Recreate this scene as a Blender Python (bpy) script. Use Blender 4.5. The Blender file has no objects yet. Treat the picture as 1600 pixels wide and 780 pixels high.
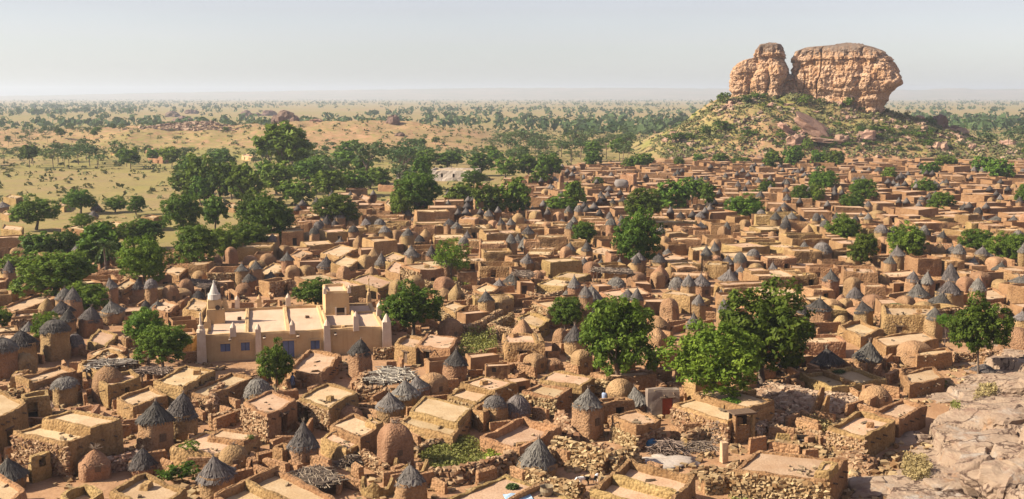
import bpy, math, random
import numpy as np
from mathutils import Vector, noise as mnoise

# ------------------------------------------------------------------ camera, world, sun, exposure
SC = bpy.context.scene
COL = SC.collection
CAMH, FPX = 26.0, 1715.0                     # camera height (m), focal length in photograph pixels (1600 wide)
PITCH = math.atan(240.0 / FPX)
cam_data = bpy.data.cameras.new('camera')
cam_data.sensor_width = 36.0
cam_data.lens = 36.0 * FPX / 1600.0
cam_data.clip_start = 0.5
cam_data.clip_end = 40000.0
cam = bpy.data.objects.new('camera', cam_data)
cam.location = (0, 0, CAMH)
cam.rotation_euler = (math.radians(90) - PITCH, 0, 0)
COL.objects.link(cam)
SC.camera = cam

SUN_EL, SUN_BACK = math.radians(35), math.radians(-8)    # sun from the left, a little beyond the village
SUN_DIR = Vector((-math.cos(SUN_BACK) * math.cos(SUN_EL), math.sin(SUN_BACK) * math.cos(SUN_EL), math.sin(SUN_EL)))
world = bpy.data.worlds.new('World')
SC.world = world
world.use_nodes = True
wn = world.node_tree.nodes
wn.clear()
w_out = wn.new('ShaderNodeOutputWorld')
w_bg = wn.new('ShaderNodeBackground')
w_sky = wn.new('ShaderNodeTexSky')
w_sky.sky_type = 'NISHITA'
w_sky.sun_disc = False
w_sky.sun_elevation = SUN_EL
w_sky.sun_rotation = math.atan2(SUN_DIR.x, SUN_DIR.y)
w_sky.altitude = 400
w_sky.air_density = 1.15
w_sky.dust_density = 0.9
w_sky.ozone_density = 3.0
w_hsv = wn.new('ShaderNodeHueSaturation')
w_hsv.inputs['Saturation'].default_value = 0.44
w_hsv.inputs['Hue'].default_value = 0.54
w_bg.inputs['Strength'].default_value = 0.072
world.node_tree.links.new(w_sky.outputs[0], w_hsv.inputs['Color'])
w_tc = wn.new('ShaderNodeTexCoord')                         # faint uneven dust in the air
w_mp = wn.new('ShaderNodeMapping'); w_mp.inputs['Scale'].default_value = (1.6, 1.6, 9.0)
w_nz = wn.new('ShaderNodeTexNoise'); w_nz.inputs['Scale'].default_value = 1.7; w_nz.inputs['Detail'].default_value = 4
w_mr = wn.new('ShaderNodeMapRange'); w_mr.inputs['To Min'].default_value = 0.93; w_mr.inputs['To Max'].default_value = 1.07
w_ml = wn.new('ShaderNodeVectorMath'); w_ml.operation = 'SCALE'
world.node_tree.links.new(w_tc.outputs['Generated'], w_mp.inputs['Vector'])
world.node_tree.links.new(w_mp.outputs[0], w_nz.inputs['Vector'])
world.node_tree.links.new(w_nz.outputs['Fac'], w_mr.inputs['Value'])
world.node_tree.links.new(w_hsv.outputs[0], w_ml.inputs[0])
world.node_tree.links.new(w_mr.outputs[0], w_ml.inputs['Scale'])
w_cm = wn.new('ShaderNodeVectorMath'); w_cm.operation = 'MULTIPLY'; w_cm.inputs[1].default_value = (1.02, 0.99, 1.02)
world.node_tree.links.new(w_ml.outputs[0], w_cm.inputs[0])
world.node_tree.links.new(w_cm.outputs[0], w_bg.inputs[0])
world.node_tree.links.new(w_bg.outputs[0], w_out.inputs[0])

sun_data = bpy.data.lights.new('sun', 'SUN')
sun_data.energy = 5.0
sun_data.angle = math.radians(0.5)
sun_data.color = (1.0, 0.92, 0.76)
sun = bpy.data.objects.new('sun', sun_data)
sun.rotation_euler = SUN_DIR.to_track_quat('Z', 'Y').to_euler()
COL.objects.link(sun)

SC.view_settings.view_transform = 'Standard'
SC.view_settings.look = 'None'
SC.view_settings.exposure = 1.0
SC.view_settings.gamma = 1.0
SC.render.engine = 'CYCLES'
SC.cycles.max_bounces = 6
SC.cycles.diffuse_bounces = 1
SC.cycles.transparent_max_bounces = 4
SC.cycles.volume_bounces = 0

RNG = random.Random(7)
NPR = np.random.RandomState(11)

# ------------------------------------------------------------------ photograph pixel <-> world
CP, SP = math.cos(PITCH), math.sin(PITCH)
def ray(px, py):
    u, v = (px - 800.0) / FPX, (390.0 - py) / FPX
    return Vector((u, CP + SP * v, -SP + CP * v))
def g(px, py, z=0.0):
    d = ray(px, py)
    t = (z - CAMH) / d.z
    return Vector((d.x * t, d.y * t, z))
def proj(p):
    x, y, z = p[0], p[1], p[2] - CAMH
    dep = y * CP - z * SP
    return (800 + FPX * x / dep, 390 - FPX * (y * SP + z * CP) / dep)
def z_at(px, py, Y):
    d = ray(px, py)
    return CAMH + d.z * Y / d.y
def mpp(P):                                   # metres per photograph pixel at a point
    return math.sqrt(P[0] ** 2 + P[1] ** 2 + (CAMH - P[2]) ** 2) / FPX

# ------------------------------------------------------------------ vectorised value noise
def _h(ix, iy, iz, seed):
    h = (ix.astype(np.int64) * 374761393 + iy.astype(np.int64) * 668265263 + iz.astype(np.int64) * 1440662683 + seed * 974634777) & 0xffffffff
    h = ((h ^ (h >> 13)) * 1274126177) & 0xffffffff
    h = ((h ^ (h >> 16)) * 2246822519) & 0xffffffff
    h ^= h >> 15
    return (h & 0xffffff) / float(0xffffff)
def vn(p, seed=0):
    i = np.floor(p)
    f = p - i
    u = f * f * (3 - 2 * f)
    i = i.astype(np.int64)
    r = 0
    for a in (0, 1):
        for b in (0, 1):
            for c in (0, 1):
                w = (u[:, 0] if a else 1 - u[:, 0]) * (u[:, 1] if b else 1 - u[:, 1]) * (u[:, 2] if c else 1 - u[:, 2])
                r = r + w * _h(i[:, 0] + a, i[:, 1] + b, i[:, 2] + c, seed)
    return r
def fbm(p, octv=4, seed=0, gain=0.5):
    r, a, t = 0, 1.0, 0.0
    for k in range(octv):
        r = r + a * vn(p * (2.03 ** k) + 17.3 * k, seed + k)
        t += a
        a *= gain
    return r / t                               # 0..1
def xyz(x, y, z=None):
    return np.stack([x, y, np.zeros_like(x) if z is None else z], 1)
def n1(x, y, z, s=0.0):                        # scalar noise -1..1
    return mnoise.noise(Vector((x + s * 13.7, y - s * 7.1, z + s * 3.3)))

# ------------------------------------------------------------------ terrain
MES = np.array([(940, 0), (1000, 1.0), (1040, 8), (1080, 14), (1120, 22.5), (1160, 26), (1235, 26.5), (1300, 23.5), (1385, 18.5), (1430, 14), (1500, 8), (1540, 4), (1590, 0)], float)
LHL = np.array([(-600, 6), (-200, 8), (0, 9), (150, 10), (230, 13.5), (270, 17), (330, 16.5), (420, 14.6), (480, 19), (560, 19.5), (640, 18), (700, 12.7), (760, 5), (830, 0)], float)
def sstep(t):
    t = np.clip(t, 0, 1)
    return t * t * (3 - 2 * t)
def terrain(x, y):
    x = np.asarray(x, float); y = np.asarray(y, float)
    z = np.zeros_like(x)
    p = xyz(x, y)
    # butte talus
    pxm = 800 + x / 0.2915
    hm = np.interp(pxm, MES[:, 0], MES[:, 1])
    dy = y - 506
    fall = np.where(dy < 0, np.clip((64 + dy) / 52, 0, 1), np.clip((110 - dy) / 95, 0, 1))
    fall = 0.35 * sstep(fall) + 0.65 * fall
    msk = hm * fall
    z = z + msk + np.clip(msk / 6, 0, 1) * (fbm(p / 9.0, 4, 5, .6) - 0.5) * 5.0
    # low ridge at the left
    yy = np.maximum(y, 60)
    pxl = 800 + x * FPX / np.maximum(650, 1) 
    hl = np.interp(pxl, LHL[:, 0], LHL[:, 1])
    dy = y - 650
    fall = np.where(dy < 0, sstep((170 + dy) / 170), sstep((170 - dy) / 170))
    m2 = 0.55 * hl * fall
    z = z + m2 + np.clip(m2 / 6, 0, 1) * (fbm(p / 22.0, 5, 9, .6) - 0.5) * 9.0
    # plain
    far = np.clip((y - 420) / 400, 0, 1)
    z = z + far * (fbm(p / 160.0, 3, 2) - 0.5) * 2.0
    near = np.clip((420 - y) / 100, 0, 1)
    z = z + near * (fbm(p / 7.0, 3, 3) - 0.5) * 0.22
    return z
def tz(x, y):
    return float(terrain(np.array([x]), np.array([y]))[0])
def gt(px, py):                                # pixel -> point on the terrain (ray march)
    d = ray(px, py)
    if d.z > -0.012:
        Y = np.geomspace(60, 2200, 900)
    else:
        Y = np.linspace(0.55, 1.05, 900) * (-CAMH / d.z) * d.y
    x = d.x / d.y * Y; zr = CAMH + d.z / d.y * Y
    zt = terrain(x, Y)
    k = np.nonzero(zr <= zt)[0]
    if len(k) == 0:
        return g(px, py)
    k = k[0]
    return Vector((x[k], Y[k], zt[k]))

# ------------------------------------------------------------------ object helpers
AUTO = []                                      # things that get their label from their neighbours at the end
def link(o, parent=None):
    COL.objects.link(o)
    if parent is not None:
        o.parent = parent
    return o
def np_mesh(name, V, Q, mat=None, smooth=False, tint=None, mi=None):
    me = bpy.data.meshes.new(name)
    V = np.asarray(V, np.float32); Q = np.asarray(Q, np.int32)
    k = Q.shape[1]
    me.vertices.add(len(V)); me.vertices.foreach_set('co', V.ravel())
    me.loops.add(Q.size); me.loops.foreach_set('vertex_index', Q.ravel())
    me.polygons.add(len(Q))
    me.polygons.foreach_set('loop_start', np.arange(0, Q.size, k, dtype=np.int32))
    if mat is not None:
        for m_ in (mat if isinstance(mat, (list, tuple)) else [mat]):
            me.materials.append(m_)
    if mi is not None:
        me.polygons.foreach_set('material_index', np.asarray(mi, np.int32))
    me.polygons.foreach_set('use_smooth', np.full(len(Q), smooth))
    me.update(calc_edges=True)
    if tint is not None:
        a = me.attributes.new('tint', 'FLOAT', 'POINT')
        a.data.foreach_set('value', np.asarray(tint, np.float32))
    return me
class MB:
    def __init__(s):
        s.v, s.f, s.m = [], [], []
    def add(s, verts, faces, mi=0):
        b = len(s.v)
        s.v.extend(verts)
        for f in faces:
            s.f.append(tuple(b + i for i in f)); s.m.append(mi)
    def box(s, c, size, rz=0.0, taper=1.0, jit=0.0, mi=0, rx=0.0):
        hx, hy, hz = size[0] / 2, size[1] / 2, size[2] / 2
        vs = []
        ca, sa = math.cos(rz), math.sin(rz)
        for k, (x, y, z) in enumerate([(-1, -1, -1), (1, -1, -1), (1, 1, -1), (-1, 1, -1), (-1, -1, 1), (1, -1, 1), (1, 1, 1), (-1, 1, 1)]):
            t = taper if z > 0 else 1.0
            X, Y, Z = x * hx * t, y * hy * t, z * hz
            if jit:
                X += RNG.uniform(-jit, jit); Y += RNG.uniform(-jit, jit); Z += RNG.uniform(-jit, jit)
            if rx:
                Y, Z = Y * math.cos(rx) - Z * math.sin(rx), Y * math.sin(rx) + Z * math.cos(rx)
            vs.append((c[0] + X * ca - Y * sa, c[1] + X * sa + Y * ca, c[2] + Z))
        s.add(vs, [(0, 3, 2, 1), (4, 5, 6, 7), (0, 1, 5, 4), (1, 2, 6, 5), (2, 3, 7, 6), (3, 0, 4, 7)], mi)
    def tube(s, pts, rad, n=6, cap=True, mi=0):
        rings = []
        for k, p in enumerate(pts):
            p = Vector(p)
            a = Vector(pts[max(k - 1, 0)]); b = Vector(pts[min(k + 1, len(pts) - 1)])
            t = (b - a).normalized()
            q = Vector((1, 0, 0)) if abs(t.x) < 0.9 else Vector((0, 1, 0))
            u = t.cross(q).normalized(); w = t.cross(u)
            rings.append([tuple(p + (u * math.cos(2 * math.pi * i / n) + w * math.sin(2 * math.pi * i / n)) * rad[k]) for i in range(n)])
        vs = [v for r in rings for v in r]
        fs = []
        for k in range(len(pts) - 1):
            for i in range(n):
                j = (i + 1) % n
                fs.append((k * n + i, k * n + j, (k + 1) * n + j, (k + 1) * n + i))
        if cap:
            fs.append(tuple(range(n)))
            fs.append(tuple((len(pts) - 1) * n + i for i in range(n))[::-1])
        s.add(vs, fs, mi)
    def lathe(s, prof, n=16, c=(0, 0, 0), jit=0.0, mi=0):
        vs, fs = [], []
        for r, z in prof:
            for i in range(n):
                a = 2 * math.pi * i / n
                rr = r * (1 + (RNG.uniform(-jit, jit) if jit else 0))
                vs.append((c[0] + rr * math.cos(a), c[1] + rr * math.sin(a), c[2] + z))
        for k in range(len(prof) - 1):
            for i in range(n):
                j = (i + 1) % n
                fs.append((k * n + i, k * n + j, (k + 1) * n + j, (k + 1) * n + i))
        fs.append(tuple(range(n))[::-1])
        fs.append(tuple((len(prof) - 1) * n + i for i in range(n)))
        s.add(vs, fs, mi)
    def mesh(s, name, mat, smooth=False):
        me = bpy.data.meshes.new(name)
        me.from_pydata([tuple(v) for v in s.v], [], s.f)
        for m_ in (mat if isinstance(mat, (list, tuple)) else [mat]):
            me.materials.append(m_)
        if any(s.m):
            me.polygons.foreach_set('material_index', s.m)
        if smooth:
            me.polygons.foreach_set('use_smooth', [True] * len(s.f))
        me.update()
        return me
    def build(s, name, mat, parent=None, smooth=False, loc=None):
        o = bpy.data.objects.new(name, s.mesh(name, mat, smooth))
        if loc is not None:
            o.location = loc
        return link(o, parent)
def mobj(name, me, parent=None, loc=None, scale=None, rz=None):
    o = bpy.data.objects.new(name, me)
    if loc is not None: o.location = loc
    if scale is not None: o.scale = scale
    if rz is not None: o.rotation_euler = (0, 0, rz)
    return link(o, parent)
def empty(name, loc, rz=0.0):
    o = bpy.data.objects.new(name, None)
    o.location = loc; o.rotation_euler = (0, 0, rz); o.empty_display_size = 0.5
    return link(o)
def tag(o, label, cat, group=None):
    o['label'] = label; o['category'] = cat
    if group: o['group'] = group
    return o
def auto(o, desc, cat, group, px=None, key=None, noun='one'):
    """label written later as «desc, second one left of the mosque», from where its neighbours stand"""
    o['category'] = cat; o['group'] = group
    AUTO.append((o, desc, px or proj(o.location), key or desc, noun))
    return o
def kind(o, k):
    o['kind'] = k
    return o

# stones as jittered boxes, many in one mesh
_BX = np.array([(-1, -1, -1), (1, -1, -1), (1, 1, -1), (-1, 1, -1), (-1, -1, 1), (1, -1, 1), (1, 1, 1), (-1, 1, 1)], float) * 0.5
_BQ = np.array([(0, 3, 2, 1), (4, 5, 6, 7), (0, 1, 5, 4), (1, 2, 6, 5), (2, 3, 7, 6), (3, 0, 4, 7)], np.int32)
def stones_mesh(name, C, S, RZ, mat, jit=0.30, tilt=0.45):
    n = len(C)
    C = np.asarray(C, float); S = np.asarray(S, float); RZ = np.asarray(RZ, float)
    B = _BX[None] + NPR.uniform(-jit, jit, (n, 8, 3)) * np.array([1, 1, 0.8])
    B = B * S[:, None, :]
    rx = NPR.uniform(-tilt, tilt, n)[:, None]
    y, z = B[..., 1].copy(), B[..., 2].copy()
    B[..., 1] = y * np.cos(rx) - z * np.sin(rx); B[..., 2] = y * np.sin(rx) + z * np.cos(rx)
    c, s = np.cos(RZ)[:, None], np.sin(RZ)[:, None]
    X = B[..., 0] * c - B[..., 1] * s; Y = B[..., 0] * s + B[..., 1] * c
    V = np.stack([X, Y, B[..., 2]], -1) + C[:, None, :]
    Q = _BQ[None] + (np.arange(n) * 8)[:, None, None]
    return np_mesh(name, V.reshape(-1, 3), Q.reshape(-1, 4).astype(np.int32), mat, False, np.repeat(NPR.uniform(0, 1, n), 8))

# ------------------------------------------------------------------ materials
def new_mat(name):
    m = bpy.data.materials.new(name)
    m.use_nodes = True
    nt = m.node_tree
    b = nt.nodes['Principled BSDF']
    b.inputs['Roughness'].default_value = 0.95
    b.inputs['Specular IOR Level'].default_value = 0.072
    return m, nt, b
def N(nt, t, **kw):
    n = nt.nodes.new(t)
    for k, v in kw.items():
        if k.startswith('i_'):
            n.inputs[k[2:].replace('_', ' ')].default_value = v
        else:
            setattr(n, k, v)
    return n
def noise_fac(nt, scale, detail=3.0, lo=0.35, hi=0.65, coord=None, rough=0.55):
    n = N(nt, 'ShaderNodeTexNoise', i_Scale=scale, i_Detail=detail, i_Roughness=rough)
    if coord is not None: nt.links.new(coord, n.inputs['Vector'])
    r = N(nt, 'ShaderNodeMapRange')
    r.inputs['From Min'].default_value = lo; r.inputs['From Max'].default_value = hi
    nt.links.new(n.outputs['Fac'], r.inputs['Value'])
    return r.outputs['Result']
def mixc(nt, fac, a, b, blend='MIX'):
    m = N(nt, 'ShaderNodeMix', data_type='RGBA', blend_type=blend)
    for sock, v in ((0, fac), (6, a), (7, b)):
        if isinstance(v, (int, float)): m.inputs[sock].default_value = v
        elif isinstance(v, tuple): m.inputs[sock].default_value = (*v, 1.0)
        else: nt.links.new(v, m.inputs[sock])
    return m.outputs[2]
def obj_vary(nt, col, vlo=0.85, vhi=1.12, hue=0.012):
    oi = N(nt, 'ShaderNodeObjectInfo')
    r = N(nt, 'ShaderNodeMapRange'); r.inputs['To Min'].default_value = vlo; r.inputs['To Max'].default_value = vhi
    nt.links.new(oi.outputs['Random'], r.inputs['Value'])
    mm = N(nt, 'ShaderNodeMath', operation='MULTIPLY'); mm.inputs[1].default_value = 7.31
    nt.links.new(oi.outputs['Random'], mm.inputs[0])
    fr = N(nt, 'ShaderNodeMath', operation='FRACT'); nt.links.new(mm.outputs[0], fr.inputs[0])
    r2 = N(nt, 'ShaderNodeMapRange'); r2.inputs['To Min'].default_value = 0.5 - hue; r2.inputs['To Max'].default_value = 0.5 + hue
    nt.links.new(fr.outputs[0], r2.inputs['Value'])
    h = N(nt, 'ShaderNodeHueSaturation')
    nt.links.new(r2.outputs[0], h.inputs['Hue']); nt.links.new(r.outputs[0], h.inputs['Value'])
    nt.links.new(col, h.inputs['Color'])
    return h.outputs[0]
def bump(nt, b, h, strength=0.5, dist=0.05):
    bp = N(nt, 'ShaderNodeBump'); bp.inputs['Strength'].default_value = strength; bp.inputs['Distance'].default_value = dist
    nt.links.new(h, bp.inputs['Height']); nt.links.new(bp.outputs[0], b.inputs['Normal'])
def wpos(nt):
    return N(nt, 'ShaderNodeNewGeometry').outputs['Position']
def earth_mat(name, c1, c2, c3, big=0.5, fine=5.0, bstr=0.6, bdist=0.06, vlo=0.86, vhi=1.1, hue=0.012, cobble=0.0, speck=0.5, streak=0.0):
    m, nt, b = new_mat(name)
    P = wpos(nt)
    c = mixc(nt, noise_fac(nt, big, 4, 0.38, 0.62, P), c1, c2)
    f2 = noise_fac(nt, fine, 5, 0.45, 0.72, P, 0.7)
    fm = N(nt, 'ShaderNodeMath', operation='MULTIPLY'); fm.inputs[1].default_value = speck
    nt.links.new(f2, fm.inputs[0])
    c = mixc(nt, fm.outputs[0], c, c3)
    if streak:                                  # rain runs down the plaster
        ms = N(nt, 'ShaderNodeMapping'); ms.inputs['Scale'].default_value = (1, 1, 0.10); nt.links.new(P, ms.inputs['Vector'])
        sm = N(nt, 'ShaderNodeMath', operation='MULTIPLY'); sm.inputs[1].default_value = streak
        nt.links.new(noise_fac(nt, 2.2, 4, 0.5, 0.72, ms.outputs[0], 0.6), sm.inputs[0])
        c = mixc(nt, sm.outputs[0], c, c3)
    h = N(nt, 'ShaderNodeTexNoise', i_Scale=fine, i_Detail=5.0, i_Roughness=0.65)
    nt.links.new(P, h.inputs['Vector'])
    hh = h.outputs['Fac']
    if cobble:
        vo = N(nt, 'ShaderNodeTexVoronoi', i_Scale=cobble); vo.feature = 'F1'
        nt.links.new(P, vo.inputs['Vector'])
        ad = N(nt, 'ShaderNodeMath', operation='SUBTRACT'); nt.links.new(hh, ad.inputs[0]); nt.links.new(vo.outputs['Distance'], ad.inputs[1])
        hh = ad.outputs[0]
    nt.links.new(obj_vary(nt, c, vlo, vhi, hue), b.inputs['Base Color'])
    bump(nt, b, hh, bstr, bdist)
    return m
def tint_mat(name, c1, c2, rough=0.95, vlo=0.9, vhi=1.08, hue=0.01, fine=6.0, trans=0.0, bstr=0.3):
    """colour runs from c1 to c2 with the mesh's own per-piece 'tint'"""
    m, nt, b = new_mat(name)
    b.inputs['Roughness'].default_value = rough
    a = N(nt, 'ShaderNodeAttribute', attribute_name='tint')
    c = mixc(nt, a.outputs['Fac'], c1, c2)
    if fine:
        P = wpos(nt)
        c = mixc(nt, noise_fac(nt, fine, 3, 0.3, 0.75, P), c, mixc(nt, 1.0, c, (0.72, 0.7, 0.68), 'MULTIPLY'))
    c = obj_vary(nt, c, vlo, vhi, hue)
    nt.links.new(c, b.inputs['Base Color'])
    if trans:
        t = N(nt, 'ShaderNodeBsdfTranslucent')
        nt.links.new(mixc(nt, 1.0, c, (1.3, 1.35, 0.7), 'MULTIPLY'), t.inputs['Color'])
        mx = N(nt, 'ShaderNodeMixShader'); mx.inputs[0].default_value = trans
        nt.links.new(b.outputs[0], mx.inputs[1]); nt.links.new(t.outputs[0], mx.inputs[2])
        nt.links.new(mx.outputs[0], nt.nodes['Material Output'].inputs['Surface'])
    return m
def flat_mat(name, c, c2=None, scale=4.0, rough=0.8):
    m, nt, b = new_mat(name)
    b.inputs['Roughness'].default_value = rough
    col = mixc(nt, noise_fac(nt, scale, 3, 0.3, 0.7, wpos(nt)), c, c2 or tuple(x * 0.75 for x in c))
    nt.links.new(col, b.inputs['Base Color'])
    return m

M_WALL = earth_mat('mud_wall', (0.375, 0.23, 0.105), (0.285, 0.165, 0.072), (0.135, 0.072, 0.034), 0.45, 5.5, 0.9, 0.10, 0.82, 1.14, 0.014, 4.5, 0.75, 0.45)
M_WALLFAR = earth_mat('far_mud_wall', (0.32, 0.19, 0.09), (0.25, 0.142, 0.065), (0.14, 0.075, 0.036), 0.08, 1.2, 0.6, 0.1, 0.86, 1.1, 0.01, 2.0, 0.7)
M_WALLRED = earth_mat('red_mud_wall', (0.37, 0.215, 0.11), (0.30, 0.165, 0.082), (0.16, 0.075, 0.035), 0.45, 5.5, 1.0, 0.12, 0.86, 1.1, 0.01, 4.5, 0.7)
M_ROOF = earth_mat('roof_earth', (0.52, 0.365, 0.225), (0.445, 0.29, 0.165), (0.28, 0.155, 0.08), 0.5, 6.0, 0.7, 0.07, 0.84, 1.12, 0.012, 0, 0.5)
M_GRAN = earth_mat('granary_mud', (0.355, 0.215, 0.11), (0.28, 0.162, 0.08), (0.16, 0.09, 0.05), 0.9, 6.0, 0.9, 0.09, 0.80, 1.14, 0.014, 6.0, 0.6, 0.45)
M_GREYPLASTER = earth_mat('grey_plaster', (0.25, 0.20, 0.15), (0.20, 0.155, 0.115), (0.16, 0.12, 0.085), 0.8, 8.0, 0.4, 0.04)
M_CREAM = earth_mat('cream_clay', (0.53, 0.355, 0.185), (0.47, 0.30, 0.15), (0.38, 0.22, 0.095), 0.35, 5.0, 0.45, 0.06, 0.97, 1.03, 0.002, 0, 0.35, 0.55)
M_CREAMROOF = earth_mat('mosque_roof_clay', (0.55, 0.39, 0.27), (0.50, 0.34, 0.225), (0.47, 0.29, 0.18), 0.35, 6.0, 0.35, 0.04, 0.97, 1.03, 0.002, 0, 0.3)
M_POST = earth_mat('whitewash_worn', (0.60, 0.48, 0.37), (0.53, 0.40, 0.29), (0.42, 0.29, 0.19), 1.2, 6.0, 0.25, 0.03, 0.97, 1.03, 0.002, 0, 0.35, 0.5)
M_WHITE = earth_mat('whitewash', (0.52, 0.47, 0.41), (0.46, 0.40, 0.34), (0.42, 0.35, 0.28), 1.2, 6.0, 0.2, 0.02, 0.98, 1.02, 0.002, 0, 0.3)
M_STONE = tint_mat('rubble_stone', (0.22, 0.115, 0.055), (0.48, 0.335, 0.19), fine=4.0)
M_STONEGREY = tint_mat('rubble_stone_brown', (0.30, 0.17, 0.11), (0.52, 0.37, 0.26), fine=5.0)
M_THATCH = tint_mat('weathered_thatch', (0.075, 0.063, 0.055), (0.21, 0.183, 0.16), vlo=0.55, vhi=1.6, hue=0.02, fine=9.0)
M_STRAW = tint_mat('pale_straw', (0.30, 0.25, 0.19), (0.52, 0.46, 0.37), fine=5.0)
M_STICK = tint_mat('dry_sticks', (0.16, 0.11, 0.08), (0.36, 0.28, 0.21), fine=5.0)
M_BARK = earth_mat('bark', (0.13, 0.095, 0.07), (0.18, 0.135, 0.10), (0.07, 0.05, 0.04), 2.0, 9.0, 0.7, 0.05)
M_LEAF = tint_mat('leaf_green', (0.036, 0.072, 0.009), (0.165, 0.230, 0.030), 0.55, 0.65, 1.15, 0.018, 0, 0.25)
M_LEAFLIGHT = tint_mat('leaf_lime', (0.055, 0.10, 0.010), (0.19, 0.25, 0.032), 0.55, 0.9, 1.08, 0.008, 0, 0.28)
M_LEAFDRY = tint_mat('leaf_savanna', (0.045, 0.080, 0.025), (0.15, 0.19, 0.07), 0.65, 0.7, 1.15, 0.02, 0, 0.2)
M_WOOD = flat_mat('old_wood', (0.17, 0.11, 0.07), (0.10, 0.065, 0.045), 12.0)
M_DARKWOOD_SHADE = flat_mat('dark_wood_and_hole_shade', (0.07, 0.048, 0.034), (0.045, 0.03, 0.022), 12.0)  # dark wood, and the painted shade inside open holes
M_BLUE = flat_mat('blue_shutter_paint', (0.145, 0.165, 0.27), (0.105, 0.125, 0.21), 3.0, 0.6)
M_REDDOOR = flat_mat('rust_red_door', (0.30, 0.065, 0.03), (0.20, 0.05, 0.028), 5.0, 0.6)
M_CLIFF = None
# ------------------------------------------------------------------ setting: ground, far ridge, haze
def ground_mat():
    m, nt, b = new_mat('ground_earth')
    P = wpos(nt)
    ag = N(nt, 'ShaderNodeAttribute', attribute_name='grass')
    av = N(nt, 'ShaderNodeAttribute', attribute_name='green')
    dirt = mixc(nt, noise_fac(nt, 0.35, 5, 0.38, 0.62, P), (0.42, 0.245, 0.135), (0.32, 0.175, 0.09))
    dirt = mixc(nt, noise_fac(nt, 3.5, 5, 0.5, 0.75, P, 0.7), dirt, (0.25, 0.13, 0.065))
    gr = mixc(nt, noise_fac(nt, 0.06, 6, 0.38, 0.62, P, 0.65), (0.27, 0.205, 0.08), (0.31, 0.20, 0.105))
    gr = mixc(nt, noise_fac(nt, 0.9, 4, 0.5, 0.68, P, 0.7), gr, (0.15, 0.125, 0.045))
    gn = mixc(nt, noise_fac(nt, 0.12, 6, 0.40, 0.62, P, 0.7), (0.26, 0.225, 0.062), (0.15, 0.15, 0.04))
    gr = mixc(nt, av.outputs['Fac'], gr, gn)
    nz = noise_fac(nt, 0.22, 6, 0.3, 0.7, P, 0.7)
    ad = N(nt, 'ShaderNodeMath', operation='ADD'); nt.links.new(ag.outputs['Fac'], ad.inputs[0]); nt.links.new(nz, ad.inputs[1])
    mr = N(nt, 'ShaderNodeMapRange'); mr.inputs['From Min'].default_value = 0.7; mr.inputs['From Max'].default_value = 1.15
    nt.links.new(ad.outputs[0], mr.inputs['Value'])
    c = mixc(nt, mr.outputs[0], dirt, gr)
    nt.links.new(c, b.inputs['Base Color'])
    h = N(nt, 'ShaderNodeTexNoise', i_Scale=2.2, i_Detail=6.0, i_Roughness=0.7); nt.links.new(P, h.inputs['Vector'])
    bump(nt, b, h.outputs['Fac'], 0.7, 0.12)
    return m
M_GROUND = ground_mat()
VTOP = np.array([(-400, 420), (0, 388), (100, 400), (180, 428), (250, 415), (300, 402), (380, 380), (430, 352), (500, 330), (560, 306), (640, 340), (700, 318), (760, 300), (860, 277), (900, 264), (1000, 256), (1100, 252), (1200, 249), (1400, 252), (1600, 258), (2000, 262)], float)
def make_ground():
    rr = np.concatenate([np.linspace(0.5, 30, 6), np.geomspace(34, 1100, 330), np.geomspace(1130, 9600, 60)])
    aa = np.concatenate([np.radians(np.linspace(-36, 36, 420)), np.radians(np.linspace(40, 320, 57))])
    R_, A_ = np.meshgrid(rr, aa, indexing='ij')
    x = (R_ * np.sin(A_)).ravel(); y = (R_ * np.cos(A_)).ravel()
    z = terrain(x, y)
    # earth curvature-like drop towards the left rim of the plain, a few pixels in all
    V = np.stack([x, y, z], 1)
    nr, na = R_.shape
    I = np.arange(nr * na).reshape(nr, na)
    Q = np.stack([I[:-1, :], I[1:, :], np.roll(I, -1, 1)[1:, :], np.roll(I, -1, 1)[:-1, :]], -1).reshape(-1, 4)
    me = np_mesh('ground', V, Q[:, ::-1], M_GROUND, True)
    dep = y * CP - (0 - CAMH) * SP
    px = 800 + FPX * x / np.maximum(dep, 1); py = 390 - FPX * (y * SP - CAMH * CP) / np.maximum(dep, 1)
    top = np.interp(px, VTOP[:, 0], VTOP[:, 1])
    grass = np.clip((top - 2 - py) / 10 + 0.1, 0, 1)
    p = xyz(x, y)
    bare = fbm(p / np.where(y < 1200, 45.0, 170.0)[:, None], 4, 21)
    grass = grass * np.clip(1.45 - 1.1 * bare, 0, 1)
    hl = np.interp(800 + x * FPX / 650, LHL[:, 0], LHL[:, 1])
    onl = np.clip(hl / 8, 0, 1) * sstep((y - 480) / 60) * sstep((900 - y) / 80)
    grass = grass * (1 - 0.45 * onl)
    green = np.clip(0.70 - 1.2 * np.abs(fbm(p / 70.0, 3, 33) - 0.55) * 3, 0, 1) * (1 - onl) * 0.8
    field = np.exp(-((px - 240) / 330) ** 2) * np.exp(-((py - 238) / 14) ** 2)
    green = np.clip(green + 0.7 * field, 0, 1)
    # the talus of the butte is green between its rocks
    hm = np.interp(800 + x / 0.2915, MES[:, 0], MES[:, 1]) * np.clip((64 - np.abs(y - 506)) / 40, 0, 1)
    onm = np.clip(hm / 4, 0, 1)
    green = np.clip(green * (1 - onm) + onm * np.clip((fbm(p / 12.0, 4, 41) - 0.42) * 5, 0, 1) * 0.9, 0, 1)
    grass = np.clip(grass + onm * 0.25, 0, 1)
    for nm, val in (('grass', grass), ('green', green)):
        a = me.attributes.new(nm, 'FLOAT', 'POINT'); a.data.foreach_set('value', val.astype(np.float32))
    o = mobj('ground', me)
    o['kind'] = 'structure'
    o['label'] = 'pinkish earth under the village running out into dry grassland'
make_ground()

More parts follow.
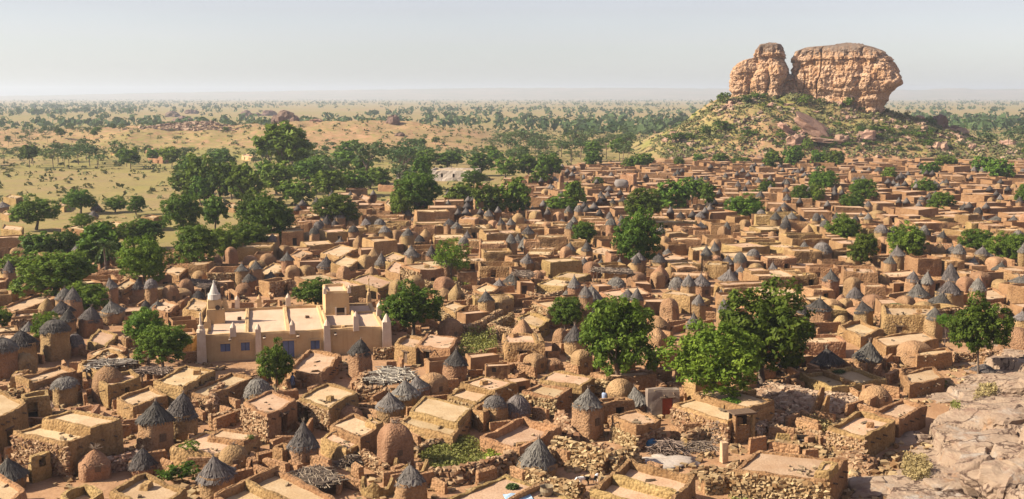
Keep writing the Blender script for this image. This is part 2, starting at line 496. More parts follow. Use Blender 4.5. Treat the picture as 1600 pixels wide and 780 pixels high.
def far_ridge():
    tab = np.array([(-100, 0.0), (60, 0.5), (250, 5), (420, 7), (600, 10), (760, 12), (1000, 12.5), (1130, 11), (1300, 11), (1430, 9), (1455, 10.5), (1500, 11.8), (1520, 10.2), (1580, 10.4), (1600, 12.2), (1700, 12), (1900, 9)], float)
    px = np.linspace(-100, 1900, 340)
    top = np.interp(px, tab[:, 0], tab[:, 1]) + (fbm(xyz(px / 35.0, px * 0), 3, 8) - 0.5) * 1.0
    cols = []
    for k, (Y, f) in enumerate([(6900, 0), (7600, 0.35), (8200, 0.72), (8450, 0.98), (8700, 1.0), (9400, 0.9)]):
        zz = (CAMH + (top - 0.0) * 8600 / FPX) * f
        zz = np.maximum(zz, 0) + f * (fbm(xyz(px / 12.0, px * 0 + k), 3, 4) - 0.5) * 8 - (2 if f == 0 else 0)
        cols.append(np.stack([(px - 800) / FPX * Y, np.full_like(px, Y), zz], 1))
    V = np.concatenate(cols)
    n = len(px)
    I = np.arange(len(V)).reshape(-1, n)
    Q = np.stack([I[:-1, :-1], I[:-1, 1:], I[1:, 1:], I[1:, :-1]], -1).reshape(-1, 4)
    m = earth_mat('far_ridge_scrub', (0.22, 0.20, 0.12), (0.30, 0.24, 0.16), (0.12, 0.13, 0.07), 0.004, 0.03, 0.0, 0.1)
    o = mobj('distant_hills', np_mesh('distant_hills', V, Q, m, True))
    o['kind'] = 'structure'; o['label'] = 'low bluish plateau along the horizon'
far_ridge()

def haze():
    mb = MB(); mb.box((0, 4000, 51), (24000, 13200, 118))
    m = bpy.data.materials.new('haze_air'); m.use_nodes = True
    nt = m.node_tree; nt.nodes.clear()
    out = nt.nodes.new('ShaderNodeOutputMaterial'); v = nt.nodes.new('ShaderNodeVolumePrincipled')
    v.inputs['Density'].default_value = 0.00015
    v.inputs['Color'].default_value = (0.86, 0.92, 1.0, 1)
    v.inputs['Anisotropy'].default_value = 0.2
    nt.links.new(v.outputs[0], out.inputs['Volume'])
    o = mb.build('haze', m)
    o['kind'] = 'stuff'; o['label'] = 'pale dusty haze over the plain'
haze()

# ------------------------------------------------------------------ sandstone butte
def cliff_mat():
    m, nt, b = new_mat('butte_sandstone')
    P = wpos(nt)
    sc = N(nt, 'ShaderNodeMapping'); sc.inputs['Scale'].default_value = (0.6, 0.6, 0.8); nt.links.new(P, sc.inputs['Vector'])
    c = mixc(nt, noise_fac(nt, 0.28, 5, 0.36, 0.64, sc.outputs[0], 0.65), (0.42, 0.24, 0.125), (0.52, 0.345, 0.225))
    c = mixc(nt, noise_fac(nt, 0.5, 5, 0.52, 0.66, sc.outputs[0], 0.7), c, (0.30, 0.145, 0.065))
    sv = N(nt, 'ShaderNodeMapping'); sv.inputs['Scale'].default_value = (1.0, 1.0, 0.12); nt.links.new(P, sv.inputs['Vector'])
    c = mixc(nt, noise_fac(nt, 0.45, 4, 0.55, 0.75, sv.outputs[0], 0.7), c, (0.40, 0.23, 0.13))
    a = N(nt, 'ShaderNodeAttribute', attribute_name='tint')
    ad = N(nt, 'ShaderNodeMath', operation='MULTIPLY_ADD'); nt.links.new(noise_fac(nt, 0.6, 5, 0.3, 0.7, P, 0.7), ad.inputs[0]); ad.inputs[1].default_value = 0.9
    nt.links.new(a.outputs['Fac'], ad.inputs[2])
    mr = N(nt, 'ShaderNodeMapRange'); mr.inputs['From Min'].default_value = 0.75; mr.inputs['From Max'].default_value = 1.15; nt.links.new(ad.outputs[0], mr.inputs['Value'])
    c = mixc(nt, mr.outputs[0], c, (0.19, 0.135, 0.10))
    vo = N(nt, 'ShaderNodeTexVoronoi', i_Scale=0.22); vo.feature = 'DISTANCE_TO_EDGE'
    wv = N(nt, 'ShaderNodeVectorMath', operation='ADD'); nz_ = N(nt, 'ShaderNodeTexNoise', i_Scale=0.4, i_Detail=4.0); nt.links.new(P, nz_.inputs['Vector']); vs_ = N(nt, 'ShaderNodeVectorMath', operation='SCALE'); vs_.inputs['Scale'].default_value = 2.2; nt.links.new(nz_.outputs['Color'], vs_.inputs[0]); nt.links.new(P, wv.inputs[0]); nt.links.new(vs_.outputs[0], wv.inputs[1]); nt.links.new(wv.outputs[0], vo.inputs['Vector'])
    ck = N(nt, 'ShaderNodeMapRange'); ck.inputs['From Min'].default_value = 0.0; ck.inputs['From Max'].default_value = 0.035; ck.inputs['To Min'].default_value = 1; ck.inputs['To Max'].default_value = 0; nt.links.new(vo.outputs['Distance'], ck.inputs['Value'])
    c = mixc(nt, ck.outputs[0], c, (0.17, 0.085, 0.045))
    nt.links.new(c, b.inputs['Base Color'])
    h = N(nt, 'ShaderNodeTexNoise', i_Scale=1.3, i_Detail=6.0, i_Roughness=0.75); nt.links.new(P, h.inputs['Vector'])
    bump(nt, b, h.outputs['Fac'], 0.9, 0.5)
    return m
M_CLIFF = cliff_mat()
def cliff_block(name, rows, Y0, depth, rot, parent, seed, na=460, nl=130, crack=1.0, slant=0.0):
    """rows: (y px, left px, right px) of the silhouette, top first; depth = half depth in metres"""
    k = Y0 / (FPX * CP)
    zs = np.array([z_at(800, r[0], Y0) for r in rows])[::-1]
    xl = np.array([(r[1] - 800) * k for r in rows])[::-1]; xr = np.array([(r[2] - 800) * k for r in rows])[::-1]
    z = np.linspace(zs[0], zs[-1], nl)
    L_, R_ = np.interp(z, zs, xl), np.interp(z, zs, xr)
    cx, a = (L_ + R_) / 2, (R_ - L_) / 2
    amax = a.max()
    b = depth * (0.45 + 0.55 * a / amax)
    ex = 2 / 6.0
    fa = np.linspace(0, 2 * math.pi, 8000)
    fx = amax * np.sign(np.cos(fa)) * np.abs(np.cos(fa)) ** ex; fy = depth * np.sign(np.sin(fa)) * np.abs(np.sin(fa)) ** ex
    al = np.concatenate([[0], np.cumsum(np.hypot(np.diff(fx), np.diff(fy)))])
    an = np.interp(np.linspace(0, al[-1], na, endpoint=False), al, fa)      # even steps round the outline
    ca, sa = np.cos(an), np.sin(an)
    ux = np.sign(ca) * np.abs(ca) ** ex; uy = np.sign(sa) * np.abs(sa) ** ex
    X = a[:, None] * ux[None] ; Yv = b[:, None] * uy[None]
    Yv = Yv + slant * X
    rx_ = (X * math.cos(rot) - Yv * math.sin(rot))
    X = X * (2 * a / np.maximum(rx_.max(1) - rx_.min(1), .1))[:, None] ; Yv = Yv * 0.94
    X = X + cx[:, None]; Z = np.repeat(z[:, None], na, 1)
    p = np.stack([X.ravel(), Yv.ravel(), Z.ravel()], 1)
    nx = np.tile(np.sign(ca) * np.abs(ca) ** 2, nl); ny = np.tile(np.sign(sa) * np.abs(sa) ** .6, nl)
    low = (fbm(p * np.array([0.12, 0.12, 0.03]), 3, seed) - 0.5) * 3.0
    cell = fbm(np.floor(p * np.array([0.35, 0.35, 0.42]) + (fbm(p * 0.3, 2, seed + 5)[:, None] - .5) * 2.0) * 0.77, 2, seed + 7) - 0.5
    zz = p[:, 2] + (fbm(p * 0.12, 2, seed + 3) - 0.5) * 3.0
    strat = (vn(np.stack([zz * 0.38, zz * 0, p[:, 0] * 0.04], 1), seed + 1) - 0.5) * 2.0 + (vn(np.stack([zz * 1.5, zz * 0, p[:, 0] * 0.06], 1), seed + 2) - 0.5) * 0.6
    fl = np.abs(fbm(p * np.array([0.36, 0.36, 0.045]), 3, seed + 11) - 0.5) * -3.8 + 0.5
    fine = (fbm(p * 1.0, 4, seed + 13, 0.6) - 0.5) * 1.9
    d = low + 2.1 * cell * crack + np.where(p[:, 2] > zs[0] + .80 * (zs[-1] - zs[0]) + (fbm(p * .15, 2, seed + 8) - .5) * 3, .9, 0) + strat + fl * 0.9 + fine
    cx_ = vn(np.stack([p[:, 0] * .16 + (fbm(p * .15, 2, seed + 31) - .5) * .8, p[:, 1] * .16, zz * .015], 1), seed + 30)
    d = d - 1.8 * np.clip(1 - np.abs(cx_ - .5) / .03, 0, 1)
    taper = np.repeat(np.clip((z[-1] - z) / 3.0, 0.15, 1), na)
    p[:, 0] += nx * d * taper * 0.75; p[:, 1] += ny * d * taper
    topf = np.repeat(np.clip((z - (z[-1] - 0.24 * (z[-1] - z[0]))) / (0.24 * (z[-1] - z[0])), 0, 1), na)
    # cap
    rings = [p]
    tints = [topf * 0.95 + (fbm(p * 0.2, 3, seed + 20) - 0.5) * 0.3]
    lastc = p[-na:].mean(0)
    for s in (0.85, 0.66, 0.45, 0.22, 0.02):
        q = lastc + (p[-na:] - lastc) * s
        q[:, 2] = p[-na:, 2] + (1 - s) * 0.9 + (fbm(q * 0.5, 3, seed + 9) - 0.5) * 2.0
        rings.append(q); tints.append(np.full(na, 0.8))
    V = np.concatenate(rings)
    nrow = len(V) // na
    cyw = Y0
    ctr = np.array([V[:, 0].mean(), 0, 0])
    c_, s_ = math.cos(rot), math.sin(rot)
    dx = V[:, 0] - ctr[0]
    V = np.stack([ctr[0] + dx * c_ - V[:, 1] * s_, cyw + dx * s_ + V[:, 1] * c_, V[:, 2]], 1)
    I = np.arange(len(V)).reshape(nrow, na)
    J = np.roll(I, -1, 1)
    Q = np.stack([I[:-1], J[:-1], J[1:], I[1:]], -1).reshape(-1, 4)
    return mobj(name, np_mesh(name, V - np.array(parent.location)[None], Q, M_CLIFF, False, np.concatenate(tints)), parent)
bt = empty('sandstone_butte', (141, 500, 0))
tag(bt, 'tall orange sandstone butte on a green rocky mound beyond the village', 'rock formation')
MAINR = [(71, 1292, 1356), (74, 1252, 1368), (80, 1240, 1380), (95, 1233, 1392), (110, 1230, 1405), (122, 1232, 1412), (131, 1236, 1410), (140, 1238, 1400), (150, 1240, 1392), (162, 1243, 1387), (176, 1250, 1384), (192, 1255, 1384)]
cliff_block('main_cliff', [(y_, l_ - 4, r_ - 15) for y_, l_, r_ in MAINR], 500, 15, math.radians(-26), bt, 60)
PINR = [(70, 1184, 1214), (76, 1181, 1216), (83, 1178, 1215), (91, 1173, 1219), (94, 1160, 1220), (99, 1152, 1221), (107, 1143, 1223), (120, 1141, 1223), (133, 1142, 1221), (146, 1144, 1217), (165, 1146, 1215)]
cliff_block('left_pinnacle', [(y_, l_ - 8, r_ - 3) for y_, l_, r_ in PINR], 503, 9, math.radians(-22), bt, 90, 300, 110)
cliff_block('leaning_slab', [(118, 1217, 1232), (126, 1212, 1234), (140, 1209, 1240), (152, 1206, 1246), (170, 1202, 1250)], 500, 4.5, math.radians(-20), bt, 130, 80, 40, 0.6)

# ------------------------------------------------------------------ rock slope in the lower right corner
def rock_mat():
    m, nt, b = new_mat('pink_sandstone')
    P = wpos(nt)
    mp = N(nt, 'ShaderNodeMapping'); mp.inputs['Scale'].default_value = (0.7, 0.35, 2.2); mp.inputs['Rotation'].default_value = (0.1, 0.25, 0.5); nt.links.new(P, mp.inputs['Vector'])
    c = mixc(nt, noise_fac(nt, 0.30, 6, 0.34, 0.66, P, 0.65), (0.275, 0.19, 0.13), (0.36, 0.26, 0.18))
    c = mixc(nt, noise_fac(nt, 1.4, 6, 0.50, 0.68, mp.outputs[0], 0.75), c, (0.20, 0.12, 0.085))
    c = mixc(nt, noise_fac(nt, 0.22, 5, 0.56, 0.68, P, 0.7), c, (0.35, 0.30, 0.25))
    c = mixc(nt, noise_fac(nt, 0.5, 5, 0.60, 0.70, P, 0.7), c, (0.36, 0.205, 0.11))
    c = mixc(nt, noise_fac(nt, 5.0, 5, 0.60, 0.76, P, 0.8), c, (0.20, 0.135, 0.11))
    mc = N(nt, 'ShaderNodeMapping'); mc.inputs['Scale'].default_value = (0.09, 0.24, 0.3); mc.inputs['Rotation'].default_value = (0, 0, 0.6); nt.links.new(P, mc.inputs['Vector'])
    nz_ = N(nt, 'ShaderNodeTexNoise', i_Scale=0.9, i_Detail=5.0); nt.links.new(P, nz_.inputs['Vector']); vs_ = N(nt, 'ShaderNodeVectorMath', operation='SCALE'); vs_.inputs['Scale'].default_value = 0.55; nt.links.new(nz_.outputs['Color'], vs_.inputs[0])
    wv = N(nt, 'ShaderNodeVectorMath', operation='ADD'); nt.links.new(mc.outputs[0], wv.inputs[0]); nt.links.new(vs_.outputs[0], wv.inputs[1])
    vo = N(nt, 'ShaderNodeTexVoronoi', i_Scale=1.0); vo.feature = 'DISTANCE_TO_EDGE'; nt.links.new(wv.outputs[0], vo.inputs['Vector'])
    ck = N(nt, 'ShaderNodeMapRange'); ck.inputs['From Min'].default_value = 0.004; ck.inputs['From Max'].default_value = 0.03; ck.inputs['To Min'].default_value = 1; ck.inputs['To Max'].default_value = 0; nt.links.new(vo.outputs['Distance'], ck.inputs['Value'])
    c = mixc(nt, ck.outputs[0], c, (0.09, 0.055, 0.04))
    nt.links.new(c, b.inputs['Base Color'])
    h = N(nt, 'ShaderNodeTexNoise', i_Scale=1.8, i_Detail=9.0, i_Roughness=0.72); nt.links.new(mp.outputs[0], h.inputs['Vector'])
    bump(nt, b, h.outputs['Fac'], 0.8, 0.25)
    return m
M_ROCK = rock_mat()
SLA, SLB = g(1474, 598), g(1298, 800)
def slope_side(x, y):                          # metres inside the rock, east of its edge
    dx, dy = SLA.x - SLB.x, SLA.y - SLB.y
    L = math.hypot(dx, dy)
    return ((np.asarray(x) - SLB.x) * dy - (np.asarray(y) - SLB.y) * dx) / L
def slope_z(x, y):
    p = xyz(x, y)
    s = slope_side(x, y) + (fbm(p / 6.0, 3, 71) - 0.5) * 6.0
    base = np.where(s > 0, 0.30 * s, 0.9 * s)
    # bedding planes: long tilted treads with short broken risers
    along = x * 0.8 - y * 0.6; acr = x * 0.6 + y * 0.8
    w = fbm(np.stack([along / 16.0, acr / 7.0, along * 0], 1), 3, 73)
    st = 1.7
    q = base / st + w * 2.6
    fr = q - np.floor(q)
    terr = (np.floor(q) + 0.25 * fr + 0.75 * sstep((fr - 0.93) / 0.07) - w * 2.6) * st
    z = 0.2 * base + 0.8 * terr
    pr = np.stack([along * 0.10, acr * 0.22, along * 0], 1) + (fbm(p / 4.0, 2, 77)[:, None] - 0.5) * 0.35
    c1 = np.abs(vn(pr * 0.9, 80) - 0.5); c2 = np.abs(vn(pr * np.array([1.5, 1.3, 1]) + 5, 81) - 0.5)
    z = z - 0.75 * np.clip(1 - c1 / 0.020, 0, 1) - 0.45 * np.clip(1 - c2 / 0.020, 0, 1)
    z = z + (fbm(np.stack([along / 3.0, acr / 1.1, along * 0], 1), 5, 83, 0.6) - 0.5) * 0.55 + (fbm(p / 14, 2, 85) - 0.5) * 1.6
    return z
def make_slope():
    nx, ny = 330, 430
    X, Y = np.meshgrid(np.linspace(14, 74, nx), np.linspace(38, 124, ny), indexing='ij')
    x, y = X.ravel(), Y.ravel()
    z = slope_z(x, y)
    V = np.stack([x, y, np.maximum(z, -1.5)], 1)
    I = np.arange(nx * ny).reshape(nx, ny)
    Q = np.stack([I[:-1, :-1], I[1:, :-1], I[1:, 1:], I[:-1, 1:]], -1).reshape(-1, 4)
    keep = V[Q, 2].max(1) > -1.4
    o = mobj('rock_slope', np_mesh('rock_slope', V, Q[keep], M_ROCK, False))
    o['kind'] = 'structure'; o['label'] = 'pale pink sandstone bedrock rising at the lower right'
make_slope()
def gs(px, py):                                # pixel -> point on the rock slope
    d = ray(px, py)
    Y = np.linspace(40, 130, 1600)
    x = d.x / d.y * Y; zr = CAMH + d.z / d.y * Y
    zt = np.maximum(slope_z(x, Y), 0)
    k = np.nonzero(zr <= zt)[0]
    k = k[0] if len(k) else 0
    return Vector((x[k], Y[k], zt[k]))

def blob_mesh(name, mat, seed, sx=1, sy=1, sz=1, n=14, m=9, rough=0.35, flat=True, blocky=0.5):
    th = np.linspace(0, 2 * math.pi, n, endpoint=False); ph = np.linspace(-math.pi / 2, math.pi / 2, m)
    T, Pp = np.meshgrid(th, ph, indexing='xy')
    d = np.stack([np.cos(Pp) * np.cos(T), np.cos(Pp) * np.sin(T), np.sin(Pp)], -1).reshape(-1, 3)
    cube = d / np.abs(d).max(1)[:, None]
    p = d * (1 - blocky) + cube * blocky * 0.85
    r = 1 + (fbm(d * 1.1 + 3, 3, seed) - 0.5) * rough * 2.4 + (fbm(np.floor(d * 2.2) + 4, 1, seed + 3) - 0.5) * rough
    V = p * r[:, None] * np.array([sx, sy, sz])
    I = np.arange(n * m).reshape(m, n); J = np.roll(I, -1, 1)
    Q = np.stack([I[:-1], J[:-1], J[1:], I[1:]], -1).reshape(-1, 4)
    return np_mesh(name, V, Q, mat, not flat, NPR.uniform(0, 1) * np.ones(len(V)))
M_BOULDER = earth_mat('boulder_rock', (0.40, 0.25, 0.17), (0.32, 0.19, 0.13), (0.20, 0.13, 0.10), 0.7, 3.0, 0.7, 0.2, 0.8, 1.15, 0.01)
M_BOULDERDARK = earth_mat('dark_boulder_rock', (0.20, 0.125, 0.095), (0.15, 0.095, 0.075), (0.10, 0.07, 0.055), 0.7, 3.0, 0.7, 0.2, 0.85, 1.15, 0.01)
BOULD = [blob_mesh('boulder', M_BOULDER, 200 + i, 1, 0.8, 0.7, 14, 9, 0.4, True, 0.6) for i in range(4)]
BOULDD = [blob_mesh('boulder', M_BOULDERDARK, 300 + i, 1, 0.8, 0.7, 14, 9, 0.4, True, 0.6) for i in range(3)]
SLABM = [blob_mesh('slab', M_BOULDER, 400 + i, 1, 0.5, 0.22, 16, 8, 0.3, True, 0.8) for i in range(3)]
# slabs lying on the slope: (px, py, width px, thickness m, turn, tilt)
for i, (px, py, w, th, rz, tl, lab) in enumerate([
        (1385, 770, 118, 1.5, -0.25, 0.10, 'broad flat sandstone slab jutting out at the foot of the slope'),
        (1492, 762, 85, 1.0, 0.15, 0.06, 'long low sandstone ledge beside the dry grass clump'),
        (1585, 745, 120, 2.2, 0.35, 0.2, 'big tilted sandstone block cut by the right photo edge'),
        (1418, 690, 70, 0.8, 0.2, 0.12, 'pinkish slab ending against the flat roofed house'),
        (1540, 690, 110, 0.9, -0.1, 0.1, 'wide cracked sandstone slab halfway up the slope'),
        (1580, 655, 80, 1.4, 0.3, 0.12, 'pale grey sandstone hump near the right photo edge'),
        (1485, 625, 75, 0.8, 0.1, 0.05, 'thin sandstone shelf along the top of the slope'),
        (1590, 608, 50, 1.0, -0.2, 0.1, 'shadowed sandstone block on the crest of the slope')]):
    P = gs(px, py)
    s = mpp(P) * w / 2
    me = blob_mesh('flat_boulder', M_ROCK, 500 + i * 3, 1, 0.62, 1, 40, 16, 0.22, True, 0.78)
    o = mobj('flat_boulder', me, None, (P.x, P.y, P.z - th * 0.25), (s, s, th * 0.75))
    o.rotation_euler = (tl, -tl, rz)
    tag(o, lab, 'rock slab', 'sandstone slabs on the slope')
# ------------------------------------------------------------------ trees
def leaf_quads(C, size, ndir, spread, seed):
    """C (n,3) leaf centres, outward directions ndir; one bent-looking quad each"""
    r = np.random.RandomState(seed)
    n = len(C)
    nn = ndir + r.normal(0, spread, (n, 3))
    nn /= np.linalg.norm(nn, axis=1)[:, None] + 1e-9
    t = np.cross(nn, r.normal(0, 1, (n, 3))); t /= np.linalg.norm(t, axis=1)[:, None] + 1e-9
    b = np.cross(nn, t)
    L = (size * r.uniform(0.7, 1.35, n))[:, None]; W = L * r.uniform(0.42, 0.62, (n, 1))
    V = np.stack([C - t * L, C - b * W + nn * W * 0.25, C + t * L, C + b * W - nn * W * 0.1], 1).reshape(-1, 3)
    Q = np.arange(4 * n, dtype=np.int32).reshape(-1, 4)
    return V, Q
def crown_proto(seed, lobes, tufts, leaves, lsize, tuft_r, mat, flat=1.0, loose=0.0, lobe_r=(0.30, 0.46), under=0.55, shape='round'):
    """a crown of radius 1: lobes spread through it, leafy tufts over each lobe, gaps between"""
    r = np.random.RandomState(seed)
    LC, LR = [], []
    for k in range(lobes):
        for _ in range(60):
            d = r.normal(0, 1, 3); d /= np.linalg.norm(d)
            if shape == 'umbrella': d[2] = abs(d[2]) * 0.6 + 0.05
            elif d[2] < -under: continue
            rr = r.uniform(*lobe_r)
            p = d * (1 - rr) * r.uniform(0.72, 1.0)
            if all(np.linalg.norm(p - q) > 0.55 * (rr + s) for q, s in zip(LC, LR)): break
        LC.append(p); LR.append(rr)
    if shape == 'round':
        LC.append(np.array([0, 0, 0.0])); LR.append(0.62)
    C, D, T = [], [], []
    for p, rr in zip(LC, LR):
        for k in range(tufts):
            d = r.normal(0, 1, 3); d /= np.linalg.norm(d)
            if d[2] < -0.8: continue
            tc = p + d * rr * r.uniform(0.80, 1.05)
            tr = tuft_r * r.uniform(0.65, 1.35)
            q = r.normal(0, 1, (leaves, 3)); q /= np.linalg.norm(q, axis=1)[:, None]
            q *= (r.uniform(0, 1, leaves) ** 0.4)[:, None]
            C.append(tc + q * tr * np.array([1, 1, 0.8])); D.append(q * 0.8 + d * 0.5 + np.array([0, 0, 0.35]))
            T.append(np.full(leaves, r.uniform(0, 1)) * 0.6 + r.uniform(0, 0.4, leaves))
    C = np.concatenate(C); D = np.concatenate(D); T = np.concatenate(T)
    V, Q = leaf_quads(C, lsize, D, 0.45 + loose, seed + 1)
    # twigs carrying the lobes stay with the crown
    V[:, 2] *= flat
    return np_mesh('crown', V, Q, mat, False, np.repeat(T, 4))
def trunk_proto(seed, fork=0.45, limbs=5, lean=0.1, r0=0.055, spread=0.55):
    rr = random.Random(seed)
    mb = MB()
    top = Vector((rr.uniform(-lean, lean), rr.uniform(-lean, lean), fork))
    mb.tube([(0, 0, -0.06), (0.01, 0, 0.02), tuple(top * 0.5), tuple(top)], [r0 * 1.7, r0 * 1.15, r0 * 0.9, r0 * 0.8], 8)
    for k in range(limbs):
        a = 2 * math.pi * k / limbs + rr.uniform(-0.4, 0.4)
        e = top + Vector((math.cos(a) * spread * rr.uniform(0.6, 1), math.sin(a) * spread * rr.uniform(0.6, 1), (1.12 - fork) * rr.uniform(0.7, 1)))
        m = top.lerp(e, 0.45) + Vector((0, 0, 0.05))
        mb.tube([tuple(top - Vector((0, 0, 0.02))), tuple(m), tuple(e)], [r0 * 0.6, r0 * 0.4, r0 * 0.15], 5)
        e2 = m + Vector((math.cos(a + 0.9) * 0.25, math.sin(a + 0.9) * 0.25, 0.3))
        mb.tube([tuple(m), tuple(e2)], [r0 * 0.3, r0 * 0.1], 4)
    return mb.mesh('trunk', M_BARK, True)
CROWN = {
    'neem': [crown_proto(11 + i, 13, 26, 38, 0.043, 0.125, M_LEAF, 1.0, 0, (0.34, 0.5), 0.8) for i in range(4)],
    'lime': [crown_proto(31 + i, 13, 25, 38, 0.040, 0.13, M_LEAFLIGHT, 1.0, 0.2, (0.33, 0.48), 0.8) for i in range(2)],
    'pale': [crown_proto(41 + i, 12, 20, 22, 0.042, 0.15, M_LEAFLIGHT, 1.0, 0.4, (0.3, 0.46), 0.7) for i in range(1)],
    'far': [crown_proto(51 + i, 10, 14, 14, 0.10, 0.16, M_LEAF, 1.0, 0, (0.36, 0.5), 0.8) for i in range(4)],
    'dry': [crown_proto(61 + i, 7, 8, 10, 0.085, 0.15, M_LEAFDRY, 1.0, 0.2, (0.24, 0.40), 0.15) for i in range(5)],
    'acacia': [crown_proto(71 + i, 7, 7, 9, 0.085, 0.13, M_LEAFDRY, 0.8, 0.2, (0.2, 0.34), 0.3, 'umbrella') for i in range(3)],
    'bush': [crown_proto(81 + i, 6, 8, 12, 0.10, 0.2, M_LEAF, 0.9, 0.3) for i in range(3)],
    'drybush': [crown_proto(91 + i, 6, 7, 9, 0.10, 0.18, M_LEAFDRY, 0.9, 0.3) for i in range(3)],
}
TRUNK = [trunk_proto(5 + i) for i in range(4)]
TRUNKTHIN = [trunk_proto(15 + i, 0.5, 4, 0.12, 0.032, 0.5) for i in range(3)]
TREES_XY = []                                  # (x, y, r) ground kept clear of houses
def tree(px, yt, yb, w, ybase=None, kindn='neem', i=0, label=None, desc=None, cat='tree', group='trees among the houses', name='leafy_tree', lean=None, trunk=None, thin=False, P=None):
    ybase = ybase if ybase is not None else yb + max(2, 0.10 * (yb - yt))
    P = P or gt(px, ybase)
    s = mpp(P)
    rx = w / 2 * s * 1.06
    zc = z_at(px, (yt + yb) / 2, P.y)
    rz = (yb - yt) / 2 * s * 1.08
    root = empty(name, (P.x, P.y, P.z))
    cs = CROWN[kindn]
    h = max(zc - P.z, rz * 0.4)
    c = mobj('crown', cs[i % len(cs)], root, (0, 0, h), (rx, rx * 0.95, rz), RNG.uniform(0, 6.28))
    tr = (TRUNKTHIN if thin else TRUNK)
    hh = h + rz * 0.15
    k = hh * (0.9 if not thin else 1.0)
    t = mobj('trunk', tr[i % len(tr)], root, (0, 0, 0), (max(rx * 1.05, 0.5 * k), max(rx * 1.05, 0.5 * k), hh), RNG.uniform(0, 6.28))
    if lean:
        root.rotation_euler = lean
    TREES_XY.append((P.x, P.y, max(0.7, rx * 0.25)))
    pxc = (px, (yt + yb) / 2)
    if label: tag(root, label, cat, group)
    else: auto(root, desc or 'dense dark green leafy tree', cat, group, pxc)
    return root
T_ = tree
T_(1112, 498, 626, 152, 650, 'lime', 0, 'big lime green tree with feathery foliage right of centre foreground')
T_(1189, 434, 588, 164, 600, 'neem', 0, 'largest mid green tree, bare trunk showing, behind the lime green one')
T_(968, 463, 598, 128, 606, 'neem', 1, 'round dark bushy tree standing above the pear-shaped granary')
T_(645, 440, 516, 98, 536, 'neem', 2, 'round dark green tree with visible trunk at right end of mosque')
T_(706, 371, 428, 64, 444, 'pale', 0, 'airy pale green tree on its own behind the mosque tower')
T_(885, 462, 514, 60, 524, 'neem', 3, 'small round tree left of the big dark bushy one')
T_(232, 482, 545, 66, 570, 'neem', 3, 'upper lobe tree of the leafy pair left of the mosque')
T_(256, 508, 570, 88, 586, 'neem', 1, 'lower spreading tree of the leafy pair left of the mosque')
T_(431, 531, 605, 56, 612, 'neem', 2, 'small upright tree in front of the blue mosque doorway', thin=True)
T_(495, 432, 476, 78, 484, 'neem', 0, 'low dark tree just behind the mosque roof parapet')
T_(1528, 464, 556, 88, 592, 'neem', 2, 'lone tree on thin leaning trunk at right above the slope', thin=True)
T_(1476, 491, 512, 30, 542, 'neem', 1, 'little thin-stemmed tree beside the long patterned house', thin=True)
T_(85, 394, 466, 122, 476, 'neem', 1, 'wide dark tree at the left edge above the thatched granaries')
T_(136, 440, 488, 78, 494, 'neem', 0, 'low rounded tree in front of the wide left edge tree')
T_(74, 484, 532, 44, 545, 'lime', 1, 'small bright green tree behind the tall left granary')
T_(2, 482, 512, 42, 518, 'neem', 2, 'dark tree cut off by the left photo edge')
T_(226, 366, 450, 78, 460, 'lime', 0, 'tall yellow green tree above the two-lobed pair at left')
T_(160, 352, 418, 66, 430, 'far', 0, 'dull dark tree behind the palm at left')
T_(104, 356, 402, 56, 408, 'neem', 2, 'dark tree above the wide left edge tree')
T_(208, 345, 388, 52, 392, 'neem', 3)
T_(308, 352, 420, 76, 428, 'neem', 1)
T_(350, 350, 404, 60, 408, 'neem', 0)
T_(390, 345, 390, 72, 398, 'neem', 2)
T_(996, 322, 414, 82, 424, 'neem', 0, 'tall full tree, lower one of the stacked central pair')
T_(1005, 292, 350, 66, 362, 'neem', 3, 'dark upper tree of the stacked central pair')
T_(912, 345, 383, 42, 387, 'neem', 1)
T_(1163, 303, 342, 62, 346, 'neem', 2)
T_(1050, 278, 330, 66, 336, 'far', 1); T_(1082, 276, 312, 44, 330, 'far', 2); T_(1105, 286, 322, 30, 340, 'far', 0)
T_(874, 303, 338, 56, 341, 'neem', 0); T_(896, 282, 324, 46, 330, 'far', 3)
T_(765, 283, 338, 56, 342, 'far', 1); T_(806, 275, 334, 58, 338, 'far', 2); T_(722, 286, 324, 56, 328, 'far', 0)
T_(651, 268, 338, 84, 342, 'neem', 1); T_(660, 244, 282, 40, 300, 'far', 3); T_(628, 290, 340, 44, 344, 'neem', 2)
T_(528, 302, 352, 80, 356, 'neem', 3); T_(418, 300, 376, 88, 380, 'neem', 0); T_(395, 300, 352, 52, 360, 'neem', 2)
T_(284, 303, 364, 68, 368, 'neem', 1); T_(297, 343, 367, 34, 369, 'lime', 1); T_(336, 307, 356, 46, 362, 'far', 0)
T_(57, 307, 352, 70, 360, 'neem', 2, 'wide round tree with short trunk in the left field'); T_(126, 296, 330, 52, 334, 'neem', 3); T_(180, 306, 330, 36, 332, 'neem', 0); T_(213, 306, 334, 30, 336, 'neem', 1)
T_(129, 333, 358, 34, 364, 'lime', 0, 'small pale green tree below the left field walls', thin=True)
T_(446, 193, 262, 92, 290, 'far', 0, 'huge dark spreading fig tree beyond the left houses'); T_(432, 250, 300, 60, 304, 'far', 1)
T_(312, 238, 304, 52, 310, 'far', 2); T_(346, 254, 314, 50, 318, 'far', 3); T_(384, 258, 318, 58, 322, 'far', 0); T_(362, 250, 290, 40, 312, 'far', 1)
T_(462, 280, 318, 62, 322, 'far', 2); T_(512, 265, 308, 60, 312, 'far', 3); T_(552, 262, 302, 56, 306, 'far', 1); T_(592, 262, 294, 46, 297, 'far', 0); T_(480, 250, 290, 50, 296, 'far', 3)
T_(575, 215, 268, 66, 282, 'dry', 0, 'tall open branching tree in the middle treeline', group='trees of the grassland', name='savanna_tree')
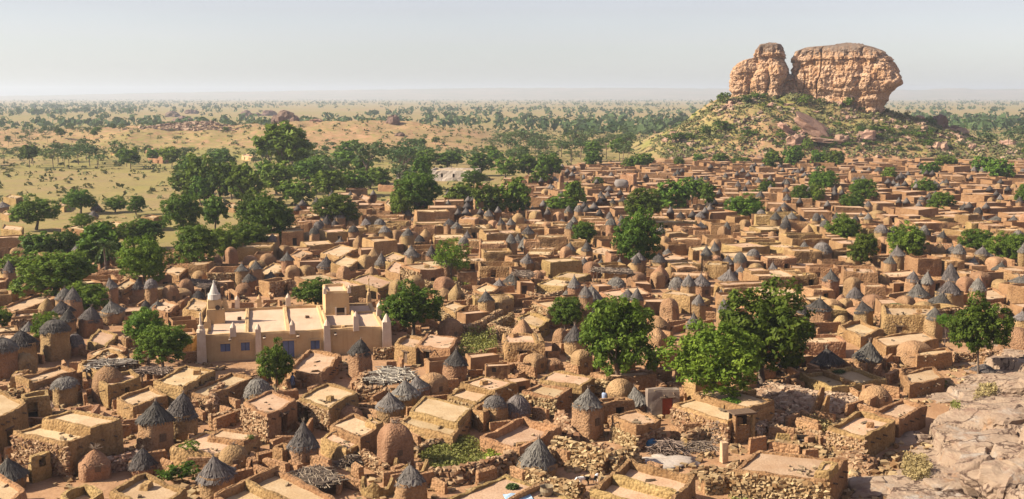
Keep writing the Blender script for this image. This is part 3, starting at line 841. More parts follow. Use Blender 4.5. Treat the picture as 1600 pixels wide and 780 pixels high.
T_(630, 225, 268, 56, 276, 'dry', 1, desc='dusty green treeline tree', group='trees of the grassland', name='savanna_tree')
for k, (px, yt, yb, w) in enumerate([(752, 240, 272, 44), (790, 244, 276, 46), (826, 240, 274, 48), (860, 240, 280, 44), (700, 238, 262, 50), (662, 232, 262, 48), (740, 262, 292, 40), (845, 262, 290, 40), (926, 235, 264, 32), (1004, 238, 264, 44), (984, 246, 264, 26), (1061, 246, 263, 22), (1206, 236, 266, 34), (1240, 226, 262, 36), (1278, 234, 260, 30), (1303, 236, 262, 36), (1125, 239, 257, 28), (1160, 244, 259, 38), (1286, 262, 300, 46), (1252, 288, 322, 34), (1276, 286, 318, 30), (1350, 280, 316, 46), (1330, 300, 330, 40), (1389, 261, 286, 25), (1444, 278, 306, 36), (1453, 252, 278, 34), (1476, 242, 263, 38), (1535, 245, 272, 40), (1562, 250, 284, 40), (1468, 301, 330, 46), (1198, 280, 302, 26), (1600, 288, 322, 30), (1318, 334, 378, 54), (1346, 365, 414, 50), (1416, 348, 404, 68), (1524, 358, 396, 54), (1562, 363, 406, 46), (1592, 366, 408, 44), (1090, 240, 254, 20), (934, 276, 292, 20), (1182, 294, 310, 22)]):
    T_(px, yt, yb, w, yb + 3, 'neem' if yb > 290 else 'far', k, desc='round dark green village tree')
# the dry palm at the left
P = gt(166, 437); s = mpp(P)
pr = empty('palm_tree', P); tag(pr, 'slim dry palm with drooping grey fronds among the left trees', 'palm')
mb = MB(); mb.tube([(0, 0, -.3), (.05, 0, 2.5), (-.05, 0, 5.0)], [.26, .19, .17], 8); mb.build('trunk', M_BARK, pr, True)
C, D = [], []
for k in range(26):
    a = RNG.uniform(0, 6.28); el = RNG.uniform(-0.9, 0.9)
    for q in range(14):
        t = q / 13
        C.append((math.cos(a) * math.cos(el) * t * 2.1, math.sin(a) * math.cos(el) * t * 2.1, 5 + math.sin(el) * t * 2 - t * t * 0.9)); D.append((math.cos(a), math.sin(a), 0.6))
V, Q = leaf_quads(np.array(C), 0.22, np.array(D), 0.5, 3)
mobj('crown', np_mesh('crown', V, Q, M_LEAFDRY, False, NPR.uniform(0, 1, len(V))), pr)

# ------------------------------------------------------------------ houses
OCC_X0, OCC_Y0, OCC_S = -230.0, 40.0, 0.5
OCC = np.zeros((920, 900), bool)
def occ_mark(poly, grow=0.4):
    poly = np.array([tuple(q)[:2] for q in poly], float); c = poly.mean(0)
    xn, yn = np.roll(poly[:, 0], -1), np.roll(poly[:, 1], -1)
    if (poly[:, 0] * yn - xn * poly[:, 1]).sum() < 0: poly = poly[::-1]
    d = poly - c; poly = c + d * (1 + grow / (np.linalg.norm(d, axis=1)[:, None] + 1e-6))
    i0, j0 = ((poly.min(0) - (OCC_X0, OCC_Y0)) / OCC_S).astype(int) - 1
    i1, j1 = ((poly.max(0) - (OCC_X0, OCC_Y0)) / OCC_S).astype(int) + 2
    i0, j0 = max(i0, 0), max(j0, 0); i1, j1 = min(i1, OCC.shape[0]), min(j1, OCC.shape[1])
    if i1 <= i0 or j1 <= j0: return np.zeros((0,), bool), None
    X, Y = np.meshgrid(OCC_X0 + (np.arange(i0, i1) + .5) * OCC_S, OCC_Y0 + (np.arange(j0, j1) + .5) * OCC_S, indexing='ij')
    m = np.ones_like(X, bool)
    n = len(poly)
    for k in range(n):
        a, b = poly[k], poly[(k + 1) % n]
        m &= ((b[0] - a[0]) * (Y - a[1]) - (b[1] - a[1]) * (X - a[0])) >= 0
    return m, (slice(i0, i1), slice(j0, j1))
def occ_set(poly, grow=0.3):
    m, s = occ_mark(poly, grow)
    if s: OCC[s] |= m
def occ_frac(poly, grow=0.1):
    m, s = occ_mark(poly, grow)
    if not s or m.sum() == 0: return 1.0
    return (OCC[s] & m).sum() / m.sum()
def circ(x, y, r, n=10):
    return [(x + r * math.cos(2 * math.pi * k / n), y + r * math.sin(2 * math.pi * k / n)) for k in range(n)]

def block_walls(cor, z0, h, seg, seed, opens=(), tw=0.26, lip=0.16, rough=1.0, batter=0.03):
    """walls of a mud block over four ground corners (counter-clockwise): weathered outline, parapet lip, real openings.
    Returns (MB walls, inset corners for the roof, list of opening frames)"""
    mb = MB()
    C4 = [Vector((c[0], c[1])) for c in cor]
    cen = sum(C4, Vector((0, 0))) / 4
    zs = [z0, z0 + (h - z0) * 0.5, h - 0.16, h]
    if h - z0 > 2.2 and seg < 1.2: zs = [z0, z0 + (h - z0) * 0.3, z0 + (h - z0) * 0.62, h - 0.2, h]
    for o in opens: zs += [o[3], o[4]]
    zs = sorted(set(round(z, 3) for z in zs))
    zs = [z for k, z in enumerate(zs) if k == 0 or z - zs[k - 1] > 0.03]
    ring = []                                  # (pos, normal, side, s)
    L4, N4, T4 = [], [], []
    for k in range(4):
        a, b = C4[k], C4[(k + 1) % 4]
        L4.append((b - a).length); t = (b - a).normalized(); T4.append(t); N4.append(Vector((t.y, -t.x)))
    for k in range(4):
        L = L4[k]; n = max(2, int(L / seg))
        cuts = [(L * i / n) for i in range(n)]
        ed = []
        for o in opens:
            if o[0] == k: ed += [o[1] * L - o[2] / 2, o[1] * L + o[2] / 2]
        cuts = [c for c in cuts if c == 0 or all(abs(c - e) > 0.16 for e in ed)] + ed
        for s in sorted(cuts):
            p = C4[k] + T4[k] * s
            nrm = N4[k]
            if s == 0:
                nrm = (N4[k] + N4[k - 1]).normalized()
                p = p + (cen - p).normalized() * 0.10
            ring.append((p, nrm, k, s, nrm.dot(N4[k])))
    nr = len(ring)
    verts = []
    for z in zs:
        f = (z - z0) / (h - z0 + 1e-6)
        for p, nrm, k, s, cs in ring:
            q = p - nrm * (batter * (z - max(z0, 0)))
            d = (n1(q.x * 0.55, q.y * 0.55, z * 0.6, seed) * 0.13 + n1(q.x * 1.7, q.y * 1.7, z * 1.7, seed + 3) * 0.085) * rough
            zz = z
            if z == zs[-1]:
                zz += (n1(q.x * 0.45, q.y * 0.45, 3.1, seed) * 0.16 + n1(q.x * 1.6, q.y * 1.6, 1.7, seed) * 0.13) * rough
                d -= 0.05
            verts.append((q.x + nrm.x * d, q.y + nrm.y * d, zz))
    faces = []
    holes = []
    for lv in range(len(zs) - 1):
        zm = (zs[lv] + zs[lv + 1]) / 2
        for j in range(nr):
            j2 = (j + 1) % nr
            k = ring[j][2]; s0 = ring[j][3]; s1 = ring[j2][3] if ring[j2][2] == k and j2 else L4[k]
            sm = (s0 + s1) / 2
            hit = None
            for oi, o in enumerate(opens):
                if o[0] == k and abs(sm - o[1] * L4[k]) < o[2] / 2 and o[3] < zm < o[4]: hit = oi
            if hit is not None:
                holes.append((hit, lv, j, j2)); continue
            faces.append((lv * nr + j, lv * nr + j2, (lv + 1) * nr + j2, (lv + 1) * nr + j))
    # parapet lip
    top = len(zs) - 1
    b0 = len(verts)
    for j, (p, nrm, k, s, cs) in enumerate(ring):
        v = verts[top * nr + j]
        iw = tw / max(cs, 0.5)
        verts.append((v[0] - nrm.x * iw, v[1] - nrm.y * iw, v[2] + n1(v[0], v[1], 7.0, seed) * 0.03))
    for j, (p, nrm, k, s, cs) in enumerate(ring):
        v = verts[top * nr + j]
        iw = (tw + 0.06) / max(cs, 0.5)
        verts.append((v[0] - nrm.x * iw, v[1] - nrm.y * iw, h - lip - 0.22))
    for j in range(nr):
        j2 = (j + 1) % nr
        faces.append((top * nr + j, top * nr + j2, b0 + j2, b0 + j))
        faces.append((b0 + j, b0 + j2, b0 + nr + j2, b0 + nr + j))
    mb.add(verts, faces)
    frames = []
    for oi, o in enumerate(opens):
        hs = [x for x in holes if x[0] == oi]
        if not hs: continue
        lv0 = min(x[1] for x in hs); lv1 = max(x[1] for x in hs) + 1
        js = hs[0][2]; je = hs[0][3]
        for x in hs:                            # widest span
            if ring[x[2]][3] < ring[js][3]: js = x[2]
        je_s = max(hs, key=lambda x: ring[x[2]][3]); je = je_s[3]
        nrm = N4[o[0]]; dep = 0.55 if o[2] > 0.5 else 0.35
        q = [Vector(verts[lv0 * nr + js]), Vector(verts[lv0 * nr + je]), Vector(verts[lv1 * nr + je]), Vector(verts[lv1 * nr + js])]
        inn = [v - Vector((nrm.x, nrm.y, 0)) * dep for v in q]
        mb.add([tuple(v) for v in q + inn], [(0, 4, 5, 1), (1, 5, 6, 2), (2, 6, 7, 3), (3, 7, 4, 0)])
        frames.append((oi, q, inn, Vector((nrm.x, nrm.y, 0))))
    ins = []
    for k in range(4):
        nn = (N4[k] + N4[k - 1]); nn = nn / max(nn.length_squared / 2, 0.3)
        ins.append(C4[k] - nn * (tw * 0.75))
    return mb, ins, frames
def roof_mb(ins, z, seed, n=6, amp=0.05, mb=None):
    mb = mb or MB()
    vs = []
    for i in range(n + 1):
        for j in range(n + 1):
            u, v = i / n, j / n
            p = ins[0].lerp(ins[3], u).lerp(ins[1].lerp(ins[2], u), v)
            vs.append((p.x, p.y, z + n1(p.x * 0.6, p.y * 0.6, 0.5, seed) * amp + n1(p.x * 2, p.y * 2, 0.5, seed) * amp * 0.4))
    fs = [(i * (n + 1) + j, i * (n + 1) + j + 1, (i + 1) * (n + 1) + j + 1, (i + 1) * (n + 1) + j) for i in range(n) for j in range(n)]
    mb.add(vs, fs)
    return mb
def facing(cor, side, z0, z1, opens, seed, size=0.26, mat=None):
    a, b = Vector((cor[side][0], cor[side][1])), Vector((cor[(side + 1) % 4][0], cor[(side + 1) % 4][1]))
    L = (b - a).length; t = (b - a) / L; nrm = Vector((t.y, -t.x)); rz = math.atan2(t.y, t.x)
    C, S, R = [], [], []
    rr = random.Random(seed)
    z = z0
    while z < z1:
        hgt = size * rr.uniform(0.6, 0.95)
        s = rr.uniform(0, size)
        while s < L - 0.08:
            w = size * rr.uniform(0.7, 1.45)
            sc, zc = s + w / 2, z + hgt / 2 + rr.uniform(-.04, .04)
            if not any(o[0] == side and abs(sc - o[1] * L) < o[2] / 2 + 0.14 and o[3] - 0.1 < zc < o[4] + 0.1 for o in opens) and rr.random() > 0.07:
                p = a + t * sc + nrm * (rr.uniform(-0.05, 0.04) - 0.03 * zc)
                C.append((p.x, p.y, zc)); S.append((w * 0.96, size * rr.uniform(0.75, 1.15), hgt * 0.98)); R.append(rz + rr.uniform(-.6, .6))
            s += w
        z += hgt
    return stones_mesh('stone_facing', C, S, R, mat or M_STONE, 0.31, 0.45)
bm_ = MB(); bm_.tube([(-.2, 0, 0), (.22, .01, -.01)], [.065, .06], 6); BEAM = bm_.mesh('roof_beam', M_WOOD)
HOUSES = []; HC = []
def house(cor, h, desc=None, label=None, opens=(), seg=0.42, stone=(), step=None, lip=0.16, wall=None, roofm=None, seed=None, spouts=0, vents=0, name='mud_house', rough=1.0, group='flat roofed mud houses', z0=-0.35, cat='house', ssize=0.21, stone_top=0.3, tilt_parapet=()):
    seed = RNG.uniform(0, 500) if seed is None else seed
    cen = sum((Vector((c[0], c[1])) for c in cor), Vector((0, 0))) / 4
    gz = tz(cen.x, cen.y)
    root = empty(name, (cen.x, cen.y, gz))
    lc = [(c[0] - cen.x, c[1] - cen.y) for c in cor]
    mbw, ins, frames = block_walls(lc, z0, h, seg, seed, opens, lip=lip, rough=rough)
    mbw.build('wall', wall or M_WALL, root)
    roof_mb(ins, h - lip, seed, 6 if seg < 1 else 3).build('roof', roofm or M_ROOF, root)
    for oi, q, inn, nrm in frames:
        o = opens[oi]
        kd = o[5] if len(o) > 5 else 'door'
        d = MB()
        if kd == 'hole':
            d.add([tuple(v) for v in inn], [(0, 1, 2, 3)]); d.build('doorway' if o[4] - o[3] > 1 else 'window', M_DARKWOOD_SHADE, root); continue  # dark sheet across the open hole paints the shade inside
        m_ = {'door': M_DARKWOOD_SHADE, 'wood': M_WOOD, 'blue': M_BLUE, 'red': M_REDDOOR}.get(kd, M_DARKWOOD_SHADE)
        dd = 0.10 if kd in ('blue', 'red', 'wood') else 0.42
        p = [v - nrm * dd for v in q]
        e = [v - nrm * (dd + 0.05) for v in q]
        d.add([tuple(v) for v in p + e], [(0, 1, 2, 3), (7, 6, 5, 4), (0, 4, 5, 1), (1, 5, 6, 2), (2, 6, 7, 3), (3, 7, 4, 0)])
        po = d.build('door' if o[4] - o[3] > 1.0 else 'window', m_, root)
        # lintel or sill
        f = MB(); w = (q[1] - q[0]); mid = (q[2] + q[3]) / 2
        f.box((mid.x + nrm.x * 0.02, mid.y + nrm.y * 0.02, mid.z + 0.06), (w.length + 0.35, 0.22, 0.12), math.atan2(w.y, w.x), 1, 0.02)
        f.build('lintel', M_WOOD if kd != 'blue' else (wall or M_WALL), po if False else root)
    for sd in stone:
        o = mobj('stone_facing', facing(lc, sd, 0.0, h - stone_top, opens, int(seed * 7) + sd, ssize), root)
        o['kind'] = 'stuff'
    if step:                                   # (u0, u1, v0, v1, rise): raised part of the roof; u along L->F, v along L->N
        for st in (step if isinstance(step[0], tuple) else [step]):
            u0, u1, v0, v1, rise = st
            L4 = [Vector(c) for c in lc]
            def bl(u, v): return (L4[0].lerp(L4[3], u)).lerp(L4[1].lerp(L4[2], u), v)
            c2 = [bl(u0, v0), bl(u0, v1), bl(u1, v1), bl(u1, v0)]
            m2, in2, _ = block_walls(c2, h - lip - 0.3, h + rise, seg, seed + 9, (), lip=lip * 0.8, rough=rough * 0.8)
            m2.build('raised_wall', wall or M_WALL, root)
            roof_mb(in2, h + rise - lip * 0.8, seed + 4, 4).build('raised_roof', roofm or M_ROOF, root)
    rr = random.Random(int(seed * 31))
    if seg < .6:                                # beam ends under the roof of the nearer houses
        a, b = Vector(lc[1]), Vector(lc[2]); t = (b - a).normalized(); nrm = Vector((t.y, -t.x)); L = (b - a).length
        nb = int(L / rr.uniform(.7, 1.1))
        for k in range(1, nb):
            if rr.random() < .25: continue
            p = a + t * (L * k / nb + rr.uniform(-.1, .1))
            mobj('roof_beam', BEAM, root, (p.x + nrm.x * .02, p.y + nrm.y * .02, h - lip - .32 + rr.uniform(-.04, .04)), None, math.atan2(nrm.y, nrm.x))
        spouts = max(spouts, rr.choice((0, 1, 1)))
    for k in range(spouts):
        sd = rr.choice((0, 1)); a, b = Vector(lc[sd]), Vector(lc[(sd + 1) % 4]); t = (b - a).normalized(); nrm = Vector((t.y, -t.x))
        p = a.lerp(b, rr.uniform(0.2, 0.8)); f = MB()
        f.tube([(p.x - nrm.x * .2, p.y - nrm.y * .2, h - lip - .1), (p.x + nrm.x * .45, p.y + nrm.y * .45, h - lip - .2)], [.06, .05], 6)
        f.build('waterspout', M_WOOD, root)
    for k in range(vents):
        u, v = rr.uniform(.2, .8), rr.uniform(.2, .8)
        p = (Vector(lc[0]).lerp(Vector(lc[3]), u)).lerp(Vector(lc[1]).lerp(Vector(lc[2]), u), v); f = MB()
        f.box((p.x, p.y, h - lip + .16), (rr.uniform(.5, .9), rr.uniform(.4, .7), .42), rr.uniform(0, 1.5), .85, .05)
        f.build('roof_hatch', wall or M_WALL, root)
    for sd, hh in tilt_parapet:                # a tall parapet on one side
        a, b = Vector(lc[sd]), Vector(lc[(sd + 1) % 4]); t = (b - a).normalized(); nrm = Vector((t.y, -t.x))
        c2 = [a + t * .05 - nrm * .02, b - t * .05 - nrm * .02, b - t * .05 - nrm * .38, a + t * .05 - nrm * .38]
        m2, i2, _ = block_walls(c2, h - .3, h + hh, seg, seed + 21, (), tw=.1, lip=.02, rough=.7, batter=0.01)
        roof_mb(i2, h + hh - .03, seed, 2, .02, m2)
        m2.build('parapet', wall or M_WALL, root)
    occ_set([(c[0], c[1]) for c in cor])
    HOUSES.append((root, h)); HC.append((cor, h - lip, seg))
    pxc = proj((cen.x, cen.y, h))
    if label: tag(root, label, cat, group)
    else: auto(root, desc or 'plain flat roofed mud house', cat, group, pxc, noun='house')
    return root
def hp(Lp, Np, Rp, yb, **kw):
    """house from three roof corners seen in the photograph (left, near, right) and the ground row under the near one"""
    G = g(Np[0], yb)
    h = z_at(Np[0], Np[1], G.y)
    h = max(1.2, min(h, 7.0))
    Lw, Nw, Rw = g(*Lp, h), g(*Np, h), g(*Rp, h)
    cor = [(v.x, v.y) for v in (Lw, Nw, Rw, Lw + Rw - Nw)]
    return house(cor, h, **kw)
# ------------------------------------------------------------------ the mosque (front wall measured between its two corner posts)
MA, MBp = g(318, 566), g(603, 551)
def mosque():
    W = math.hypot(MBp.x - MA.x, MBp.y - MA.y)
    th = math.atan2(MBp.y - MA.y, MBp.x - MA.x)
    e1 = Vector((math.cos(th), math.sin(th), 0)); e2 = Vector((-math.sin(th), math.cos(th), 0))
    h = z_at(460, 517, (MA.y + MBp.y) / 2)
    back = g(400, 480, h); D = (back - MA).dot(e2)
    root = empty('mosque', MA, th)
    tag(root, 'cream clay mosque with white spires, blue shutters and square roof tower', 'mosque')
    def op(cx, w, z0, z1, k): return (0, cx / W, w, z0, z1, k)
    U = lambda zx: (zx - 140) / 1030.0 * W
    opens = [op(U(262), .95, .95, 1.75, 'blue'), op(U(372), .85, .95, 1.8, 'blue'), op(U(612), 1.15, .0, 1.75, 'blue'), op(U(763), .9, .75, 1.65, 'blue')]
    cor = [(0, 0), (W, 0), (W, D), (0, D)]
    wb, ins, fr = block_walls(cor, -.3, h, .7, 4.0, opens, tw=.34, lip=.30, rough=.35, batter=.012)
    wb.build('wall', M_CREAM, root)
    for oi, q, inn, nrm in fr:
        o = opens[oi]
        d = MB(); p = [v - nrm * .08 for v in q]; e = [v - nrm * .14 for v in q]
        d.add([tuple(v) for v in p + e], [(0, 1, 2, 3), (7, 6, 5, 4), (0, 4, 5, 1), (1, 5, 6, 2), (2, 6, 7, 3), (3, 7, 4, 0)])
        # two leaves with a joint
        po = d.build('door' if o[4] > 1.7 and o[3] < .1 else 'shutter', M_BLUE, root)
        f = MB(); w = q[1] - q[0]; mid = (q[2] + q[3]) / 2; lo = (q[0] + q[1]) / 2
        f.box((mid.x, mid.y - .02, mid.z + .07), (w.length + .36, .16, .14)); f.build('lintel', M_CREAM, root)
        f = MB()
        for sx in (-1, 1):
            f = MB(); f.box((mid.x + sx * (w.length / 2 + .06), mid.y - .015, (mid.z + lo.z) / 2 - .004), (.12, .10, mid.z - lo.z + .02)); f.build('door_jamb' if o[3] < .1 else 'window_jamb', M_CREAM, root)
        f = MB(); f.box((mid.x, mid.y - .045 + .10, (mid.z + lo.z) / 2), (.035, .06, mid.z - lo.z)); f.build('shutter_joint', M_DARKWOOD_SHADE, root)
    zr = h - .30
    cuts = [0.0, U(335) * 0 + W * .235, W * .46, W * .665, W]
    # roof bays divided by low ridge walls
    for k in range(4):
        a, b = cuts[k] + .12, cuts[k + 1] - .02
        rb = roof_mb([Vector((a, .18)), Vector((b, .18)), Vector((b, D - .2)), Vector((a, D - .2))], zr + .02 * k, 3 + k, 7, .05)
        rb.build('roof_bay', M_CREAMROOF, root)
        if 0 < k < 4:
            mb, i2, _ = block_walls([(cuts[k] - .22, .3), (cuts[k] + .22, .3), (cuts[k] + .22, D - .3), (cuts[k] - .22, D - .3)], zr - .2, zr + .30, .9, 30 + k, (), tw=.12, lip=.02, rough=.4)
            roof_mb(i2, zr + .28, 2, 2, .02, mb); mb.build('roof_ridge', M_CREAM, root)
    mb, i2, _ = block_walls([(W * .68, D * .62), (W - .25, D * .62), (W - .25, D * .62 + .4), (W * .68, D * .62 + .4)], zr - .2, zr + .3, .9, 40, (), tw=.12, lip=.02, rough=.4)
    roof_mb(i2, zr + .28, 2, 2, .02, mb); mb.build('roof_ridge', M_CREAM, root)
    def post(u, v, z0, z1, w, kindp, mat=M_POST):
        mb = MB()
        mb.box((u, v, (z0 + z1) / 2), (w, w * .9, z1 - z0), 0, .86, .02)
        r = w * .43
        if kindp == 'cap':
            mb.lathe([(r * 1.12, z1 - .02), (r * 1.0, z1 + .10), (r * .55, z1 + w * .55), (.03, z1 + w * .85)], 8, (u, v, 0))
        else:
            mb.lathe([(r * 1.1, z1 - .02), (r * 1.0, z1 + .25), (r * .7, z1 + .3), (r * .72, z1 + .65), (r * .38, z1 + .75), (r * .3, z1 + 1.25), (.05, z1 + 1.75)], 10, (u, v, 0))
            mb.lathe([(.05, z1 + 1.6), (.11, z1 + 1.78), (.04, z1 + 1.95)], 8, (u, v, 0))
        mb.build('corner_post' if kindp == 'spire' else 'post', mat, root)
    post(-.12, -.1, -.3, h + .35, .92, 'spire'); post(W + .1, -.05, -.3, h + .55, .95, 'cap')
    post(U(445), -.1, -.3, h + .40, .62, 'cap'); post(U(832), -.1, -.3, h + .45, .72, 'cap')
    post(U(308), .1, h - .3, h + .62, .62, 'cap'); post(U(637), .1, h - .3, h + .62, .58, 'cap'); post(U(1000), .1, h - .3, h + 1.2, .58, 'cap')
    for px_, k in ((402, 0), (524, 1), (684, 2)):
        post(W * (px_ - 262) / 890.0 * .97 + .4, D - .05, h - .3, h + .95, .55, 'cap', M_CREAM if k == 1 else M_POST)
    post(.9, D * .98, h - .3, h + .75, .9, 'spire'); post(W - .3, D - .1, h - .3, h + .9, .5, 'spire', M_CREAM)
    post(W + .05, D * .42, h - .3, h + 1.0, .7, 'cap'); post(.35, D * .25, h - .3, h + .7, .7, 'cap', M_CREAM)
    # minaret at the left side
    mu, mv = W * .058, D * .55
    mb, i2, _ = block_walls([(mu - 1.05, mv - .9), (mu + 1.05, mv - .9), (mu + 1.05, mv + .9), (mu - 1.05, mv + .9)], -.3, h + 1.25, .7, 50, (), tw=.2, lip=.05, rough=.3)
    roof_mb(i2, h + 1.2, 2, 3, .02, mb); mb.build('minaret_base', M_CREAM, root)
    mb, i2, _ = block_walls([(mu - .85, mv - .45), (mu + .65, mv - .45), (mu + .65, mv + .75), (mu - .85, mv + .75)], h + 1.15, h + 2.25, .7, 51, (), tw=.2, lip=.05, rough=.3)
    roof_mb(i2, h + 2.2, 2, 3, .02, mb); mb.build('minaret_tower', M_CREAM, root)
    mb = MB(); mb.lathe([(.66, h + 2.18), (.63, h + 2.75), (.50, h + 2.78), (.27, h + 3.4), (.05, h + 4.0)], 18, (mu - .1, mv + .15, 0))
    mb.lathe([(.04, h + 3.95), (.10, h + 4.05), (.03, h + 4.18)], 8, (mu - .1, mv + .15, 0))
    sp = mb.build('white_spire', M_WHITE, root)
    mb = MB(); mb.tube([(mu + .25, mv - .5, h + 1.35), (mu + .25, mv - .9, h + 1.45)], [.10, .26], 10); mb.build('loudspeaker', M_DARKWOOD_SHADE, root)
    mb = MB(); mb.box((mu + .35, mv - .7, h + 1.3), (.35, .3, .2), .2, 1, .03); mb.build('ledge_block', M_POST, root)
    for q in range(3):
        mb = MB(); mb.box((mu + .95 + .0, mv + .3, h + 2.0 - q * .42), (.42 + q * .2, .5, .42), 0, .8, .03); mb.build('step', M_CREAM, root)
    # square tower over the sunken court
    tu0, tu1 = U(848), U(1008); tv = D * .60
    z2 = h + 2.35
    mb, i2, _ = block_walls([(tu0, tv), (tu1, tv), (tu1, D - .1), (tu0, D - .1)], -.2, z2, .7, 52, [(0, .62, .85, zr + .02, zr + .85, 'hole')], tw=.2, lip=.28, rough=.35)
    roof_mb(i2, z2 - .28, 2, 4, .03, MB()).build('tower_roof', M_CREAMROOF, root)
    mb.build('roof_tower', M_CREAM, root)
    mb = MB(); mb.box((tu0 + (tu1 - tu0) * .62, tv + .42, zr + .45), (.9, .04, .95)); mb.build('tower_doorway', M_DARKWOOD_SHADE, root)
    for sx in (-1, 1):
        mb = MB(); mb.box((tu0 + (tu1 - tu0) * .62 + sx * .52, tv - .03, zr + .46), (.16, .12, .95)); mb.build('door_jamb', M_POST, root)
    for (u, v) in ((tu0 + .1, tv + .1), (tu1 - .1, tv + .1)):
        post(u, v, z2 - .2, z2 + .35, .38, 'cap')
    # low walls of the court in front of the tower
    for (u0, u1, v0, v1, zz) in ((tu0 - .35, tu0 - .02, .4, tv, zr + .75), (tu1 + .02, tu1 + .3, .9, tv, zr + .6), (tu0, tu1, 1.0, 1.3, zr + .42)):
        mb, i2, _ = block_walls([(u0, v0), (u1, v0), (u1, v1), (u0, v1)], zr - .2, zz, .7, 60 + u0, (), tw=.1, lip=.02, rough=.35)
        roof_mb(i2, zz - .02, 2, 2, .02, mb); mb.build('court_wall', M_CREAM, root)
    mb = MB(); mb.box((tu0 + (tu1 - tu0) * .5, .75, zr + .25), (.3, .7, .4)); mb.build('court_buttress', M_CREAM, root)
    for zx in (290, 480, 667, 880):
        mb = MB(); u = U(zx); mb.tube([(u, .25, h - .38), (u, -.5, h - .55)], [.13, .10], 8); mb.build('waterspout', M_WOOD, root)
        mb = MB(); mb.lathe([(.15, -.05), (.15, .04)], 8, (u, -.42, h - .46)); mb.build('spout_rim', M_POST, root)
    for (u, v) in ((U(335), D * .62), (U(740), D * .55)):
        mb = MB(); mb.box((u, v, zr + .16), (.42, .35, .3), .2, .9, .03); mb.build('roof_vent', M_WOOD, root)
    occ_set([(MA.x + e1.x * a + e2.x * b, MA.y + e1.y * a + e2.y * b) for a, b in ((-.6, -.6), (W + .6, -.6), (W + .6, D + .6), (-.6, D + .6))], .2)
mosque()

# ------------------------------------------------------------------ houses read off the photograph, near to far
H_ = hp
H_((15, 674), (105, 693), (195, 665), 749, label='large stepped mud house with wide bare roof at lower left', opens=[(1, .74, .7, 0, .75, 'hole'), (1, .45, .25, 1.2, 1.45, 'hole')], step=(.42, .98, .1, .98, .55), lip=.2, stone=(0,), vents=0, spouts=1)
H_((-75, 640), (-28, 668), (45, 629), 726, label='mud house with dark doorway cut by the left photo edge', opens=[(1, .55, .75, .1, 1.5, 'door')], lip=.25)
H_((22, 592), (46, 603), (120, 580), 630, label='mud house with stone-lined parapet behind the lower left granary', lip=.3, tilt_parapet=((0, .3),))
H_((178, 622), (207, 637), (264, 616), 662, label='low roofed mud house beneath the windowed wall at left', lip=.2)
H_((152, 592), (167, 604), (222, 586), 640, label='narrow mud house with small square window left of the long roof', opens=[(1, .55, .5, .9, 1.4, 'hole')], lip=.3)
H_((236, 596), (286, 606), (338, 577), 640, label='mud house with grass-strewn roof below the white corner post', lip=.2, opens=[(1, .5, .5, .6, 1.6, 'hole')], vents=1)
H_((288, 611), (326, 620), (398, 588), 645, label='long low roofed mud house left of the dark round granary', lip=.25, stone=(0,), spouts=1)
H_((262, 700), (352, 714), (408, 684), 731, label='low mud house with green shrub growing on its roof', lip=.12, step=(.55, .98, .3, .98, .35), opens=[(1, .6, .6, 0, .6, 'hole')])
H_((167, 767), (235, 800), (295, 765), 846, label='mud house with notched parapet at the bottom left edge', lip=.28, rough=1.3, vents=1)
H_((-60, 770), (-10, 802), (47, 766), 850, label='plain roofed mud house in the bottom left corner')
H_((331, 778), (430, 832), (530, 778), 880, label='wide ridged roof house along the bottom edge left of centre', lip=.3, step=((.45, .52, .0, 1, .25),), tilt_parapet=((3, .25),))
H_((40, 713), (47, 718), (82, 707), 757, label='ruined upright mud wall with square hole at lower left', opens=[(1, .55, .55, 1.0, 1.6, 'hole')], name='ruined_hut', cat='ruin')
H_((88, 775), (118, 796), (166, 772), 812, label='half collapsed mud enclosure at the bottom left', lip=.6, name='ruined_hut', cat='ruin', stone=(0,))
H_((376, 630), (417, 651), (466, 627), 695, label='stone-walled house with tall dark doorway left of the thatched granary', opens=[(1, .55, .85, .15, 1.65, 'door')], stone=(0,), seg=.5, lip=.14, spouts=2)
H_((462, 622), (514, 638), (562, 612), 676, label='stone-faced house with box hatch on its roof behind the doorway house', stone=(0,), vents=1, lip=.12, opens=[(0, .3, .6, 0, 1.3, 'hole')])
H_((513, 664), (563, 686), (602, 665), 722, label='two-level mud house left of the tuft-topped domed granary', lip=.14, step=(.66, .98, .6, .98, .3))
H_((497, 684), (541, 703), (566, 690), 728, label='low forecourt block of the two-level mud house', lip=.14)
H_((623, 661), (708, 683), (741, 641), 700, label='broad mud house with bright split roof above the weedy yard', lip=.14, step=(.28, .99, .02, .98, .35), vents=1)
H_((736, 643), (755, 652), (775, 641), 676, label='narrow annex with tiny window right of the split-roof house', opens=[(1, .5, .25, 1.2, 1.5, 'hole')])
H_((697, 619), (745, 630), (780, 612), 650, label='stone house with two bright roofs right of the steep granary', stone=(0,), lip=.12)
H_((716, 599), (774, 610), (812, 597), 640, label='upper bright roof block with a recessed skylight', lip=.12, vents=1)
H_((747, 686), (812, 706), (879, 669), 730, label='walled mud house with holes under its parapet in front of the square granary', lip=.45, opens=[(1, .3, .18, 1.2, 1.36, 'hole'), (1, .5, .18, 1.2, 1.36, 'hole'), (1, .7, .18, 1.2, 1.36, 'hole')], vents=1)
H_((682, 786), (798, 836), (905, 782), 880, label='big flat pink roof with a grass basket at the bottom edge', lip=.14)
H_((812, 612), (868, 621), (898, 607), 655, label='stone house with lower roof left of the square thatched granary', stone=(0,), lip=.2)
H_((840, 592), (910, 604), (932, 588), 640, label='taller roof block behind the square thatched granary', lip=.12)
H_((954, 650), (994, 668), (1036, 656), 706, label='small stone house with muddy upper band and rough roof', stone=(0, 1), lip=.1, rough=1.3, stone_top=.75)
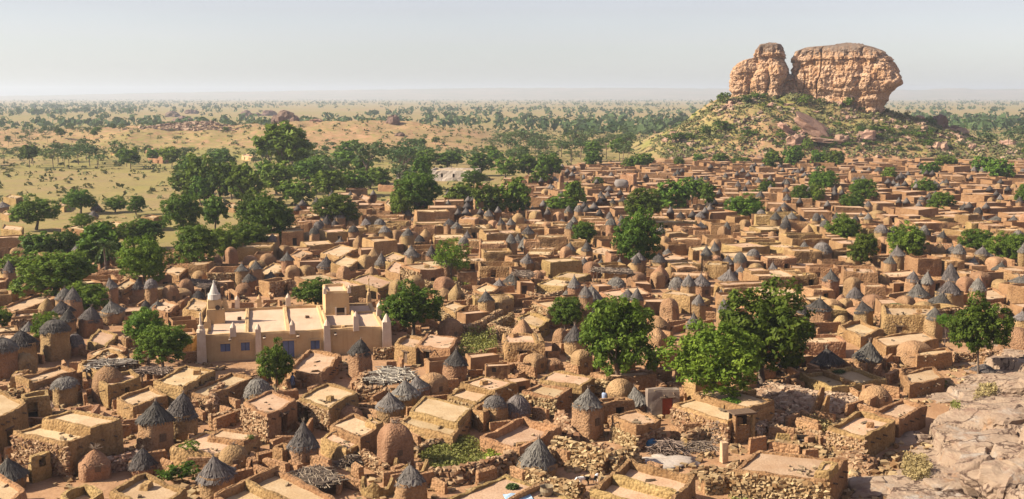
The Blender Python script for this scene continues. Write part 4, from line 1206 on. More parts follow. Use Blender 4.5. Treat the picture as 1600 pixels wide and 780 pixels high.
H_((1006, 606), (1010, 610), (1064, 609), 652, label='grey plastered house with a rust red door beside the lime green tree', wall=M_GREYPLASTER, opens=[(1, .62, .85, 0.05, 1.55, 'red')], lip=.12, seg=.45, rough=.6)
H_((1047, 632), (1137, 660), (1214, 634), 695, label='long stone house with a round pile of green leaves on its roof', stone=(0,), step=(.42, .99, .0, .98, .4), vents=1, lip=.12, spouts=1)
H_((918, 768), (1036, 800), (1092, 745), 850, label='high-parapeted mud house in the bottom centre with ridge across roof', lip=.5, step=((.46, .52, .05, .95, .1),), rough=1.2, tilt_parapet=((0, .1),))
H_((1142, 734), (1296, 752), (1328, 717), 800, label='wide pink roofed stone house left of the rock slope foot', stone=(0,), lip=.12, step=((.05, .5, .82, .99, .55),), stone_top=.2, ssize=.25)
H_((1290, 668), (1352, 684), (1402, 656), 722, label='stone house with a roof box resting against the sandstone slope', stone=(0,), lip=.3, vents=1)
H_((1362, 644), (1405, 657), (1450, 634), 690, label='pale roofed house half buried behind the slope', lip=.25)
H_((1247, 583), (1299, 605), (1388, 592), 622, label='mud house with square roof pens in front of the broad thatch cone', lip=.35, step=(.4, .46, .02, .98, .02), stone=(), vents=1)
H_((1405, 582), (1421, 602), (1478, 590), 624, label='mud house just above the sandstone slope crest', lip=.2)
H_((1376, 474), (1380, 491), (1468, 493), 527, label='long house with net-patterned front wall right of the twin granaries', lip=.4, opens=[(1, .3, .6, .1, 1.3, 'wood')], vents=2)
H_((1362, 527), (1384, 542), (1469, 531), 556, label='low wide mud house above the beehive with two holes', lip=.15)
H_((1308, 509), (1345, 527), (1382, 516), 545, label='mud house with broken roof corner right of the mud dome', lip=.3, rough=1.6)
H_((1425, 548), (1432, 557), (1490, 551), 582, label='shadowed low house right of the beehive with two holes')
H_((1230, 524), (1242, 536), (1325, 534), 562, label='low dark red house below the square stone granary', wall=M_WALLRED, lip=.25)
H_((925, 583), (945, 591), (1030, 586), 614, wall=M_WALLRED, label='shadowed red house under the dark bushy tree', lip=.15)
H_((1005, 575), (1010, 582), (1052, 579), 602, label='low roofed house behind the red-doored grey house')
H_((423, 699), (441, 706), (459, 698), 734, label='small curved mud enclosure left of the steep cone granary', lip=.7)
H_((1033, 458), (1079, 465), (1092, 459), 492, label='tall box-like house with blank wall right of centre', lip=.1, seg=.5)
H_((1070, 468), (1100, 474), (1112, 468), 492, label='lower shaded block joined to the tall box-like house')
H_((837, 444), (881, 448), (926, 430), 462, label='two-roomed mud house left of the stick canopy', lip=.12, step=(.5, .98, .02, .98, .25))
H_((784, 521), (788, 537), (853, 538), 566, label='wide house with dark doorway and row of drain holes left of the small tree', lip=.14, step=((.75, .98, .05, .95, .2),), opens=[(1, .45, .8, 0, 1.15, 'door'), (1, .12, .2, 1.1, 1.3, 'hole')], vents=1)
H_((805, 497), (842, 514), (862, 500), 534, label='mud house with broken upper roof left of the small round tree', lip=.3, rough=1.5, stone=(0,))
H_((615, 538), (650, 546), (668, 529), 574, label='left half of the double roofed house below the mosque tree', opens=[(0, .5, .6, .1, 1.2, 'wood')], lip=.3)
H_((650, 540), (704, 548), (718, 527), 578, label='right half of the double roofed house with a black doorway', opens=[(0, .3, .7, 0, 1.45, 'door')], lip=.12)
H_((447, 578), (503, 588), (535, 553), 612, label='mud house with lumpy parapet in front of the mosque right wing', lip=.3, rough=1.4)
H_((686, 478), (712, 487), (733, 478), 500, label='small house with dark open side right of the mosque tree', opens=[(1, .55, .8, 0, 1.2, 'hole')])
H_((738, 452), (760, 461), (782, 450), 474, label='bright roofed stone house left of the pointed granary pair', stone=(0,))
H_((133, 532), (166, 542), (186, 521), 556, label='small house with smoke hole in front of the round granaries at left', opens=[(0, .5, .3, .5, .8, 'hole')])
H_((186, 524), (196, 530), (225, 518), 548, label='tiny block beside the small house left of the leafy pair')
H_((118, 570), (152, 583), (202, 556), 596, label='flat terrace house with thin parapets right of the tall left granary', lip=.3)
H_((133, 552), (160, 562), (200, 545), 575, label='pinkish roof terrace behind the thin parapets at left', lip=.14)
H_((0, 480), (24, 490), (90, 465), 512, label='long house with pale roof edge under the left trees', lip=.25)
H_((177, 448), (190, 457), (215, 441), 470)
H_((235, 480), (262, 491), (281, 475), 505); H_((283, 484), (316, 490), (332, 470), 505)
H_((935, 456), (958, 470), (1022, 462), 484, wall=M_WALLRED, label='reddish roofed house above the dark bushy tree', lip=.12, step=(.5, .98, .1, .9, .2))
H_((915, 391), (946, 401), (972, 393), 416); H_((1025, 404), (1052, 412), (1076, 402), 426); H_((1075, 386), (1082, 393), (1118, 389), 408)
H_((1328, 416), (1340, 428), (1377, 424), 442); H_((1374, 425), (1388, 433), (1440, 429), 448)
H_((1518, 455), (1542, 470), (1578, 464), 482); H_((1540, 478), (1556, 492), (1580, 486), 506)
H_((400, 425), (425, 431), (452, 415), 443); H_((450, 398), (470, 404), (490, 394), 420); H_((515, 412), (545, 419), (566, 405), 436)
H_((600, 422), (625, 430), (640, 414), 445); H_((590, 405), (612, 412), (636, 400), 424)
H_((500, 395), (530, 402), (560, 388), 416); H_((250, 425), (280, 431), (295, 418), 445)
H_((-5, 425), (10, 440), (22, 415), 450); H_((545, 437), (590, 452), (620, 440), 470)

# ------------------------------------------------------------------ granaries
def gran_body(seed, kindb, n=36, m=16):
    th = np.linspace(0, 2 * math.pi, n, endpoint=False)
    t = np.linspace(0, 1, m)
    if kindb == 'square': prof = 0.5 * (1.0 - 0.07 * t); ex = np.full(m, 5.0)
    elif kindb == 'round': prof = 0.5 * (0.96 + 0.10 * np.sin(t * 2.6)); ex = np.full(m, 2.2)
    else:
        if kindb == 'dome': tb = .60; b0 = 0.5 * (0.98 + 0.02 * np.sin(np.clip(t / tb, 0, 1) * 2.5)); ex = 8 - 4.2 * t
        elif kindb == 'pear': tb = .52; b0 = 0.5 * (0.66 + 0.36 * sstep(t / .6)); ex = 5.5 - 3 * t
        elif kindb == 'beehive': tb = .30; b0 = np.full(m, 0.5); ex = 3.2 - 1.2 * t
        elif kindb == 'point': tb = .5; b0 = np.full(m, 0.5); ex = 4.5 - 2 * t
        t = np.concatenate([np.linspace(0, tb, 5)[:-1], tb + (1 - tb) * np.sin(np.linspace(0, math.pi / 2, m - 4))])
        q = np.clip((t - tb) / (1 - tb), 0, 1)
        b0 = np.interp(t, np.linspace(0, 1, m), b0); ex = np.interp(t, np.linspace(0, 1, m), ex)
        fall = np.sqrt(np.clip(1 - q ** 2, 0, 1)) if kindb != 'point' else np.clip(1 - q, 0, 1) ** 0.8
        prof = b0 * np.maximum(fall, 0.02)
    ca, sa = np.cos(th), np.sin(th)
    V = []
    for k in range(m):
        e = 2 / ex[k]
        x = np.sign(ca) * np.abs(ca) ** e * prof[k]; y = np.sign(sa) * np.abs(sa) ** e * prof[k]
        V.append(np.stack([x, y, np.full(n, t[k])], 1))
    V = np.concatenate(V)
    d = (fbm(V * 3.0 + 2, 3, seed) - 0.5) * 0.10 + (fbm(V * 11.0 + 2, 2, seed + 2) - 0.5) * 0.035
    r = np.linalg.norm(V[:, :2], axis=1)[:, None] + 1e-6
    V[:, :2] += V[:, :2] / r * np.minimum(d[:, None], r)
    V[:n, 2] = -0.12
    I = np.arange(n * m).reshape(m, n); J = np.roll(I, -1, 1)
    Q = np.stack([I[:-1], J[:-1], J[1:], I[1:]], -1).reshape(-1, 4)
    return np_mesh('body', V, Q, M_GRAN, True)
GB = {k: [gran_body(600 + 7 * i + 31 * j, k) for i in range(3)] for j, k in enumerate(('square', 'round', 'dome', 'pear', 'beehive', 'point'))}
def thatch(seed, style):
    """cone of straw: a rough base cone plus hundreds of loose straws lying down its slope and fraying at the eave"""
    r = np.random.RandomState(seed)
    n, m = 48, 10
    th = np.linspace(0, 2 * math.pi, n, endpoint=False)
    t = np.linspace(0, 1, m)                    # 0 eave .. 1 tip
    def prof(t):
        if style == 'hat': return (1 - t) ** 1.12 * 0.97 + 0.03
        if style == 'cap': return np.sqrt(np.clip(1 - t ** 2.0, 0, 1)) * 0.8 + (1 - t) * 0.2
        return (1 - t) ** 0.8 * 0.96 + 0.04
    V = []
    for k in range(m):
        rad = prof(t[k]) * (1 + r.normal(0, 0.04, n) + 0.07 * np.sin(th * 2 + seed) * (1 - t[k]) + 0.05 * np.sin(th * 5 + seed * 2 + k * .4)) + (0.035 if (k + seed) % 3 == 0 and 0 < k < m - 1 else 0)
        z = t[k] + (r.normal(0, 0.03, n) if k == 0 else r.normal(0, 0.008, n))
        V.append(np.stack([rad * np.cos(th), rad * np.sin(th), z], 1))
    inner = V[0] * np.array([0.86, 0.86, 1]) + np.array([0, 0, 0.02])
    V = np.concatenate([inner] + V)
    I = np.arange(len(V)).reshape(m + 1, n); J = np.roll(I, -1, 1)
    Q = np.stack([I[:-1], J[:-1], J[1:], I[1:]], -1).reshape(-1, 4)
    T = np.repeat(r.uniform(0.1, 0.5, n)[None], m + 1, 0).ravel() + r.uniform(0, 0.15, n * (m + 1))
    ns = 420 if style != 'cap' else 480
    a = r.uniform(0, 2 * math.pi, ns); t0 = r.uniform(0.0, 0.85, ns) ** 1.25
    ln = r.uniform(0.12, 0.3, ns)
    t1 = np.maximum(t0 - ln, -0.10 - r.uniform(0, .06, ns)); a1 = a + r.normal(0, 0.06, ns)
    lift = r.uniform(0.015, 0.08 if style == 'hat' else 0.13, ns)
    r0 = prof(np.clip(t0, 0, 1)) + 0.012; r1 = prof(np.clip(t1, 0, 1)) + lift + np.where(t1 < 0, -t1 * 0.25, 0)
    w = 0.018
    def pt(rr, aa, z): return np.stack([rr * np.cos(aa), rr * np.sin(aa), z], 1)
    da0 = w / np.maximum(r0, 0.08); da1 = w * 0.8 / np.maximum(r1, 0.08)
    SV = np.stack([pt(r0, a - da0, t0 + .01), pt(r1, a1 - da1, t1 + lift * .5), pt(r1, a1 + da1, t1 + lift * .5), pt(r0, a + da0, t0 + .01)], 1).reshape(-1, 3)
    SQ = np.arange(4 * ns).reshape(-1, 4) + len(V)
    return np_mesh('thatch_roof', np.concatenate([V, SV]), np.concatenate([Q, SQ]), M_THATCH, False, np.concatenate([T, np.repeat(r.uniform(0, 1, ns), 4)]))
def tuft(seed, sprawl, n=12, cone=True):
    r = random.Random(seed); mb = MB()
    if cone: mb.lathe([(.12, -.08), (.07, .08), (.035, .20), (.02, .30)], 7, jit=.15)
    for k in range(n):
        a = r.uniform(0, 6.28); e = r.uniform(.25, 1.0) * sprawl; L = r.uniform(.22, .5)
        mb.tube([(0, 0, .02), (math.cos(a) * e * L, math.sin(a) * e * L, L * (1.15 - .75 * e))], [.018, .008], 4, False)
    me = mb.mesh('straw_tuft', M_STICK)
    a = me.attributes.new('tint', 'FLOAT', 'POINT'); a.data.foreach_set('value', np.repeat(NPR.uniform(0, 1, len(me.vertices)), 1).astype(np.float32))
    return me
THATCH = {'hat': [thatch(700 + i, 'hat') for i in range(7)], 'cap': [thatch(720 + i, 'cap') for i in range(4)], 'shag': [thatch(740 + i, 'shag') for i in range(5)]}
TUFT = [tuft(760 + i, .5) for i in range(3)]; TUFTW = [tuft(770 + i, 1.25, 22, False) for i in range(3)]
hm = MB(); hm.box((0, 0, 0), (.5, .08, .55), 0, 1, .01); hm.box((0, -.05, 0), (.08, .04, .5)); HATCH = hm.mesh('hatch', M_WOOD)
pm = MB(); pm.tube([(-.1, 0, 0), (.45, .02, .05)], [.035, .028], 5); PEG = pm.mesh('peg', M_WOOD)
NGR = {'thatched_granary': 0, 'domed_granary': 0}
GDESC = {'hat': 'granary under a pointed grey thatch cone', 'shag': 'granary under a shaggy dark thatch roof', 'cap': 'granary wearing a rounded scruffy straw cap',
         'dome': 'mud granary with rounded dome top', 'pear': 'pear-shaped bare mud granary', 'beehive': 'beehive-shaped bare mud granary', 'point': 'mud granary rising to blunt point'}
def granary(px, yt, ye, yb, w, st, body='square', lab=None, tw=0, i=None, hatch=False, P=None, rz=None):
    """px, top row, eave row (None for a bare dome), ground row, width px (thatch width if it has one), style"""
    i = RNG.randrange(100) if i is None else i
    th = st in ('hat', 'shag', 'cap')
    rb = None
    if P is None:
        G = g(px, yb); s = mpp(G)
        wm = w * s
        wb = wm * (0.86 if st == 'hat' else 0.93) if th else wm
        f = Vector((G.x, G.y, 0)).normalized()
        P = G + f * wb * 0.42
    else:
        s = mpp(P); wm = w * s; wb = wm * (0.86 if st == 'hat' else 0.93) if th else wm
    sd = (CAMH) / math.hypot(P.x, P.y)
    root = empty('thatched_granary' if th else 'domed_granary', (P.x, P.y, tz(P.x, P.y)))
    rz = RNG.uniform(0.35, 0.95) if rz is None else rz
    root.rotation_euler = (RNG.gauss(0, .035), RNG.gauss(0, .035), rz)
    if th:
        zt = z_at(px, yt, P.y); ze = z_at(px, ye, P.y - wm * .5 * .97)
        ze = max(ze, .5); H = max(zt - ze, wm * .3)
        mobj('body', GB[body][i % 3], root, (0, 0, 0), (wb, wb, ze + H * .12))
        r = mobj('thatch_roof', THATCH[st][i % len(THATCH[st])], root, (0, 0, ze), (wm * .5 * RNG.uniform(.92, 1.08), wm * .5 * RNG.uniform(.92, 1.08), H * .88))
        r.rotation_euler = (RNG.gauss(0, .07), RNG.gauss(0, .07), RNG.uniform(0, 6))
        k = wm * .5
        q = mobj('straw_tuft', (TUFTW if st == 'cap' else TUFT)[i % 3], r, (0, 0, .93), (.85, .85, .85 * wm * .5 / (H * .88)))
    else:
        zt = z_at(px, yt, P.y + wm * .1)
        zt = max(zt - wm * .06, .7)
        mobj('body', GB[st][i % 3], root, (0, 0, 0), (wm, wm, zt))
        if tw:
            mobj('straw_tuft', TUFTW[i % 3], root, (0, 0, zt - .05), (wm * .5 * tw,) * 3)
        if (w > 20 or hatch):
            mobj('hatch', HATCH, root, (0, -wm * .485, zt * .45), (.8, 1, .8))
            for q_ in range(RNG.randrange(2, 5)):
                a_ = RNG.uniform(0, 6.28)
                k_ = mobj('peg', PEG, root, (math.cos(a_) * wm * .40, math.sin(a_) * wm * .40, zt * RNG.uniform(.45, .62)), None, a_)
    if hatch:
        hh = (ze if th else zt) * .55
        mobj('hatch', HATCH, root, (0, -wb * .5 + .0, hh), (1, 1, 1))
    occ_set(circ(P.x, P.y, wb * .55), .0)
    pxc = (px, (yt + yb) / 2)
    if lab: tag(root, lab, 'granary', 'granaries between the houses')
    else: auto(root, GDESC[st], 'granary', 'granaries between the houses', pxc)
    NGR[root.name.split('.')[0]] += 1
    return root
G_ = granary
G_(243, 623, 665, 712, 51, 'hat', 'square', 'granary with neat grey cone leaning on the large stepped house', hatch=True)
G_(286, 609, 656, 690, 46, 'shag', 'round', 'stout granary with bulging shaggy thatch right of the neat cone at left')
G_(16, 710, 750, 768, 46, 'hat', 'round', 'squat granary with low dark cone in the bottom left corner')
G_(339, 706, 753, 782, 56, 'hat', 'round', 'wide grey cone granary below the shrub-topped house roof')
G_(148, 697, None, 752, 43, 'point', lab='mud granary with windblown straw tuft in front of the stepped house', tw=1.2)
G_(224, 697, 735, 745, 40, 'shag', 'round', 'small shaggy cone granary right of the windblown tuft one')
G_(104, 587, 608, 634, 36, 'cap', 'square', 'slim square granary with dark cap at left above the field of white stones')
G_(172, 568, None, 628, 47, 'beehive', lab='streaked straw-tufted beehive granary behind the windowed wall', tw=.6)
G_(367, 690, None, 742, 46, 'beehive', lab='low beehive granary with crossed sticks right of the shrub roof', tw=.9)
G_(404, 588, 622, 634, 42, 'cap', 'round', 'dark rounded granary beneath the small upright tree by the mosque')
G_(475, 654, 706, 733, 49, 'hat', 'round', 'steep cone granary with a long finial right of the tall doorway house', hatch=True)
G_(543, 629, None, 666, 45, 'beehive', lab='low beehive granary with straw tuft behind the two-level house', tw=.8)
G_(618, 657, None, 740, 50, 'dome', lab='tall domed granary crowned with scattered sticks above the weedy yard', tw=1.1)
G_(643, 726, 765, 798, 48, 'shag', 'square', 'granary with torn straw cap at the bottom edge left of the weedy yard')
G_(611, 609, 641, 666, 46, 'hat', 'round', 'front granary of the three cones below the stick-roofed shelter')
G_(634, 590, 622, 648, 46, 'hat', 'round', 'middle granary of the three cones below the stick-roofed shelter')
G_(655, 585, 612, 634, 40, 'hat', 'round', 'rear granary of the three cones below the stick-roofed shelter')
G_(677, 580, None, 628, 38, 'dome', lab='smooth orange domed granary right of the three cones')
G_(775, 616, 640, 670, 36, 'cap', 'square', 'granary with stringy straw cap left of the small shaggy pair')
G_(808, 613, 648, 664, 38, 'cap', 'round', 'granary with torn straw cap beside the stone house with two roofs')
G_(838, 681, 735, 752, 61, 'shag', 'round', 'broad shaggy dark thatch granary in the lower centre', hatch=True)
G_(918, 604, 640, 689, 49, 'hat', 'square', 'tall square granary with neat grey cone above the rubble wall', hatch=True, rz=.78)
G_(971, 587, None, 639, 38, 'pear', lab='pear-shaped mud granary lit on one side under the dark bushy tree', rz=.85)
G_(996, 600, 636, 650, 44, 'hat', 'round', 'grey cone granary in front of the house with the red door')
G_(1367, 599, None, 638, 42, 'beehive', lab='brown stone beehive granary above the flat roof by the slope', tw=.25)
G_(1278, 463, 486, 514, 38, 'hat', 'square', 'square granary with flaring flat cone right of the biggest tree')
G_(1336, 445, 470, 480, 29, 'shag', 'round'); G_(1363, 457, None, 489, 28, 'dome', tw=.5); G_(1340, 477, None, 501, 32, 'dome', tw=.8)
G_(1434, 440, 465, 473, 34, 'hat', 'square'); G_(1482, 436, 461, 490, 36, 'shag', 'square'); G_(1468, 455, 476, 492, 34, 'hat', 'square')
G_(1484, 408, 444, 452, 28, 'shag', 'round'); G_(1487, 382, 400, 408, 28, 'hat', 'square'); G_(1537, 388, 403, 414, 24, 'hat', 'round')
G_(1518, 400, 420, 424, 28, 'hat', 'round'); G_(1555, 399, None, 424, 24, 'dome', tw=.5); G_(1563, 408, 426, 430, 25, 'hat', 'round')
G_(1530, 422, None, 451, 25, 'dome'); G_(1562, 434, None, 453, 25, 'beehive'); G_(1590, 430, 442, 470, 26, 'hat', 'round'); G_(1433, 401, None, 413, 17, 'beehive')
G_(1284, 376, 396, 413, 27, 'cap', 'square'); G_(1257, 376, 398, 406, 24, 'shag', 'round'); G_(1287, 411, None, 428, 18, 'dome'); G_(1208, 408, 429, 432, 22, 'hat', 'round')
G_(1231, 545, 581, 588, 37, 'hat', 'round', 'grey cone granary beside the bare trunk of the biggest tree'); G_(1292, 540, 572, 585, 48, 'hat', 'round', 'broad spreading thatch cone behind the house with roof pens')
G_(1355, 528, 563, 582, 41, 'hat', 'square', 'grey cone granary right of the broad spreading cone'); G_(1427, 529, None, 572, 40, 'dome', lab='domed granary pierced by two small holes', rz=.5)
G_(1445, 505, 521, 528, 33, 'hat', 'round'); G_(1536, 572, 586, 592, 38, 'shag', 'round', 'grey straw heap-like roof just above the slope crest'); G_(1585, 508, None, 566, 42, 'dome', lab='broad shadowed mud granary at the right photo edge')
G_(1597, 555, 578, 590, 26, 'hat', 'round'); G_(1596, 484, 500, 520, 28, 'hat', 'round')
G_(1095, 426, 447, 470, 29, 'hat', 'square', 'grey cone granary right of the tall box-like house', hatch=True); G_(1058, 430, 455, 458, 24, 'cap', 'round'); G_(1030, 413, None, 448, 25, 'point', rz=.7); G_(995, 423, None, 453, 26, 'dome', rz=.7); G_(1046, 416, None, 440, 16, 'dome')
G_(963, 431, 454, 456, 29, 'cap', 'round'); G_(924, 444, 474, 496, 35, 'shag', 'round', 'large shaggy cone granary above the small round tree'); G_(957, 465, None, 488, 28, 'beehive')
G_(912, 400, 417, 427, 22, 'hat', 'square'); G_(938, 402, 421, 426, 23, 'hat', 'round'); G_(968, 401, 421, 426, 23, 'hat', 'round'); G_(1136, 398, 415, 424, 24, 'hat', 'square'); G_(1138, 418, 440, 448, 31, 'hat', 'round'); G_(1157, 413, 431, 436, 26, 'hat', 'round')
G_(1142, 408, None, 422, 17, 'beehive'); G_(1180, 421, None, 436, 23, 'beehive', tw=.5); G_(1140, 437, None, 456, 18, 'beehive'); G_(1126, 450, 468, 474, 21, 'hat', 'round')
G_(898, 504, 536, 559, 36, 'hat', 'round', 'grey cone granary tucked left of the dark bushy tree'); G_(875, 511, None, 551, 21, 'dome', tw=.6); G_(909, 544, None, 588, 29, 'dome', lab='pale upright domed granary against the dark bushy tree'); G_(836, 549, None, 584, 31, 'dome'); G_(864, 558, None, 582, 27, 'dome')
G_(1026, 508, None, 545, 31, 'point', lab='pyramid-topped mud granary right of the dark bushy tree', rz=.8); G_(886, 452, 466, 474, 19, 'shag', 'round'); G_(840, 421, None, 442, 21, 'beehive'); G_(804, 425, 445, 452, 24, 'hat', 'round')
G_(571, 397, None, 426, 21, 'dome'); G_(596, 393, 415, 421, 23, 'hat', 'round'); G_(650, 393, None, 412, 23, 'beehive'); G_(510, 398, 420, 428, 29, 'hat', 'round'); G_(457, 413, None, 441, 21, 'dome'); G_(423, 422, 437, 450, 21, 'hat', 'round')
G_(519, 424, None, 438, 24, 'beehive'); G_(644, 413, None, 435, 25, 'point'); G_(564, 527, 556, 592, 34, 'shag', 'square', 'tall granary with ragged cap before the mosque right wing'); G_(709, 543, 574, 604, 41, 'hat', 'round', 'neat steep cone granary above the stone house with two roofs', hatch=True)
G_(693, 447, None, 474, 29, 'point', tw=.5); G_(781, 459, None, 494, 34, 'dome', lab='big block-like domed granary inside the stone walls', rz=.75); G_(780, 434, 450, 456, 24, 'hat', 'square'); G_(799, 424, 443, 448, 27, 'hat', 'round')
G_(100, 467, 492, 520, 37, 'hat', 'square', 'neat cone granary in front of the wide left edge tree'); G_(41, 484, None, 510, 33, 'beehive', tw=.4); G_(141, 477, 504, 527, 35, 'shag', 'square', 'dark shaggy granary in the middle of the left row of three'); G_(177, 467, 490, 508, 38, 'hat', 'round', 'wide grey cone granary at the right of the left row of three')
G_(87, 496, 522, 564, 38, 'cap', 'square', 'tall square granary with dark rounded cap at left'); G_(119, 518, 541, 556, 26, 'cap', 'round'); G_(38, 513, 542, 574, 41, 'shag', 'square', 'granary with frayed dark thatch at the left edge'); G_(45, 500, 522, 535, 26, 'hat', 'round'); G_(39, 549, None, 588, 29, 'dome', lab='small domed granary with frayed straw below the left row', tw=.6)
G_(3, 525, 550, 594, 42, 'cap', 'square'); G_(7, 450, None, 476, 27, 'dome'); G_(163, 439, None, 460, 21, 'beehive', tw=.4); G_(206, 425, None, 448, 21, 'dome'); G_(312, 421, None, 443, 23, 'beehive'); G_(326, 413, None, 432, 17, 'beehive', tw=.8); G_(340, 409, None, 426, 18, 'beehive')
G_(284, 448, None, 474, 27, 'dome', tw=.4); G_(310, 453, 470, 474, 22, 'shag', 'round'); G_(334, 442, 464, 470, 23, 'hat', 'round'); G_(381, 441, None, 464, 24, 'beehive'); G_(391, 426, 440, 458, 23, 'shag', 'square'); G_(228, 468, 484, 490, 17, 'shag', 'round'); G_(247, 468, 486, 492, 26, 'shag', 'round'); G_(395, 406, None, 420, 20, 'beehive')
G_(36, 396, 411, 416, 18, 'hat', 'square'); G_(125, 391, 404, 412, 15, 'hat', 'round'); G_(523, 341, 356, 362, 20, 'hat', 'round'); G_(412, 364, None, 381, 20, 'beehive'); G_(481, 361, None, 376, 19, 'beehive'); G_(533, 358, None, 372, 18, 'beehive'); G_(553, 352, None, 365, 18, 'point'); G_(576, 334, None, 348, 17, 'beehive'); G_(638, 324, 336, 344, 14, 'hat', 'round'); G_(650, 335, 345, 349, 17, 'hat', 'round')
G_(753, 342, None, 360, 16, 'beehive'); G_(770, 343, None, 360, 14, 'dome'); G_(788, 340, None, 354, 15, 'dome'); G_(704, 353, None, 368, 19, 'beehive'); G_(656, 365, 380, 387, 20, 'shag', 'round'); G_(532, 371, 384, 388, 22, 'hat', 'round'); G_(615, 363, 376, 380, 15, 'shag', 'round'); G_(594, 352, None, 365, 16, 'beehive')
G_(6, 313, 324, 332, 18, 'hat', 'square', 'cone granary at the far left edge above the field walls'); G_(146, 328, 339, 343, 15, 'shag', 'round'); G_(151, 316, 330, 332, 18, 'hat', 'round')
G_(1043, 386, 400, 404, 20, 'hat', 'round'); G_(1345, 330, 345, 352, 16, 'hat', 'square', ); G_(1332, 312, 323, 328, 16, 'hat', 'round'); G_(1505, 316, 328, 338, 17, 'hat', 'square'); G_(1408, 268, 280, 286, 15, 'hat', 'round'); G_(1402, 283, 297, 301, 19, 'hat', 'round'); G_(1583, 335, 350, 355, 20, 'hat', 'round'); G_(1535, 335, 348, 352, 15, 'hat', 'round'); G_(1549, 313, None, 330, 20, 'dome'); G_(1252, 334, 347, 352, 16, 'hat', 'square'); G_(1283, 333, 345, 352, 17, 'hat', 'square'); G_(1095, 346, 357, 362, 19, 'hat', 'square'); G_(1143, 325, 338, 344, 17, 'hat', 'round'); G_(1073, 340, None, 352, 14, 'dome'); G_(1082, 366, None, 386, 16, 'dome'); G_(1152, 337, 348, 352, 14, 'hat', 'round'); G_(944, 344, None, 360, 17, 'beehive'); G_(893, 343, None, 358, 14, 'beehive'); G_(879, 341, 350, 354, 16, 'hat', 'round'); G_(931, 335, 344, 348, 18, 'hat', 'round')
G_(809, 363, 379, 388, 17, 'hat', 'round'); G_(819, 367, 388, 392, 20, 'hat', 'round'); G_(841, 365, 380, 386, 24, 'hat', 'round'); G_(907, 317, None, 334, 13, 'dome'); G_(923, 319, None, 336, 14, 'dome'); G_(819, 326, 333, 338, 14, 'hat', 'round'); G_(832, 321, 331, 336, 14, 'hat', 'round'); G_(816, 337, 348, 352, 22, 'hat', 'round')
G_(1325, 305, None, 318, 16, 'beehive'); G_(1350, 356, None, 372, 17, 'beehive'); G_(1370, 327, None, 345, 20, 'dome'); G_(1378, 335, None, 352, 17, 'dome'); G_(1475, 344, None, 360, 20, 'beehive'); G_(1496, 350, None, 366, 18, 'point'); G_(1443, 325, 336, 342, 18, 'shag', 'round'); G_(1455, 327, 338, 342, 16, 'shag', 'round'); G_(1556, 337, 346, 350, 20, 'shag', 'round'); G_(1230, 296, None, 312, 12, 'dome'); G_(1335, 264, None, 276, 14, 'dome'); G_(1422, 276, None, 292, 15, 'dome'); G_(1416, 287, None, 297, 13, 'beehive')
# ------------------------------------------------------------------ dry-stone walls and rubble heaps
def path3(pts):
    return [g(*p) for p in pts]
def stone_wall(pts, hgt, label, wid=.5, size=.22, heap=False, mat=None, group='rough stone walls', cat='wall', name='stone_wall', h2=None):
    W = path3(pts)
    cen = sum(W, Vector()) / len(W)
    root = empty(name, (cen.x, cen.y, 0))
    C, S, R = [], [], []
    core = MB()
    tot = sum((W[k + 1] - W[k]).length for k in range(len(W) - 1))
    run = 0
    for k in range(len(W) - 1):
        a, b = W[k] - cen, W[k + 1] - cen
        L = (b - a).length; t = (b - a) / L; nrm = Vector((t.y, -t.x, 0)); rz = math.atan2(t.y, t.x)
        n = max(1, int(L / .9))
        for q in range(n):
            p = a + t * (L * (q + .5) / n)
            hh = hgt if h2 is None else hgt + (h2 - hgt) * (run + L * (q + .5) / n) / tot
            hh *= 1 + .22 * n1(p.x * .5 + cen.x, p.y * .5, 2.2)
            core.box((p.x, p.y, hh * .42 - .1), (L / n + .1, wid * (1.0 if heap else .72), hh * .84 + .2), rz + .02 * q, .25 if heap else .85, .05)
            nl = max(2, int(hh / (size * .72)))
            for lv in range(nl + 1):
                z = min(lv * hh / nl, hh)
                half = wid * .5 * (1 - (.72 if heap else .12) * z / hh)
                s = 0
                while s < L / n:
                    w = size * RNG.uniform(.6, 1.5)
                    for sd in ((-1, 1) if lv < nl else ((-.5, .5) if wid > .4 else (0,))):
                        jn = RNG.uniform(-.06, .06) if not heap else RNG.uniform(-.15, .15)
                        e = p + t * (s - L / n / 2 + w / 2) + nrm * (half * sd + jn)
                        C.append((e.x, e.y, z + size * .2 + RNG.uniform(-.06, .06))); S.append((w, size * RNG.uniform(.7, 1.5), size * RNG.uniform(.45, 1.0))); R.append(rz + RNG.uniform(-.5, .5) * (2.5 if heap else 1))
                    s += w
        run += L
    core.build('core', M_WALL, root)
    o = mobj('stones', stones_mesh('stones', C, S, R, mat or M_STONE, .28, .5), root); o['kind'] = 'stuff'
    for k in range(len(W) - 1):
        a, b = W[k], W[k + 1]; t = (b - a).normalized(); nn = Vector((t.y, -t.x, 0)) * wid * .5
        occ_set([(a + nn).to_2d(), (b + nn).to_2d(), (b - nn).to_2d(), (a - nn).to_2d()], .05)
    if isinstance(label, str): tag(root, label, cat, group)
    return root
